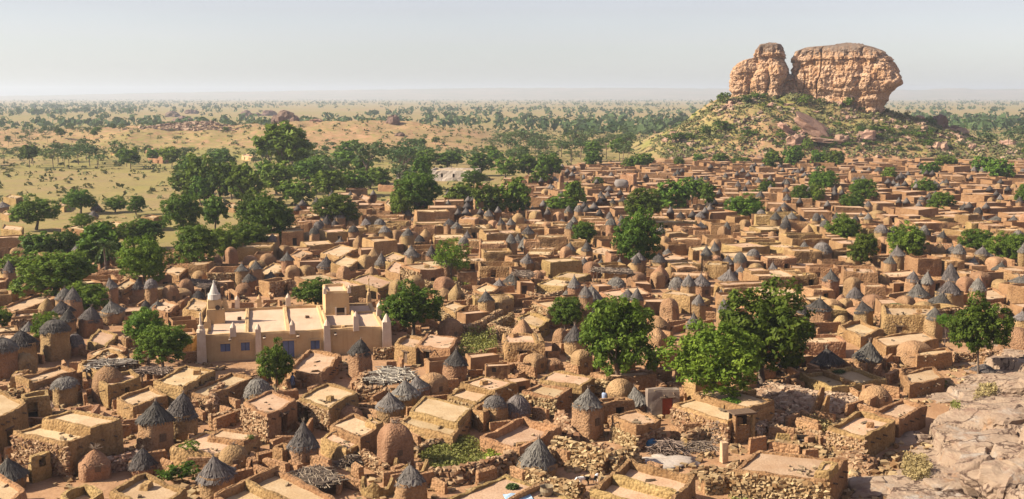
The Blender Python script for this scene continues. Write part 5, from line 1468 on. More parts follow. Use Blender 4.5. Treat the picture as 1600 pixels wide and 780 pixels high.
def rubble(poly, n, label, hgt=.8, size=.3, mat=None):
    """a wide heap of loose stones inside a ground polygon"""
    W = [g(*p) for p in poly]; cen = sum(W, Vector()) / len(W)
    R0 = max((w - cen).length for w in W)
    root = empty('rubble_heap', (cen.x, cen.y, 0)); tag(root, label, 'rubble', 'heaps of loose stones')
    C, S, R = [], [], []
    m = len(W)
    for k in range(n):
        i = RNG.randrange(m); u, v = math.sqrt(RNG.random()), RNG.random()
        p = cen + ((W[i] - cen) * (1 - v) + (W[(i + 1) % m] - cen) * v) * u - cen
        z = hgt * max(0, 1 - u ** 2) * (.75 + .5 * (n1(p.x * .6, p.y * .6, 1.0) + .5)) * RNG.uniform(.85, 1.0)
        s = size * RNG.uniform(.55, 1.6)
        C.append((p.x, p.y, z + .03)); S.append((s * 1.2, s, s * .75)); R.append(RNG.uniform(0, 6))
    mb = MB(); prev = None
    ring = [(w - cen) for w in W]
    vs = [(0, 0, hgt * .95)] + [tuple(r * .55 + Vector((0, 0, hgt * .6))) for r in ring] + [tuple(r + Vector((0, 0, -.15))) for r in ring]
    fs = [(0, 1 + k, 1 + (k + 1) % m) for k in range(m)] + [(1 + k, 1 + m + k, 1 + m + (k + 1) % m, 1 + (k + 1) % m) for k in range(m)]
    mb.add(vs, fs); mb.build('heap_core', M_WALL, root, True)
    o = mobj('stones', stones_mesh('stones', C, S, R, mat or M_STONEGREY, .28, .6), root); o['kind'] = 'stuff'
    occ_set([w.to_2d() for w in W], 0)
SW = stone_wall
SW([(866, 712), (905, 724), (950, 738), (992, 728)], 1.25, 'thick tumbled stone bank behind the high-parapeted house', 1.8, .25, True)
SW([(826, 752), (850, 764), (905, 778)], .8, 'low stone wall below the broad shaggy granary', .7, .25)
SW([(876, 660), (884, 678), (893, 694)], .9, 'short rubble wall left of the tall square granary', .8, .28, True)
SW([(838, 742), (868, 716)], .8, 'stone wall running up behind the broad shaggy granary', .6, .24)
SW([(1092, 748), (1140, 752), (1152, 738)], .7, 'low stone wall at the left end of the wide pink roofed house', .7, .25)
SW([(1098, 770), (1148, 762), (1176, 776)], .9, 'grass-edged stone wall by the bottom edge right of centre', .8, .25)
SW([(1070, 696), (1092, 686), (1116, 684)], .7, 'jagged stone wall under the long stone house', .6, .26)
SW([(1182, 700), (1240, 706), (1288, 712)], .55, 'row of pale stones edging the wide pink roof', .5, .32)
SW([(1190, 672), (1236, 684), (1282, 690)], .6, 'low dark stone wall in the yard behind the pink roof', .5, .21)
SW([(672, 757), (710, 756), (748, 748), (786, 738), (806, 726)], 1.0, 'rubble wall closing the front of the weedy yard', 1.0, .3, True)
SW([(566, 722), (590, 736), (606, 748)], .8, 'short stone wall left of the tall domed granary', .5, .21)
SW([(648, 716), (668, 706), (690, 702)], .7, 'stone wall at the back of the weedy yard', .5, .21)
SW([(-5, 630), (24, 630), (48, 622)], .9, 'stone wall enclosing the left edge yard', .5, .21)
SW([(46, 634), (66, 628), (88, 620)], .9, 'stone wall beside the field of white stones', .5, .21)
SW([(166, 738), (190, 734), (214, 728)], 1.0, 'dark stone wall between two straw-topped granaries at left', .5, .21, mat=M_STONEGREY)
SW([(328, 668), (352, 664), (382, 656)], .9, 'stone wall left of the house with tall dark doorway', .5, .21)
SW([(330, 650), (336, 632), (348, 622)], 1.1, 'curved rough stone wall below the dark round granary', .5, .28)
SW([(703, 516), (728, 530), (764, 512), (782, 502)], 1.25, 'stone compound wall with brown corner right of mosque tree', .5, .21)
SW([(700, 512), (688, 500)], 1.1, 'short stone wall joining the compound wall', .5, .21)
SW([(767, 522), (785, 532), (812, 536)], 1.2, 'stone enclosure wall behind the wide house with dark doorway', .5, .21)
SW([(767, 522), (800, 506)], 1.1, 'stone wall running back from the enclosure corner', .5, .21)
SW([(584, 562), (600, 562), (616, 560)], 1.1, 'stone wall between ragged-capped granary and double roofed house', .5, .21)
SW([(652, 452), (690, 460), (718, 458)], 1.3, 'long stone wall beneath the airy pale tree', .5, .21)
SW([(718, 462), (735, 482)], 1.1, 'stone wall bending down from the long wall', .5, .21)
SW([(1490, 566), (1515, 566), (1535, 566)], .9, 'stone wall left of the lone leaning tree', .5, .21)
SW([(1534, 572), (1550, 566), (1566, 572)], 1.2, 'angular stone wall under the lone leaning tree', .6, .24)
SW([(1178, 690), (1196, 668), (1222, 664)], .8, 'stone wall round the dim yard right of the long stone house', .5, .21, mat=M_STONEGREY)
SW([(560, 612), (566, 628), (602, 628)], 1.15, 'stone wall of the pen below the stick roof', .5, .27)
SW([(560, 612), (576, 598)], 1.1, 'side wall of the pen below the stick roof', .5, .27)
SW([(826, 470), (850, 474), (880, 466)], .9, 'sloping rubble wall below the two-roomed house', .9, .27, True)
SW([(925, 622), (938, 612), (952, 618)], 1.0, 'small stone heap between dark tree and square granary', .9, .27, True)
SW([(1232, 512), (1246, 508), (1258, 512)], .8, 'pale stone pile left of the square granary with flat cone', .7, .26, True)
rubble([(1170, 612), (1200, 600), (1260, 618), (1346, 622), (1360, 640), (1290, 652), (1240, 654), (1190, 640)], 1500, 'broad heap of brown loose stones between the biggest tree and the slope', .9, .27)
rubble([(1370, 722), (1335, 712), (1300, 722), (1330, 735), (1362, 740)], 320, 'pale rubble spilling below the roof-box house', .7, .26, M_STONE)
rubble([(880, 706), (940, 694), (958, 706), (900, 716)], 220, 'scatter of pale stones before the small stone house', .2, .24, M_STONE)
rubble([(48, 636), (60, 628), (84, 634), (64, 644)], 60, 'field of small white stones in the left yard', .1, .3, M_POST)

# ------------------------------------------------------------------ sticks, straw, shelters
def stick_pile(px, py, wpx, hgt, n, label, mat=None, name='brush_pile', cat='brushwood', flat=False, dirn=None):
    P = g(px, py); w = wpx * mpp(P)
    root_mb = MB()
    for k in range(n):
        a = RNG.uniform(0, 6.28) if dirn is None else dirn + RNG.gauss(0, .3)
        r = RNG.uniform(0, .5) * w
        b = RNG.uniform(0, 6.28)
        c = Vector((math.cos(b) * r, math.sin(b) * r * .7, hgt * RNG.uniform(0, 1) * max(0.05, 1 - (2 * r / w) ** 2)))
        L = RNG.uniform(.25, .6) * (w * .45)
        d = Vector((math.cos(a), math.sin(a), RNG.uniform(-.15, .35) if not flat else RNG.uniform(-.05, .05))) * L
        m = c + Vector((RNG.uniform(-.1, .1), RNG.uniform(-.1, .1), .05))
        root_mb.tube([tuple(c - d), tuple(m), tuple(c + d)], [.028, .03, .012], 4, False)
    me = root_mb.mesh(name, mat or M_STICK)
    a = me.attributes.new('tint', 'FLOAT', 'POINT'); a.data.foreach_set('value', NPR.uniform(0, 1, len(me.vertices)).astype(np.float32))
    o = mobj(name, me, None, P)
    tag(o, label, cat, 'piles of sticks and straw')
    return o
stick_pile(1043, 706, 62, .9, 260, 'dark dome-shaped brushwood pile right of the small stone house', M_STICK)
stick_pile(1092, 700, 55, .5, 130, 'loose greyish brush scattered beside the dark pile')
stick_pile(548, 728, 48, .8, 190, 'tangled heap of pale sticks left of the tall domed granary')
stick_pile(375, 638, 34, .4, 60, 'loose grey poles on the yard by the dark round granary')
stick_pile(1325, 700, 40, .4, 50, 'grey branches lying above the rubble by the slope')
stick_pile(1120, 690, 26, 1.6, 60, 'upright brush leaning on the end of the long stone house')
stick_pile(165, 656, 40, .3, 40, 'grey sticks lying on the left stepped roof corner')
def mat_roof(poly, hgt, label, posts=True, thick=.3, mat=None, n=420, name='stick_shelter', cat='shelter', tilt=0.0):
    """flat roof of sticks and straw over a ground polygon, on forked posts"""
    W = [g(p[0], p[1], hgt) for p in poly]; cen = sum(W, Vector()) / len(W)
    root = empty(name, (cen.x, cen.y, 0)); tag(root, label, cat, 'shelters roofed with sticks')
    m = len(W); mb = MB()
    for k in range(n):
        i = RNG.randrange(m); u, v = math.sqrt(RNG.random()), RNG.random()
        p = ((W[i] - cen) * (1 - v) + (W[(i + 1) % m] - cen) * v) * u
        a = RNG.choice((.3, 1.9)) + RNG.gauss(0, .25)
        L = RNG.uniform(.3, .8)
        z = hgt + RNG.uniform(-.5, .5) * thick
        d = Vector((math.cos(a), math.sin(a), RNG.uniform(-.1, .1))) * L
        c = Vector((p.x, p.y, z))
        mb.tube([tuple(c - d), tuple(c + d)], [.045, .03], 4, False)
    me = mb.mesh('roof_mat', mat or M_STICK)
    at = me.attributes.new('tint', 'FLOAT', 'POINT'); at.data.foreach_set('value', NPR.uniform(0, 1, len(me.vertices)).astype(np.float32))
    mobj('roof_mat', me, root)
    b = MB(); vs = [tuple((w - cen).to_2d()) + (hgt - .08,) for w in W] + [tuple((w - cen).to_2d()) + (hgt + .08,) for w in W]
    b.add(vs, [tuple(range(m))[::-1], tuple(range(m, 2 * m))] + [(k, (k + 1) % m, m + (k + 1) % m, m + k) for k in range(m)]); b.build('straw_bed', M_DARKWOOD_SHADE, root)
    if posts:
        for w in W:
            q = (w - cen) * .9; pb = MB(); pb.tube([(q.x, q.y, -.2), (q.x + .05, q.y, hgt * .5), (q.x, q.y, hgt + .2)], [.09, .08, .07], 6); pb.build('post', M_WOOD, root)
    occ_set([w.to_2d() for w in W], -.3)
mat_roof([(574, 592), (602, 600), (648, 592), (640, 576), (600, 574)], 1.55, 'stick-roofed pen with dark opening above the three cones', mat=M_STRAW)
mat_roof([(924, 424), (990, 428), (986, 421), (930, 418)], 2.2, 'long stick canopy with dark shade behind the tall box-like house', n=300)
mat_roof([(458, 738), (490, 762), (532, 750), (500, 728)], .95, 'collapsed grey plank and straw roof beside the heap of pale sticks', n=360, thick=.2)
mat_roof([(130, 580), (200, 570), (214, 562), (150, 563)], 1.2, 'grey straw covered lean-to behind the streaked beehive granary', mat=M_STRAW, n=260)
mat_roof([(218, 582), (262, 584), (266, 576), (226, 574)], 1.4, 'grey thatched lean-to left of the white corner post', mat=M_STICK, n=220)
mat_roof([(803, 430), (830, 434), (834, 426), (806, 422)], 2.0, 'ragged stick shelter left of the two-roomed house', n=200)
mat_roof([(283, 440), (322, 452), (340, 440), (300, 436)], 1.6, 'dark slanting stick roof under the left trees', n=200)
# meeting shelter with a thick bundle roof
P = gt(971, 300); s = mpp(P); r_ = empty('meeting_shelter', P); tag(r_, 'low meeting shelter with thick straw bundle roof on stout pillars', 'shelter')
for sx in (-1, 0, 1):
    for sy in (-1, 1):
        mb = MB(); mb.box((sx * 9 * s, sy * 1.2, .6), (.55, .55, 1.4), 0, .9, .04); mb.build('pillar', M_WALL, r_)
V_, Q_ = [], []
me = blob_mesh('bundle_roof', M_THATCH, 888, 12 * s, 2.0, 1.3, 22, 8, .12, False, .7); mobj('bundle_roof', me, r_, (0, 0, 2.2))

# ------------------------------------------------------------------ small things in the yards
P = g(912, 759); gr = empty('goat', P, math.radians(200)); tag(gr, 'black and white goat walking in the shaded yard, head low', 'goat')
def skin_body(name, joints, edges, mat, parent, sub=1):
    me = bpy.data.meshes.new(name); me.from_pydata([j[:3] for j in joints], edges, []); me.materials.append(mat)
    o = link(bpy.data.objects.new(name, me), parent)
    o.modifiers.new('skin', 'SKIN'); sv = me.skin_vertices[0].data
    for k, j in enumerate(joints): sv[k].radius = (j[3], j[3] * (j[4] if len(j) > 4 else 1)); sv[k].use_root = (k == 0)
    md = o.modifiers.new('sub', 'SUBSURF'); md.levels = sub; md.render_levels = sub
    return o
mg, ntg, bg_ = new_mat('goat_coat')
tc = N(ntg, 'ShaderNodeTexCoord'); sx = N(ntg, 'ShaderNodeSeparateXYZ'); ntg.links.new(tc.outputs['Object'], sx.inputs[0])
nzg = noise_fac(ntg, 7.0, 2, .4, .6, tc.outputs['Object']); adg = N(ntg, 'ShaderNodeMath', operation='MULTIPLY_ADD'); ntg.links.new(nzg, adg.inputs[0]); adg.inputs[1].default_value = .12; ntg.links.new(sx.outputs[0], adg.inputs[2])
gtg = N(ntg, 'ShaderNodeMath', operation='GREATER_THAN'); gtg.inputs[1].default_value = .06; ntg.links.new(adg.outputs[0], gtg.inputs[0])
ntg.links.new(mixc(ntg, gtg.outputs[0], (.03, .027, .027), (.72, .67, .62)), bg_.inputs['Base Color'])
def goat(parent, m, k=1.0):
    J = [(-.28, 0, .52, .13), (0, 0, .52, .15), (.24, 0, .54, .14), (.40, 0, .60, .085), (.52, 0, .56, .07), (.66, 0, .47, .04),      # trunk, neck, head
         (.22, .09, .36, .06), (.20, .10, .20, .03), (.23, .10, 0, .028), (.22, -.09, .36, .06), (.24, -.10, .20, .03), (.20, -.10, 0, .028),
         (-.26, .09, .36, .075), (-.33, .10, .20, .032), (-.28, .10, 0, .028), (-.26, -.09, .36, .075), (-.36, -.10, .20, .032), (-.33, -.10, 0, .028),
         (-.42, 0, .58, .03), (-.48, 0, .66, .015), (.50, .07, .66, .02), (.50, -.07, .66, .02)]
    E = [(0, 1), (1, 2), (2, 3), (3, 4), (4, 5), (2, 6), (6, 7), (7, 8), (2, 9), (9, 10), (10, 11), (0, 12), (12, 13), (13, 14), (0, 15), (15, 16), (16, 17), (0, 18), (18, 19), (4, 20), (4, 21)]
    return skin_body('body', [(a * k, b * k, c * k, r * k) for a, b, c, r in J], E, m, parent)
goat(gr, mg, 1.0)
for sy in (-1, 1):
    mb = MB(); mb.tube([(.50, sy * .04, .62), (.46, sy * .06, .74), (.38, sy * .08, .80)], [.02, .015, .006], 5); mb.build('horn', M_DARKWOOD_SHADE, gr)
P = g(931, 754); g2 = empty('goat', P, math.radians(70)); tag(g2, 'dark goat beside the parapet with pale chest', 'goat'); goat(g2, mg, .8)
# bundle of washing: blue cloth and white cloth on the ground by the stone house
mcl = flat_mat('blue_cloth', (.06, .16, .27), (.04, .10, .18), 6); mcw = flat_mat('white_cloth', (.78, .75, .72), (.68, .64, .6), 6); mcr = flat_mat('maroon_cloth', (.16, .06, .055), (.11, .045, .04), 6); mtan = flat_mat('tan_cloth', (.55, .36, .20), (.45, .28, .15), 6)
P = g(1017, 700); r_ = empty('clothes_bundle', P); tag(r_, 'heap of blue, white and maroon clothes beside the small stone house', 'clothes')
for nm, m_, x, y, z, sx, sy, sz, sd in (('blue_cloth', mcl, 0, 0, .3, .52, .4, .42, 1), ('white_cloth', mcw, .75, .15, .35, .5, .25, .2, 2), ('maroon_cloth', mcr, .8, -.1, .18, .55, .3, .2, 3), ('tan_cloth', mtan, -.55, -.05, .2, .22, .3, .32, 4), ('pale_cloth', mcw, -1.35, -.1, .3, .12, .2, .42, 5)):
    me = blob_mesh(nm, m_, 900 + sd, sx, sy, sz, 16, 10, .3, False, .1); mobj(nm, me, r_, (x, y, z))
# pale ash heap
P = g(1040, 722); me = blob_mesh('ash_heap', earth_mat('ash', (.50, .42, .35), (.45, .36, .285), (.33, .24, .175), .9, 5, .6, .06), 950, 2.2, 1.3, .3, 34, 12, .5, False, .1); o = mobj('ash_heap', me, None, (P.x, P.y, .05)); tag(o, 'whitish ash heap behind the high-parapeted house', 'ash heap')
# drying leaves, basket, blue cloth and pots on roofs
def disc_leaves(px, py, z, wpx, label, mat, name='leaf_pile', rise=.14, asp=1.0):
    P = g(px, py, z); r = wpx / 2 * mpp(P); n = 420
    a = NPR.uniform(0, 6.28, n); q = np.sqrt(NPR.uniform(0, 1, n))
    C = np.stack([np.cos(a) * q * r, np.sin(a) * q * r * asp, rise * (1 - q ** 2) + NPR.uniform(0, .06, n)], 1)
    V, Q = leaf_quads(C, .11, np.tile([0, 0, 1.0], (n, 1)), .6, 5)
    o = mobj(name, np_mesh(name, V, Q, mat, False, np.repeat(NPR.uniform(0, 1, n), 4)), None, (P.x, P.y, z + .02)); tag(o, label, 'leaves', 'greenery lying on roofs')
def roof_z(root_label):
    for r, h in HOUSES:
        if r.get('label') == root_label: return h
    return 2.0
disc_leaves(1142, 628, roof_z('long stone house with a round pile of green leaves on its roof') + .26, 30, 'round green pile of drying leaves on the long stone house', M_LEAF, asp=1.2)
disc_leaves(1308, 581, roof_z('mud house with square roof pens in front of the broad thatch cone') - .3, 24, 'dull green leaves spread in a roof pen', M_LEAFDRY)
disc_leaves(1400, 478, 2.0, 26, 'dry brown plants spread on the long patterned house', M_LEAFDRY)
for px, py, w, z, lab in ((298, 697, 34, None, 'green leafy shrub growing out of the low house roof'), (391, 684, 16, None, 'small dry tuft on the shrub roof house')):
    P = g(px, py, 1.5); s = mpp(P); o = mobj('roof_shrub', CROWN['bush'][0], None, (P.x, P.y, 1.55), (w / 2 * s, w / 2 * s, w / 3.2 * s), 1.0); tag(o, lab, 'shrub', 'greenery lying on roofs')
mb = MB(); mb.lathe([(.10, 0), (.26, .05), (.34, .25), (.30, .42), (.34, .48), (.30, .46), (.24, .3), (.1, .12)], 14); POT = mb.mesh('clay_pot', flat_mat('pot_clay', (.25, .19, .12), (.17, .13, .085), 8))
def small(name, me, px, py, z, lab, cat, sc=1.0, rz=0):
    P = g(px, py, z); o = mobj(name, me, None, (P.x, P.y, z), (sc,) * 3, rz); tag(o, lab, cat, 'things left on roofs'); return o
zb = roof_z('big flat pink roof with a grass basket at the bottom edge') - .12
small('clay_pot', POT, 854, 774, zb, 'dark clay pot filled with fodder on the big pink roof', 'pot', 1.25)
mb = MB(); mb.tube([(-1.5, .1, .12), (0, 0, .2), (1.6, -.1, .12)], [.2, .24, .2], 8)
mb2 = MB(); mb2.tube([(-1.9, -.7, .15), (0, 0, .22), (1.9, .7, .15)], [.17, .22, .17], 8); small('roof_kerb', mb2.mesh('roof_kerb', M_WALL), 826, 772, zb, 'low mud kerb crossing the big pink roof', 'kerb', 1.0, .55)
disc_leaves(801, 763, zb, 20, 'flat grey-green fodder mat on the big pink roof', M_LEAFDRY, 'fodder_mat', .2, .8)
mbl = flat_mat('patterned_blue_cloth', (.18, .36, .55), (.55, .62, .66), 9.0)
mb = MB(); vs = []; 
for i in range(7):
    for j in range(5): vs.append((i * .28 - .8, j * .28 - .6, .05 + .08 * n1(i * .7, j * .7, 3)))
mb.add(vs, [(i * 5 + j, (i + 1) * 5 + j, (i + 1) * 5 + j + 1, i * 5 + j + 1) for i in range(6) for j in range(4)]); o = small('blue_cloth', mb.mesh('blue_cloth', mbl), 808, 777, zb, 'blue and white patterned cloth spread on the big pink roof', 'cloth', 1.0, .2)
sd_ = o.modifiers.new('thickness', 'SOLIDIFY'); sd_.thickness = .02
# pillar of mud brick, table-like frame, mud porch by the long stone house
P = g(1131, 722); mb = MB(); mb.box((0, 0, .75), (.5, .45, 1.5), .3, .9, .05); o = mb.build('mud_pillar', M_ROOF, None, False, P); tag(o, 'single pale mud pillar standing in the pink yard', 'pillar')
P = g(1161, 692); r_ = empty('porch_hut', P, .3); tag(r_, 'narrow tapering mud porch with dark opening at end of long stone house', 'porch')
for sx in (-1, 1):
    mb = MB(); mb.box((sx * .75, 0, 1.1), (.22, .5, 2.4), 0, .8, .03); mb.build('side_post', M_WALL, r_)
mb = MB(); mb.box((0, .12, .62), (1.3, .16, 1.5), 0, .95, .03); mb.build('front_panel', M_WALLRED, r_)
mb = MB(); mb.box((0, .9, 1.1), (1.5, .1, 2.3)); mb.build('back_wall', M_DARKWOOD_SHADE, r_)
mb = MB(); mb.box((0, .35, 2.3), (1.9, 1.3, .12), 0, 1, .03); mb.build('roof', M_WOOD, r_)
P = g(1258, 702); r_ = empty('mud_oven', P, -.1); tag(r_, 'low dark box-like mud oven behind the wide pink roof', 'oven')
for sx in (-.75, .75):
    mb = MB(); mb.box((sx, 0, .5), (.2, .7, 1.1), 0, .9, .03); mb.build('side_wall', M_WALL, r_)
mb = MB(); mb.box((0, .3, .5), (1.5, .12, 1.0)); mb.build('back_wall', M_DARKWOOD_SHADE, r_)
mb = MB(); mb.box((0, -.1, .72), (1.4, .08, .08)); mb.build('rail', M_STRAW, r_)
mb = MB(); mb.box((-1.6, .1, .55), (1.4, .3, 1.1), 0, .6, .04); mb.build('wing_wall', M_WALL, r_)
for px, py, hh, w, lab in ((1273, 656, 2.6, 1.0, 'taller of two leaning fin-shaped wall remnants by the stone heap'), (1284, 658, 2.0, .8, 'shorter of two leaning fin-shaped wall remnants by the stone heap')):
    P = g(px, py); mb = MB(); mb.add([(-w, -.18, -.2), (w * .7, -.18, -.2), (w * .9, -.08, hh), (w * .55, -.08, hh), (-w * .2, -.15, hh * .35), (-w, .18, -.2), (w * .7, .18, -.2), (w * .9, .08, hh), (w * .55, .08, hh), (-w * .2, .15, hh * .35)],
        [(0, 1, 2, 3, 4), (9, 8, 7, 6, 5), (0, 5, 6, 1), (1, 6, 7, 2), (2, 7, 8, 3), (3, 8, 9, 4), (4, 9, 5, 0)]); o = mb.build('wall_remnant', M_WALL, None, False, P); tag(o, lab, 'ruin', 'leaning wall remnants'); o.rotation_euler = (0, 0, .5)
for px, py, sc, lab in ((643, 745, 1.0, 'low curved mud windbreak in front of the tall domed granary'), (590, 772, .9, 'round mud stove with holes below the heap of pale sticks')):
    P = g(px, py); mb = MB()
    n = 12; vs = []; fs = []
    for k in range(n):
        a = math.pi * 1.15 * k / (n - 1) + 2.6; hh = .95 + .35 * math.sin(k * 1.3)
        for rr, z in ((1.25, -.1), (1.2, hh), (.98, hh), (.95, -.1)): vs.append((math.cos(a) * rr * sc, math.sin(a) * rr * sc, z * sc))
    for k in range(n - 1):
        for q in range(3): fs.append((k * 4 + q, (k + 1) * 4 + q, (k + 1) * 4 + q + 1, k * 4 + q + 1))
    fs += [(0, 1, 2, 3), tuple((n - 1) * 4 + q for q in (3, 2, 1, 0))]
    mb.add(vs, fs); o = mb.build('mud_windbreak', M_WALL, None, False, P); tag(o, lab, 'mud wall', 'curved mud walls')
# people glimpsed in the shade
def person(px, py, lab, shirt, legs, facing_=0.0):
    P = g(px, py); r = empty('person', P, facing_); tag(r, lab, 'person')
    msk, _, b_ = new_mat('dark_skin'); b_.inputs['Base Color'].default_value = (.06, .035, .025, 1); b_.inputs['Roughness'].default_value = .6
    J = [(0, 0, .88, .13, .8), (0, 0, 1.12, .12, .8), (0, 0, 1.36, .145, .7), (0, .01, 1.47, .055), (0, .01, 1.56, .085), (0, .02, 1.66, .09),
         (.19, 0, 1.38, .055), (.24, .02, 1.12, .042), (.22, .14, .90, .035), (-.19, 0, 1.38, .055), (-.25, .0, 1.12, .042), (-.22, .12, .90, .035),
         (.09, 0, .80, .085), (.10, .02, .46, .06), (.10, -.02, .08, .042), (.10, .12, .03, .035), (-.09, 0, .80, .085), (-.11, .0, .46, .06), (-.12, -.04, .08, .042), (-.12, .10, .03, .035)]
    E = [(0, 1), (1, 2), (2, 3), (3, 4), (4, 5), (2, 6), (6, 7), (7, 8), (2, 9), (9, 10), (10, 11), (0, 12), (12, 13), (13, 14), (14, 15), (0, 16), (16, 17), (17, 18), (18, 19)]
    for sgn, h0 in ((1, 8), (-1, 11)):
        for f in range(5):
            J.append((sgn * (.22 + (.03 if f == 4 else 0)), .16 + .012 * f, .83 - .01 * abs(f - 1.5), .009)); E.append((h0, len(J) - 1))
    skin_body('body', J, E, msk, r)
    mb = MB(); mb.lathe([(.19, .62), (.20, .95), (.19, 1.2), (.205, 1.36), (.12, 1.46)], 12); o = mb.build('shirt', shirt, r, True); o.scale = (1.12, .82, 1)
    for sx in (-1, 1):
        mb = MB(); mb.tube([(sx * .09, 0, .86), (sx * .105, .01, .48), (sx * .11, -.02, .2)], [.11, .085, .075], 8); mb.build('trouser_leg', legs, r, True)
    mb = MB(); mb.lathe([(.094, 1.62), (.10, 1.68), (.075, 1.745), (.02, 1.765)], 10, (0, .015, 0)); mb.build('hair', M_DARKWOOD_SHADE, r, True)
    return r
person(458, 612, 'person in dark blue standing in the shade of the small upright tree', flat_mat('navy_shirt', (.10, .13, .22), None, 5), flat_mat('dark_trousers', (.05, .05, .06), None, 5), 2.6)
person(944, 640, 'person in blue and white standing beside the tall square granary', flat_mat('pale_blue_shirt', (.36, .42, .55), None, 5), flat_mat('black_trousers', (.04, .04, .05), None, 5), 3.0)

# ------------------------------------------------------------------ weeds and grass (stuff)
def weeds(poly, n, label, mat, size=.16, hgt=.7, z=0.0, slope=False, clump=True, seed=1):
    W = [(gs(*p) if slope else g(*p)) for p in poly]; cen = sum(W, Vector()) / len(W); m = len(W)
    r = np.random.RandomState(seed)
    i = r.randint(0, m, n); u = np.sqrt(r.uniform(0, 1, n)); v = r.uniform(0, 1, n)
    A = np.array([tuple(w - cen) for w in W])
    p = (A[i] * (1 - v)[:, None] + A[(i + 1) % m] * v[:, None]) * u[:, None]
    hh = hgt * (0.35 + 1.3 * fbm(xyz(p[:, 0] * .8 + 9, p[:, 1] * .8), 3, seed)) * r.uniform(.1, 1, n)
    C = p + np.stack([r.normal(0, .05, n), r.normal(0, .05, n), hh], 1)
    D = np.stack([r.normal(0, .5, n), r.normal(0, .5, n), np.full(n, .7)], 1)
    V, Q = leaf_quads(C, size, D, .5, seed)
    o = mobj('weeds', np_mesh('weeds', V, Q, mat, False, np.repeat(r.uniform(0, 1, n), 4)), None, cen)
    o['kind'] = 'stuff'; o['label'] = label
    return o
M_WEED = tint_mat('weed_leaf', (0.11, 0.115, 0.028), (0.29, 0.27, 0.085), .7, fine=0, trans=.2)
M_LIMEWEED = tint_mat('lime_weed', (0.15, 0.18, 0.025), (0.27, 0.29, 0.05), .7, fine=0, trans=.2)
M_HAY = tint_mat('dry_grass', (0.25, 0.18, 0.075), (0.40, 0.30, 0.14), .8, fine=0, trans=.1)
weeds([(655, 728), (662, 706), (690, 694), (735, 690), (760, 712), (752, 738), (715, 750), (680, 748)], 6500, 'tall green and brownish weeds filling the yard', M_WEED, .10, .6)
weeds([(752, 738), (762, 716), (790, 712), (806, 722), (786, 736)], 1500, 'bright lime grass at the right end of the weedy yard', M_LIMEWEED, .11, .7, seed=3)
weeds([(715, 566), (722, 540), (748, 528), (775, 534), (778, 556), (750, 572)], 2400, 'stalky green crop growing behind the double roofed house', M_WEED, .13, 1.5, seed=4)
weeds([(1282, 462), (1300, 452), (1330, 452), (1322, 464)], 500, 'bright green garden patch on the terrace', M_LIMEWEED, .14, .4, seed=5)
weeds([(1130, 790), (1150, 770), (1190, 770), (1240, 785), (1200, 800)], 900, 'green grass at the foot of the pink roofed house', M_WEED, .1, .35, seed=6)
weeds([(1245, 672), (1262, 660), (1300, 664), (1290, 682)], 700, 'straw-coloured weeds around the wall remnants', M_HAY, .12, .6, seed=7)
weeds([(690, 440), (720, 436), (745, 444), (715, 452)], 900, 'low bright grass under the airy pale tree', M_LIMEWEED, .12, .5, seed=8)
weeds([(1408, 745), (1412, 718), (1440, 716), (1456, 735), (1450, 750), (1425, 755)], 1900, 'pale dry grass clump rooted in the slope', M_HAY, .10, .6, slope=True, seed=9)
weeds([(1520, 628), (1530, 606), (1555, 606), (1558, 618)], 800, 'dry grass tuft on the crest of the slope', M_HAY, .10, .55, slope=True, seed=10)
weeds([(1484, 640), (1488, 632), (1498, 632), (1500, 642)], 260, 'small green weed in a crack of the slope', M_WEED, .09, .5, slope=True, seed=11)
weeds([(1440, 607), (1455, 598), (1482, 598), (1478, 607)], 500, 'green weed patch above the slope', M_WEED, .1, .3, slope=True, seed=12)
for px, yt, yb, w, lab, kd in ((278, 722, 758, 70, 'dense olive bush in the yard below the shrub roof', 'drybush'),):
    P = g(px, yb - 4); s = mpp(P); o = mobj('yard_bush', CROWN['bush'][1], None, (P.x, P.y, .75), (w / 2 * s, w / 2.4 * s, 1.0), .5); tag(o, lab, 'bush', 'bushes'); occ_set(circ(P.x, P.y, 1.4))
# ------------------------------------------------------------------ outlying buildings and the second mosque
hp((230, 247), (254, 249), (265, 246), 256, wall=M_WALLRED, roofm=M_WALLRED, label='red brown roofless ruin alone in the left fields', opens=[(0, .3, .9, 0, 1.3, 'hole'), (0, .7, .9, 0, 1.3, 'hole')], lip=.9, seg=1.5)
hp((224, 235), (240, 238), (250, 235), 243, wall=M_WALLRED, label='low reddish house behind the ruin in the left fields', seg=1.5)
hp((172, 238), (186, 240), (196, 238), 243, label='long grey roofed shed in the left fields', seg=1.5)
hp((377, 243), (394, 245), (400, 242), 252, wall=M_CREAM, label='yellowish house glimpsed between the dark trees at left', opens=[(0, .3, .8, .2, 1.4, 'hole'), (0, .7, .8, .2, 1.4, 'hole')], seg=1.5)
M_PALESTONE = earth_mat('pale_stone_wall', (.50, .42, .35), (.42, .34, .28), (.30, .23, .18), .6, 2.5, .6, .08, .95, 1.05, .004, 2.5)
hp((668, 266), (742, 267), (752, 263), 284, wall=M_PALESTONE, label='long pale stone building with toothed parapet and small windows', opens=[(0, .3, .6, 1.2, 2.4, 'hole'), (0, .55, .6, 1.2, 2.4, 'hole'), (0, .82, .6, 1.2, 2.4, 'hole')], lip=.5, seg=.8, rough=1.4, cat='building', name='stone_building')
hp((618, 268), (642, 269), (650, 264), 282, wall=M_PALESTONE, label='short pale stone wing left of the long toothed building', seg=1, rough=1.2)
hp((590, 289), (620, 290), (632, 286), 300, wall=M_WALLRED, label='red mud block standing below the pale stone building')
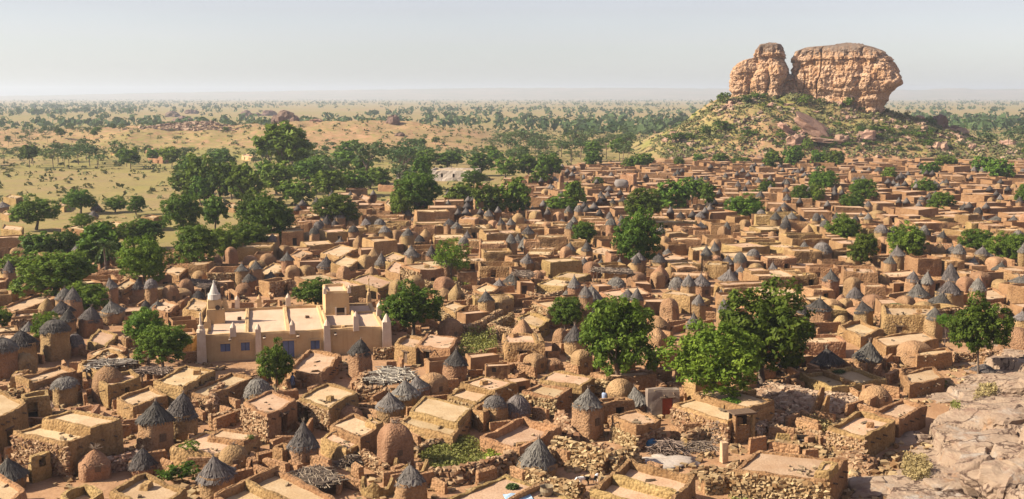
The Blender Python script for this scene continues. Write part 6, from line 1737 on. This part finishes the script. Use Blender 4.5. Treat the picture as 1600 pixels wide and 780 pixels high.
hp((906, 291), (925, 293), (960, 289), 308, wall=M_WALLRED, label='walled court of the second mosque', lip=.8, name='mosque_court', opens=[(1, .6, .9, 0, 1.9, 'hole')])
hp((968, 273), (990, 274), (996, 271), 298, wall=M_WALLRED, label='tall square mud house right of the second mosque', opens=[(0, .3, .4, 1.8, 2.3, 'hole'), (0, .7, .5, .1, 1.6, 'hole')], lip=.4, seg=.8)
P = g(877, 309); s = mpp(P); r_ = empty('mud_minaret', P, .3); tag(r_, 'slender pointed mud minaret above the far trees', 'minaret')
zt_ = z_at(877, 268, P.y)
mb = MB(); mb.box((0, 0, zt_ * .28), (1.9, 1.9, zt_ * .56 + .4), 0, .8, .04); mb.build('shaft', M_GRAN, r_)
mb = MB(); mb.box((0, 0, zt_ * .70), (1.25, 1.25, zt_ * .3), 0, .7, .03); mb.build('upper_shaft', M_GRAN, r_)
mb = MB(); mb.lathe([(.48, zt_ * .82), (.3, zt_ * .93), (.05, zt_)], 8); mb.build('pinnacle', M_GRAN, r_)
for px, yb in ((908, 290), (916, 290), (928, 288)):
    P = g(px, yb + 4); mb = MB(); mb.box((0, 0, 1.6), (.7, .7, 3.6), 0, .75, .04); mb.lathe([(.28, 3.3), (.03, 4.2)], 6); o = mb.build('mud_pillar', M_GRAN, None, False, P); auto(o, 'small mud pillar of the second mosque', 'pillar', 'pillars of the second mosque')
for (a, b, c, yb, lab) in (((95, 356), (130, 360), (160, 354), 368, None), ((158, 352), (200, 357), (218, 350), 376, 'long pale walled compound in the left field'), ((218, 340), (240, 342), (256, 338), 362, 'plain pale house at the end of the long left compound'), ((0, 334), (14, 338), (22, 332), 344, None), ((4, 308), (25, 311), (36, 306), 322, None), ((0, 358), (34, 362), (38, 354), 378, None), ((90, 320), (100, 324), (108, 318), 330, None), ((348, 322), (375, 326), (388, 320), 334, None), ((560, 310), (575, 316), (580, 308), 326, None), ((600, 318), (610, 325), (616, 316), 340, None), ((716, 342), (742, 345), (750, 340), 365, None)):
    hp(a, b, c, yb, label=lab, seg=1.0)

# ------------------------------------------------------------------ the rest of the village, row upon row
for q in TREES_XY: occ_set(circ(q[0], q[1], q[2]), 0)
for poly in ([(655, 728), (662, 706), (690, 690), (745, 688), (806, 715), (790, 745), (680, 755)], [(1030, 712), (1140, 700), (1150, 735), (1060, 735)], [(715, 572), (722, 540), (778, 534), (778, 556)], [(1040, 745), (1040, 716), (1150, 704), (1160, 735)], [(955, 714), (1010, 690), (1120, 688), (1120, 716)], [(895, 712), (935, 692), (958, 706), (925, 720)], [(120, 778), (125, 748), (242, 745), (250, 762)], [(560, 760), (575, 735), (612, 742), (600, 785)], [(870, 782), (876, 742), (948, 748), (945, 772)], [(855, 715), (865, 690), (940, 690), (930, 704)], [(940, 304), (985, 306), (985, 298), (945, 296)], [(300, 600), (310, 552), (620, 545), (612, 575)], [(880, 770), (890, 745), (940, 752), (930, 775)]):
    occ_set([g(*p).to_2d() for p in poly], 0)
far_mb = MB()
far_n = 0
def simple_house(cor, h, lip):
    v = []
    for z, k in ((-.2, 1.0), (h, .97), (h, .97)):
        for c in cor: v.append((c[0], c[1], z))
    c0 = sum((Vector(c) for c in cor), Vector((0, 0))) / 4
    j = [RNG.uniform(-.12, .12) for _ in range(4)]
    lo = [(c[0], c[1], -.2) for c in cor]
    hi = [(c0.x + (c[0] - c0.x) * .97, c0.y + (c[1] - c0.y) * .97, h + j[k]) for k, c in enumerate(cor)]
    i1 = [(c0.x + (c[0] - c0.x) * .88, c0.y + (c[1] - c0.y) * .88, h + j[k]) for k, c in enumerate(cor)]
    i2 = [(a[0], a[1], h - lip) for a in i1]
    far_mb.add(lo + hi + i1 + i2, [(k, (k + 1) % 4, 4 + (k + 1) % 4, 4 + k) for k in range(4)] + [(4 + k, 4 + (k + 1) % 4, 8 + (k + 1) % 4, 8 + k) for k in range(4)] + [(8 + k, 8 + (k + 1) % 4, 12 + (k + 1) % 4, 12 + k) for k in range(4)])
    far_mb.add(i2, [(0, 1, 2, 3)], 1)
    if RNG.random() < .5:                       # flat dark quad on the wall, painted as the shade in an opening
        a, b = Vector(cor[0]), Vector(cor[1])
        if RNG.random() < .5: a, b = Vector(cor[1]), Vector(cor[2])
        t = (b - a).normalized(); n = Vector((t.y, -t.x)); p = a.lerp(b, RNG.uniform(.25, .75)) + n * .03
        w = RNG.choice((.35, .3, .2)); z0, z1 = (0, min(1.35, h - .4)) if w > .25 else (.8, 1.2)
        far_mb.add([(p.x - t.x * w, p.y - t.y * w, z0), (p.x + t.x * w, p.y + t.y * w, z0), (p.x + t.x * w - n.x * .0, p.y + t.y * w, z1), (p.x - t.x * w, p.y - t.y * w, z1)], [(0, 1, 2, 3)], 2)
def vmask(x, y, z=0):
    px, py = proj((x, y, z))
    return px, py, -60 < px < 1660 and py > np.interp(px, VTOP[:, 0], VTOP[:, 1])
# granaries in small clusters, then single ones
FG = {'v': [], 'q': [], 't': [], 'm': [], 'n': 0}
def far_granary(x, y, w, h, th):
    n = 8; an = np.linspace(0, 2 * math.pi, n, endpoint=False)
    prof = [(.46, -.1), (.48, h), (.54, h - .05), (.30, h + .55), (.03, h + 1.25)] if th else [(.46, -.1), (.5, h * .5), (.44, h * .8), (.27, h * .96), (.04, h * 1.02)]
    V = np.concatenate([np.stack([x + r * w * np.cos(an), y + r * w * np.sin(an), np.full(n, z)], 1) for r, z in prof])
    I = np.arange(len(V)).reshape(-1, n); J = np.roll(I, -1, 1)
    FG['v'].append(V); FG['q'].append(np.stack([I[:-1], J[:-1], J[1:], I[1:]], -1).reshape(-1, 4) + FG['n']); FG['n'] += len(V)
    FG['t'].append(np.full(len(V), RNG.uniform(0, 1))); FG['m'] += [0] * n + [1 if th else 0] * (3 * n)
def try_granary(x, y):
    px, py, ok = vmask(x, y)
    if not ok or py > 545 or not -20 < px < 1620 or (300 < px < 640 and py > 470): return
    if slope_side(np.array([x]), np.array([y]))[0] > -3 and y < 125: return
    w = RNG.uniform(1.5, 2.25)
    if occ_frac(circ(x, y, w * .5), 0) > 0: return
    P = Vector((x, y, 0)); s = mpp(P)
    st = RNG.choices(('hat', 'shag', 'cap', 'dome', 'beehive', 'point'), (30, 14, 7, 26, 8, 8))[0]
    th = st in ('hat', 'shag', 'cap'); kn = 'thatched_granary' if th else 'domed_granary'
    hh = RNG.uniform(1.8, 2.7) if st != 'beehive' else RNG.uniform(1.4, 2.0)
    if NGR[kn] >= 297:
        far_granary(x, y, w, hh, th); occ_set(circ(x, y, w * .5), 0); return
    if th: yt = proj((x, y, hh + RNG.uniform(1.2, 1.7)))[1]; ye = proj((x, y - w * .5, hh))[1]
    else: yt, ye = proj((x, y, hh + .3))[1], None
    granary(px, yt, ye, py, w / s, st, RNG.choice(('square', 'round')), tw=.7 if (ye is None and RNG.random() < .3) else 0, P=P)
cl = sorted([(80 + 285 * RNG.random() ** .95, RNG.uniform(-.5, .5)) for _ in range(330)])
for y, u in cl:
    for q in range(RNG.choice((1, 1, 2, 2, 3))):
        try_granary(u * y + RNG.uniform(-2.6, 2.6) * (q > 0), y + RNG.uniform(-2.2, 2.2) * (q > 0))
n_ind = len(HOUSES)
cand = []
y = 62.0
while y < 420:
    x = -0.52 * y - 8
    while x < .52 * y + 8:
        cand.append((x + RNG.uniform(-1.6, 1.6), y + RNG.uniform(-1.4, 1.4)))
        x += 4.4
    y += 3.7
DESCS = ['plain flat roofed mud house', 'small pale roofed mud house', 'wide low mud house with bright roof']
for ps in range(3):
    for (x, y) in cand:
        px, py, ok = vmask(x, y)
        if not ok or py > 800: continue
        if slope_side(np.array([x]), np.array([y]))[0] > -3 and y < 125: continue
        if py > 560 and not (ps == 2 and py < 760 and px < 1250): continue
        if 500 < py < 560 and not (px < 300 or 640 < px < 900 and py < 525 or px > 1200 and py < 525): continue
        if 300 < px < 640 and py > 470: continue
        if ps == 0 and RNG.random() < .38: continue
        rot = .10 + .5 * n1(x / 40, y / 40, 2.0) + RNG.gauss(0, .16) + (.25 if py > 450 else 0)
        k = (1.0, .72, .5)[ps] * (.85 if py > 560 else 1)
        a = RNG.uniform(3.8, 7.4) * k; b = RNG.uniform(3.4, 6.4) * k; h = RNG.uniform(1.3, 2.6) * (1 if ps < 2 else .75)
        if ps == 0 and RNG.random() < .06: h += 1.0
        ca, sa = math.cos(rot), math.sin(rot)
        cor = [(x + u * ca - v * sa, y + u * sa + v * ca) for u, v in ((-a / 2, -b / 2), (a / 2, -b / 2), (a / 2, b / 2), (-a / 2, b / 2))]
        if occ_frac(cor, .12 if ps < 2 else (.25 if py > 560 else 0)) > .0: continue
        if n_ind < 299 and py > 352:
            n_ind += 1
            op = []
            if RNG.random() < .55: op.append((RNG.choice((0, 0, 1)), RNG.uniform(.3, .7), .7, .0, min(1.4, h - .4), 'hole'))
            if RNG.random() < .3: op.append((1, RNG.uniform(.2, .8), .3, .9, 1.25, 'hole'))
            red = RNG.random() < .16
            st = None
            if a > 5.5 and RNG.random() < .35: st = (RNG.choice((.4, .5)), .98, .02, RNG.choice((.5, .98)), .3)
            house(cor, h, desc=('reddish flat roofed mud house' if red else DESCS[1] if a < 4.2 else DESCS[2] if a > 6.4 else DESCS[0]), opens=op, seg=1.1, wall=M_WALLRED if red else None, lip=RNG.choice((.12, .14, .2, .35, .35, h * .6)), step=st, vents=1 if RNG.random() < .3 else 0, stone=(RNG.choice((0, 3)),) if (py > 430 and RNG.random() < .3) else (), rough=1.15, ssize=.3)
        else:
            simple_house(cor, h, RNG.choice((.06, .08, .1, .15, .3, h - .4)))
            occ_set(cor, .25); far_n += 1
print('houses individual', n_ind, 'far', far_n)
o = far_mb.build('distant_houses', [M_WALLFAR, M_ROOF, M_DARKWOOD_SHADE]); o['kind'] = 'stuff'; o['label'] = 'closely packed flat roofed mud houses in the far rows of the village'
for y, u in sorted([(80 + 285 * RNG.random(), RNG.uniform(-.5, .5)) for _ in range(800)] + [(200 + 175 * RNG.random(), RNG.uniform(-.45, .5)) for _ in range(1500)]): try_granary(u * y, y)
print('granaries', NGR, FG['n'] // 40)
if FG['n']:
    o = mobj('distant_granaries', np_mesh('distant_granaries', np.concatenate(FG['v']), np.concatenate(FG['q']), [M_GRAN, M_THATCH], True, np.concatenate(FG['t']), FG['m'])); o['kind'] = 'stuff'; o['label'] = 'small granaries crowded between the far houses'
# litter on the roofs: fodder, sticks, pots, clods
C, S, R = [], [], []
for cor, z, sg in HC:
    c0 = sum((Vector(c) for c in cor), Vector((0, 0))) / 4
    for q in range(RNG.choice((2, 4, 8, 14))):
        u, v = RNG.uniform(.12, .88), RNG.uniform(.12, .88)
        if RNG.random() < .7: u, v = RNG.gauss(.3, .12), RNG.gauss(.7, .12)
        p = (Vector(cor[0]).lerp(Vector(cor[3]), u)).lerp(Vector(cor[1]).lerp(Vector(cor[2]), u), v)
        s = RNG.uniform(.06, .22)
        C.append((p.x, p.y, z + s * .3)); S.append((s * RNG.choice((1, 1.4, 1.2, 3.5)), s, s * .7)); R.append(RNG.uniform(0, 6))
o = mobj('roof_litter', stones_mesh('roof_litter', C, S, R, tint_mat('roof_litter', (.10, .07, .045), (.48, .36, .22), fine=4.0), .25, .5)); o['kind'] = 'stuff'; o['label'] = 'clods, sticks and fodder left lying on the flat roofs'
# low yard walls and loose stones between the houses
wl = MB(); wn_ = 0
for k in range(5200):
    y = 62 + 313 * RNG.random() ** 1.3; x = RNG.uniform(-.5, .5) * y
    px, py, ok = vmask(x, y)
    if not ok or py > 770: continue
    if slope_side(np.array([x]), np.array([y]))[0] > -3 and y < 125: continue
    a = RNG.choice((.15, 1.7)) + RNG.gauss(0, .3) + (.5 if py > 500 else 0); L = RNG.uniform(1.5, 4.5) * (.6 if py > 560 else 1)
    dx, dy = math.cos(a) * L / 2, math.sin(a) * L / 2
    n_ = (-math.sin(a) * .2, math.cos(a) * .2)
    poly = [(x - dx - n_[0], y - dy - n_[1]), (x + dx - n_[0], y + dy - n_[1]), (x + dx + n_[0], y + dy + n_[1]), (x - dx + n_[0], y - dy + n_[1])]
    if occ_frac(poly, .0) > .12: continue
    wl.box((x, y, .35), (L, .36, RNG.uniform(.7, 1.5)), a, .9, .08); occ_set(poly, 0); wn_ += 1
o = wl.build('yard_walls', M_WALLRED); o['kind'] = 'stuff'; o['label'] = 'many short low mud walls between the houses'
C, S, R = [], [], []
for k in range(30000):
    y = 62 + 260 * RNG.random() ** 1.3; x = RNG.uniform(-.5, .5) * y
    px, py, ok = vmask(x, y)
    if not ok or n1(x / 6, y / 6, 9.0) < -.05: continue
    s = RNG.uniform(.12, .42) ** 1.0 * (1.0 if py > 480 else 1.25)
    C.append((x, y, s * .2)); S.append((s * 1.2, s, s * .8)); R.append(RNG.uniform(0, 6))
o = mobj('loose_stones', stones_mesh('loose_stones', C, S, R, M_STONE)); o['kind'] = 'stuff'; o['label'] = 'loose stones and rubble strewn between the houses'

# ------------------------------------------------------------------ butte: boulders and bushes
def boulder(px, py, w, hf=.7, dark=False, lab=None, rx=0, ry=0, slab=False, rz=None, group='boulders round the butte', desc='weathered boulder', Y=None):
    P = gt(px, py)
    if Y: P = Vector(((px - 800) / FPX * Y, Y, tz((px - 800) / FPX * Y, Y)))
    s = mpp(P) * w / 2
    me = RNG.choice(SLABM if slab else (BOULDD if dark else BOULD))
    o = mobj('boulder', me, None, (P.x, P.y, P.z + s * hf * .25), (s, s, s * hf * 1.4))
    o.rotation_euler = (rx, ry, RNG.uniform(0, 6) if rz is None else rz)
    if lab: tag(o, lab, 'boulder', group)
    else: auto(o, desc, 'boulder', group, (px, py))
for a in [(1248, 196, 62, .8, False, 'largest tilted slab in the rock fall below the butte gap', .5, .7, True, .2), (1268, 206, 70, .8, False, 'lower tilted slab of the rock fall below the gap', .4, .55, True, -.1), (1286, 176, 34, .6, False, 'upright splinter rock under the main cliff', .2, -1.0, True, .3), (1238, 182, 40, .7, False, 'steep slab at the top of the rock fall', .4, .9, True, .1), (1232, 208, 40, .8, False, 'left end slab of the rock fall', .3, .5, True, .4),
          (1290, 224, 54, .5, False, 'long pinkish rock at the foot of the rock fall', 0, .1, True, .2), (1242, 224, 40, .5, False, 'flat rock left of the foot of the rock fall', 0, 0, False), (1346, 200, 32, .8, False, 'pink boulder pile below the right of the cliff', 0, .4, False), (1355, 216, 30, .6, False, 'pale boulder lower on the right slope', 0, 0, False),
          (1426, 190, 28, .8, False, 'pale boulder right of the cliff foot', 0, 0, False), (1462, 190, 40, .9, True, 'large dark boulder right of the butte', 0, .3, False), (1486, 200, 26, .9, True, 'smaller dark boulder right of the butte', 0, .2, False), (1500, 214, 66, .5, True, 'long dark sloping slab at the right end of the mound', .1, .35, True, -.1), (1490, 224, 40, .6, False, 'low pink rocks at the right end of the mound', 0, 0, False), (1575, 226, 26, .4, False, 'flat rock in the plain right of the mound', 0, 0, False),
          (1315, 222, 24, .7, False, 'rough boulder low on the mound front', 0, 0, False), (1470, 232, 28, .6, False, 'boulder at the lower right of the mound', 0, 0, False), (1080, 228, 22, .4, False, 'flat pale rock at the left of the mound', 0, 0, False), (1026, 208, 20, .5, False, 'rock at the left tip of the mound', 0, 0, False)]:
    boulder(*a, Y=(512 if a[0] in (1426, 1462, 1486, 1500, 1490) else None))
for k in range(90):
    px = RNG.uniform(1040, 1520); py = np.interp(px, [1040, 1130, 1240, 1390, 1520], [200, 152, 165, 182, 205]) + RNG.uniform(2, 70) * RNG.random() ** .6
    if py > 240: continue
    boulder(px, py, RNG.uniform(7, 17), RNG.uniform(.4, .8), RNG.random() < .25, desc='small rock on the butte mound', slab=RNG.random() < .3)
for a in [(447, 169, 34, .8, True, 'biggest dark rock on the crest of the left ridge'), (434, 171, 22, .9, True, 'left lump of the dark crest rocks'), (462, 170, 22, .7, True, 'right lump of the dark crest rocks'), (617, 168, 24, .75, True, 'single rounded dark rock on the ridge crest'), (386, 182, 22, .6, True, 'dark rock low on the left crest'), (421, 181, 26, .5, True, 'flat dark rock in front of the crest rocks'), (402, 181, 14, .5, True, 'small dark rock near the crest'), (300, 178, 20, .5, True, 'dark rock on the left knoll'), (270, 183, 26, .5, True, 'dark outcrop left of the knoll'), (285, 190, 30, .4, True, 'low dark outcrop below the knoll'), (495, 169, 20, .3, False, 'low reddish rock right of the crest rocks'), (625, 212, 18, .4, True, 'dark flat stone low on the ridge')]:
    boulder(*a, group='rocks on the left ridge', Y=650 if a[1] < 173 else None)
NB = 0
def bush(px, py, w, h, kd='bush', lab=None, desc='low green bush on the mound', group='bushes on the butte mound', P=None):
    P = P or gt(px, py); s = mpp(P)
    o = mobj('bush', CROWN[kd][RNG.randrange(3)], None, (P.x, P.y, P.z + h * s * .38), (w / 2 * s * 1.1, w / 2 * s, h * .55 * s), RNG.uniform(0, 6))
    if lab: tag(o, lab, 'bush', group)
    else: auto(o, desc, 'bush', group, (px, py))
for a in [(1132, 163, 26, 24, 'bush', 'dark bush at the left foot of the pinnacle'), (1160, 160, 34, 14, 'bush', 'spreading bush under the left pinnacle'), (1186, 158, 26, 12, 'bush', 'low bush below the pinnacle face'), (1228, 172, 22, 18, 'bush', 'dark bush in the gap between the cliffs'), (1226, 190, 26, 26, 'bush', 'tall dark bush below the gap'), (1258, 168, 28, 18, 'bush', 'bush at the left foot of the main cliff'), (1283, 166, 16, 12, 'bush', 'small bush against the main cliff'), (1322, 170, 26, 22, 'bush', 'bright green bush against the middle of the cliff foot'), (1340, 172, 30, 14, 'bush', 'leafy green patch under the cliff overhang'), (1300, 200, 34, 30, 'bush', 'large dark bush right of the rock fall'), (1172, 214, 30, 19, 'bush', 'round bush on the front left slope'), (1130, 208, 34, 26, 'bush', 'broad bush on the left slope'), (1100, 214, 20, 22, 'bush', 'upright bush on the left slope'), (1058, 222, 50, 20, 'bush', 'wide low bush at the left end of the mound'), (1088, 178, 24, 10, 'bush', 'bush on the left skyline of the mound'), (1218, 216, 24, 14, 'bush', 'bush left of the long pinkish rock'), (1262, 236, 22, 26, 'bush', 'bush by the foot of the mound front'), (1360, 184, 34, 12, 'bush', 'green bush below the right part of the cliff'), (1388, 190, 40, 12, 'bush', 'flat bush right below the cliff base'), (1540, 222, 38, 20, 'drybush', 'shrub at the right tip of the mound'), (1452, 200, 22, 18, 'bush', 'dark shrub between the right boulders'), (1430, 214, 30, 14, 'bush', 'green bush below the pale right boulder'), (1450, 226, 34, 14, 'bush', 'green bush low on the right slope'), (1380, 206, 36, 14, 'bush', 'green bush in the middle of the right slope'), (1510, 204, 20, 20, 'bush', 'dark bush on the long sloping slab')]:
    bush(*a)
tree(1404, 136, 176, 40, 184, 'far', 2, 'dark tree clinging behind the right end of the cliff', group='trees on the butte', P=Vector((gt(1404, 184).x * 1.02, 512, 14)))
for k in range(230):
    px = RNG.uniform(1045, 1525); py = np.interp(px, [1040, 1130, 1240, 1390, 1520], [206, 160, 170, 186, 210]) + RNG.uniform(0, 62)
    if py > 238: continue
    if px < 1290 and RNG.random() < .35: continue
    bush(px, py, RNG.uniform(6, 18), RNG.uniform(5, 11), 'bush' if RNG.random() < .6 else 'drybush')

# ------------------------------------------------------------------ more of the tree belt behind the village
for k in range(32):
    px = RNG.uniform(405, 735); yb = RNG.uniform(250, 302)
    if 585 < px < 615 and yb > 285 or 640 < px < 775 and yb > 256: continue
    P = gt(px, yb)
    if occ_frac(circ(P.x, P.y, 1.5), 0) > .3: continue
    hgt = RNG.uniform(26, 44); tree(px, yb - hgt, yb - 4, RNG.uniform(34, 62), yb, RNG.choice(('far', 'dry', 'dry', 'far')), k, desc='tree of the dark village belt', group='trees of the dark belt')
for k in range(8):
    px = RNG.uniform(280, 420); yb = RNG.uniform(262, 330); hgt = RNG.uniform(30, 48)
    tree(px, yb - hgt, yb - 4, RNG.uniform(36, 58), yb, 'far', k, desc='tree of the dark village belt', group='trees of the dark belt')
for k in range(6):
    px = RNG.uniform(20, 270); yb = RNG.uniform(395, 440) - (px > 200) * 20; hgt = RNG.uniform(36, 54)
    tree(px, yb - hgt, yb - 4, RNG.uniform(40, 66), yb, 'far', k, desc='dark tree in the left grove', group='trees of the left grove')
# ------------------------------------------------------------------ savanna trees
pts = []
r = np.random.RandomState(5)
n = 150000
px = r.uniform(-60, 1660, n); py = 151.2 + (262 - 151.2) * r.uniform(0, 1, n) ** 1.25
Y = CAMH * FPX / (py - 150) * CP; X = (px - 800) / FPX * (Y * CP + CAMH * SP)
top = np.interp(px, VTOP[:, 0], VTOP[:, 1])
p = xyz(X, Y)
den = np.clip((fbm(p / np.where(Y < 1000, 90.0, 330.0)[:, None], 3, 51) - .40) * 6, 0.06, 1)
hl = np.interp(800 + X * FPX / 650, LHL[:, 0], LHL[:, 1]); onl = (np.clip(hl / 8, 0, 1) * (np.abs(Y - 640) < 190))
den = den * (1 - .45 * onl) * np.where((px < 700) & (Y < 650), 1.1, 1.0)
onm = (np.abs(Y - 506) < 100) & (px > 985) & (px < 1560)
ok = (py < top - 5) & (Y < 8600) & ~onm
dens_row = np.where(Y > 1500, .18, np.where(Y > 800, .19, .19)) * np.clip(Y / 4200, .35, 1)
keep = ok & (r.uniform(0, 1, n) < den * dens_row)
X, Y, px = X[keep], Y[keep], px[keep]; onl = onl[keep]
Z = terrain(X, Y)
order = np.argsort(Y)
X, Y, Z, onl = X[order], Y[order], Z[order], onl[order]
# keep them apart
acc = []
cellm = {}
for i in range(len(X)):
    if Y[i] < 1300:
        c = (int(X[i] // 5), int(Y[i] // 7))
        if any((c[0] + a, c[1] + b) in cellm for a in (-1, 0, 1) for b in (0, -1)): continue
        cellm[c] = 1
    acc.append(i)
print('savanna', len(acc))
n_sv = 0
VV, QQ, TT = [], [], []
base = 0
for i in acc:
    if n_sv < 286 and Y[i] < 1400:
        n_sv += 1
        w = RNG.uniform(5.5, 11.5) * (.5 if onl[i] > .4 else 1); hc = w * RNG.uniform(.55, .85); ht = hc * RNG.uniform(.9, 1.2) + w * .1
        kd = RNG.choices(('dry', 'acacia', 'far'), (6, 3, 2))[0]
        root = empty('savanna_tree', (X[i], Y[i], Z[i]))
        mobj('crown', CROWN[kd][RNG.randrange(len(CROWN[kd]))], root, (0, 0, ht * .62), (w / 2, w / 2, hc / 2), RNG.uniform(0, 6))
        mobj('trunk', TRUNKTHIN[RNG.randrange(3)], root, (0, 0, 0), (w * .48, w * .48, ht * .8), RNG.uniform(0, 6))
        auto(root, {'dry': 'dusty grassland tree with ragged crown', 'acacia': 'flat-topped thorn tree on the plain', 'far': 'dense dark tree out on the plain'}[kd], 'tree', 'trees of the grassland', noun='tree')
    else:
        d = Y[i]; k = 14 if d < 1500 else 9 if d < 3000 else 6
        w = RNG.uniform(6, 13) * (.5 if onl[i] > .4 else 1); hh = w * .75
        q = NPR.normal(0, 1, (k, 3)); q /= np.linalg.norm(q, axis=1)[:, None]
        C = np.array([X[i], Y[i], Z[i] + hh * .6]) + q * np.array([w * .38, w * .38, hh * .36])
        V, Q = leaf_quads(C, w * .24, q + np.array([0, 0, .3]), .3, i)
        VV.append(V); QQ.append(Q + base); base += len(V); TT.append(np.repeat(NPR.uniform(.0, .8) * .6 + NPR.uniform(0, .4, k), 4))
o = mobj('far_scrub', np_mesh('far_scrub', np.concatenate(VV), np.concatenate(QQ), M_LEAFDRY, False, np.concatenate(TT))); o['kind'] = 'stuff'; o['label'] = 'scattered scrub and small trees over the distant plain'
print('savanna individual', n_sv, 'far', len(VV))
# bushes, tussocks on ridge and fields
VV, QQ, TT = [], [], []; base = 0
n = 9000
X = np.concatenate([r.uniform(-420, 420, n), r.uniform(62, 225, 3600)]); Y = np.concatenate([r.uniform(230, 860, n), r.uniform(442, 512, 3600)])
dep = Y * CP + CAMH * SP; px = 800 + FPX * X / dep; pz = terrain(X, Y); py = 390 - FPX * (Y * SP + (pz - CAMH) * CP) / (Y * CP - (pz - CAMH) * SP)
ok = (py < np.interp(px, VTOP[:, 0], VTOP[:, 1]) - 4) & (px > -60) & (px < 1660)
for i in np.nonzero(ok)[0]:
    k = 7; w = RNG.uniform(.6, 2.7) ** 1.2
    q = NPR.normal(0, 1, (k, 3)); q /= np.linalg.norm(q, axis=1)[:, None]; q[:, 2] = np.abs(q[:, 2])
    C = np.array([X[i], Y[i], pz[i]]) + q * np.array([w * .4, w * .4, w * .42])
    V, Q = leaf_quads(C, w * .28, q + np.array([0, 0, .3]), .4, int(i))
    VV.append(V); QQ.append(Q + base); base += len(V); TT.append(np.repeat(NPR.uniform(0, 1) * .6 + NPR.uniform(0, .4, k), 4))
M_TUSS = tint_mat('tussock', (.06, .07, .025), (.20, .18, .075), .8, fine=0, trans=.1)
C, S, R = [], [], []
for k in range(2600):
    if k < 900:
        px_, Y_ = RNG.gauss(290, 34), RNG.uniform(600, 650)
        x_ = (px_ - 800) / FPX * Y_; s_ = RNG.uniform(.4, 1.6)
    else:
        x_ = RNG.uniform(65, 222); Y_ = RNG.uniform(444, 505); s_ = RNG.uniform(.25, 1.3) ** 1.3
        if n1(x_ / 9, Y_ / 9, 4.0) < .0: continue
    C.append((x_, Y_, tz(x_, Y_) + s_ * .15)); S.append((s_ * 1.5, s_, s_ * .8)); R.append(RNG.uniform(0, 6))
M_HILLROCK = tint_mat('hillside_rock', (.17, .105, .08), (.46, .31, .22), fine=2.0)
o = mobj('hillside_stones', stones_mesh('hillside_stones', C, S, R, M_HILLROCK, .28, .6)); o['kind'] = 'stuff'; o['label'] = 'loose rocks strewn over the butte mound and the left knoll'
o = mobj('undergrowth', np_mesh('undergrowth', np.concatenate(VV), np.concatenate(QQ), M_TUSS, False, np.concatenate(TT))); o['kind'] = 'stuff'; o['label'] = 'low scrub and tussocks over the fields and the ridge'

# ------------------------------------------------------------------ labels from the neighbours
ANCH = [('white-spired mosque', 455, 520), ('mosque-side round tree', 645, 478), ('airy pale tree', 706, 400), ('lime green tree', 1112, 560), ('largest bare-trunked tree', 1189, 500), ('dark bushy tree', 968, 525), ('stacked central trees', 998, 365),
        ('lone leaning tree', 1528, 510), ('sandstone slope', 1470, 690), ('weedy yard', 725, 715), ('red-doored grey house', 1035, 625), ('stick-roofed pen', 605, 588), ('two-lobed left trees', 245, 530), ('far mud minaret', 877, 288),
        ('long pale stone building', 712, 272), ('huge dark fig tree', 446, 228), ('wide left-field tree', 57, 330), ('small mosque-front tree', 431, 568), ('tall box-like house', 1062, 475), ('bundle-roofed shelter', 971, 290), ('sandstone butte', 1300, 120),
        ('long net-patterned house', 1425, 500), ('wide left-edge tree', 85, 430), ('dry palm', 164, 400), ('tall double-lobed tree', 1340, 300), ('rounded far-right tree', 1416, 375), ('bushy right-edge trees', 1565, 385), ('two-roomed house', 880, 450), ('block-like domed granary', 781, 475), ('red brown ruin', 248, 250), ('ridge crest rocks', 447, 165), ('single ridge rock', 617, 164), ('butte rock fall', 1255, 200), ('large dark boulder', 1465, 190),
        ('far right-edge trees', 1548, 262), ('trees below the butte', 1240, 245), ('left ridge knoll', 290, 182), ('left rock pinnacle', 1180, 110), ('long pinkish rock', 1290, 224), ('pink boulder pile', 1346, 200), ('broad left-slope bush', 1130, 208), ('wide low mound bush', 1058, 222), ('cliff-end dark tree', 1404, 156), ('long sloping dark slab', 1500, 214), ('round front-slope bush', 1172, 214), ('open branching tree', 575, 242)]
ORD = ('nearest second third fourth fifth sixth seventh eighth ninth tenth eleventh twelfth thirteenth fourteenth fifteenth sixteenth seventeenth eighteenth nineteenth twentieth twenty-first twenty-second twenty-third twenty-fourth twenty-fifth twenty-sixth twenty-seventh twenty-eighth twenty-ninth thirtieth '
       'thirty-first thirty-second thirty-third thirty-fourth thirty-fifth thirty-sixth thirty-seventh thirty-eighth thirty-ninth fortieth forty-first forty-second forty-third forty-fourth forty-fifth').split()
bins = {}
for o, desc, px, key, noun in AUTO:
    best = min(ANCH, key=lambda a: (a[1] - px[0]) ** 2 + (1.8 * (a[2] - px[1])) ** 2)
    dx, dy = px[0] - best[1], 1.8 * (px[1] - best[2])
    d = ('right of' if dx > 0 else 'left of') if abs(dx) > abs(dy) else ('below' if dy > 0 else 'above')
    bins.setdefault((desc, best[0], d), []).append((dx * dx + dy * dy, o, noun))
for (desc, an, d), L in bins.items():
    L.sort(key=lambda t: t[0])
    for k, (_, o, noun) in enumerate(L):
        od = ORD[min(k, len(ORD) - 1)]
        if len(L) == 1: o['label'] = f'{desc} {d} the {an}'
        else: o['label'] = f'{desc}, {od} one {d} the {an}'
for o in SC.objects:
    if o.parent is None and o.get('category') and not o.get('kind'): o['kind'] = 'thing'
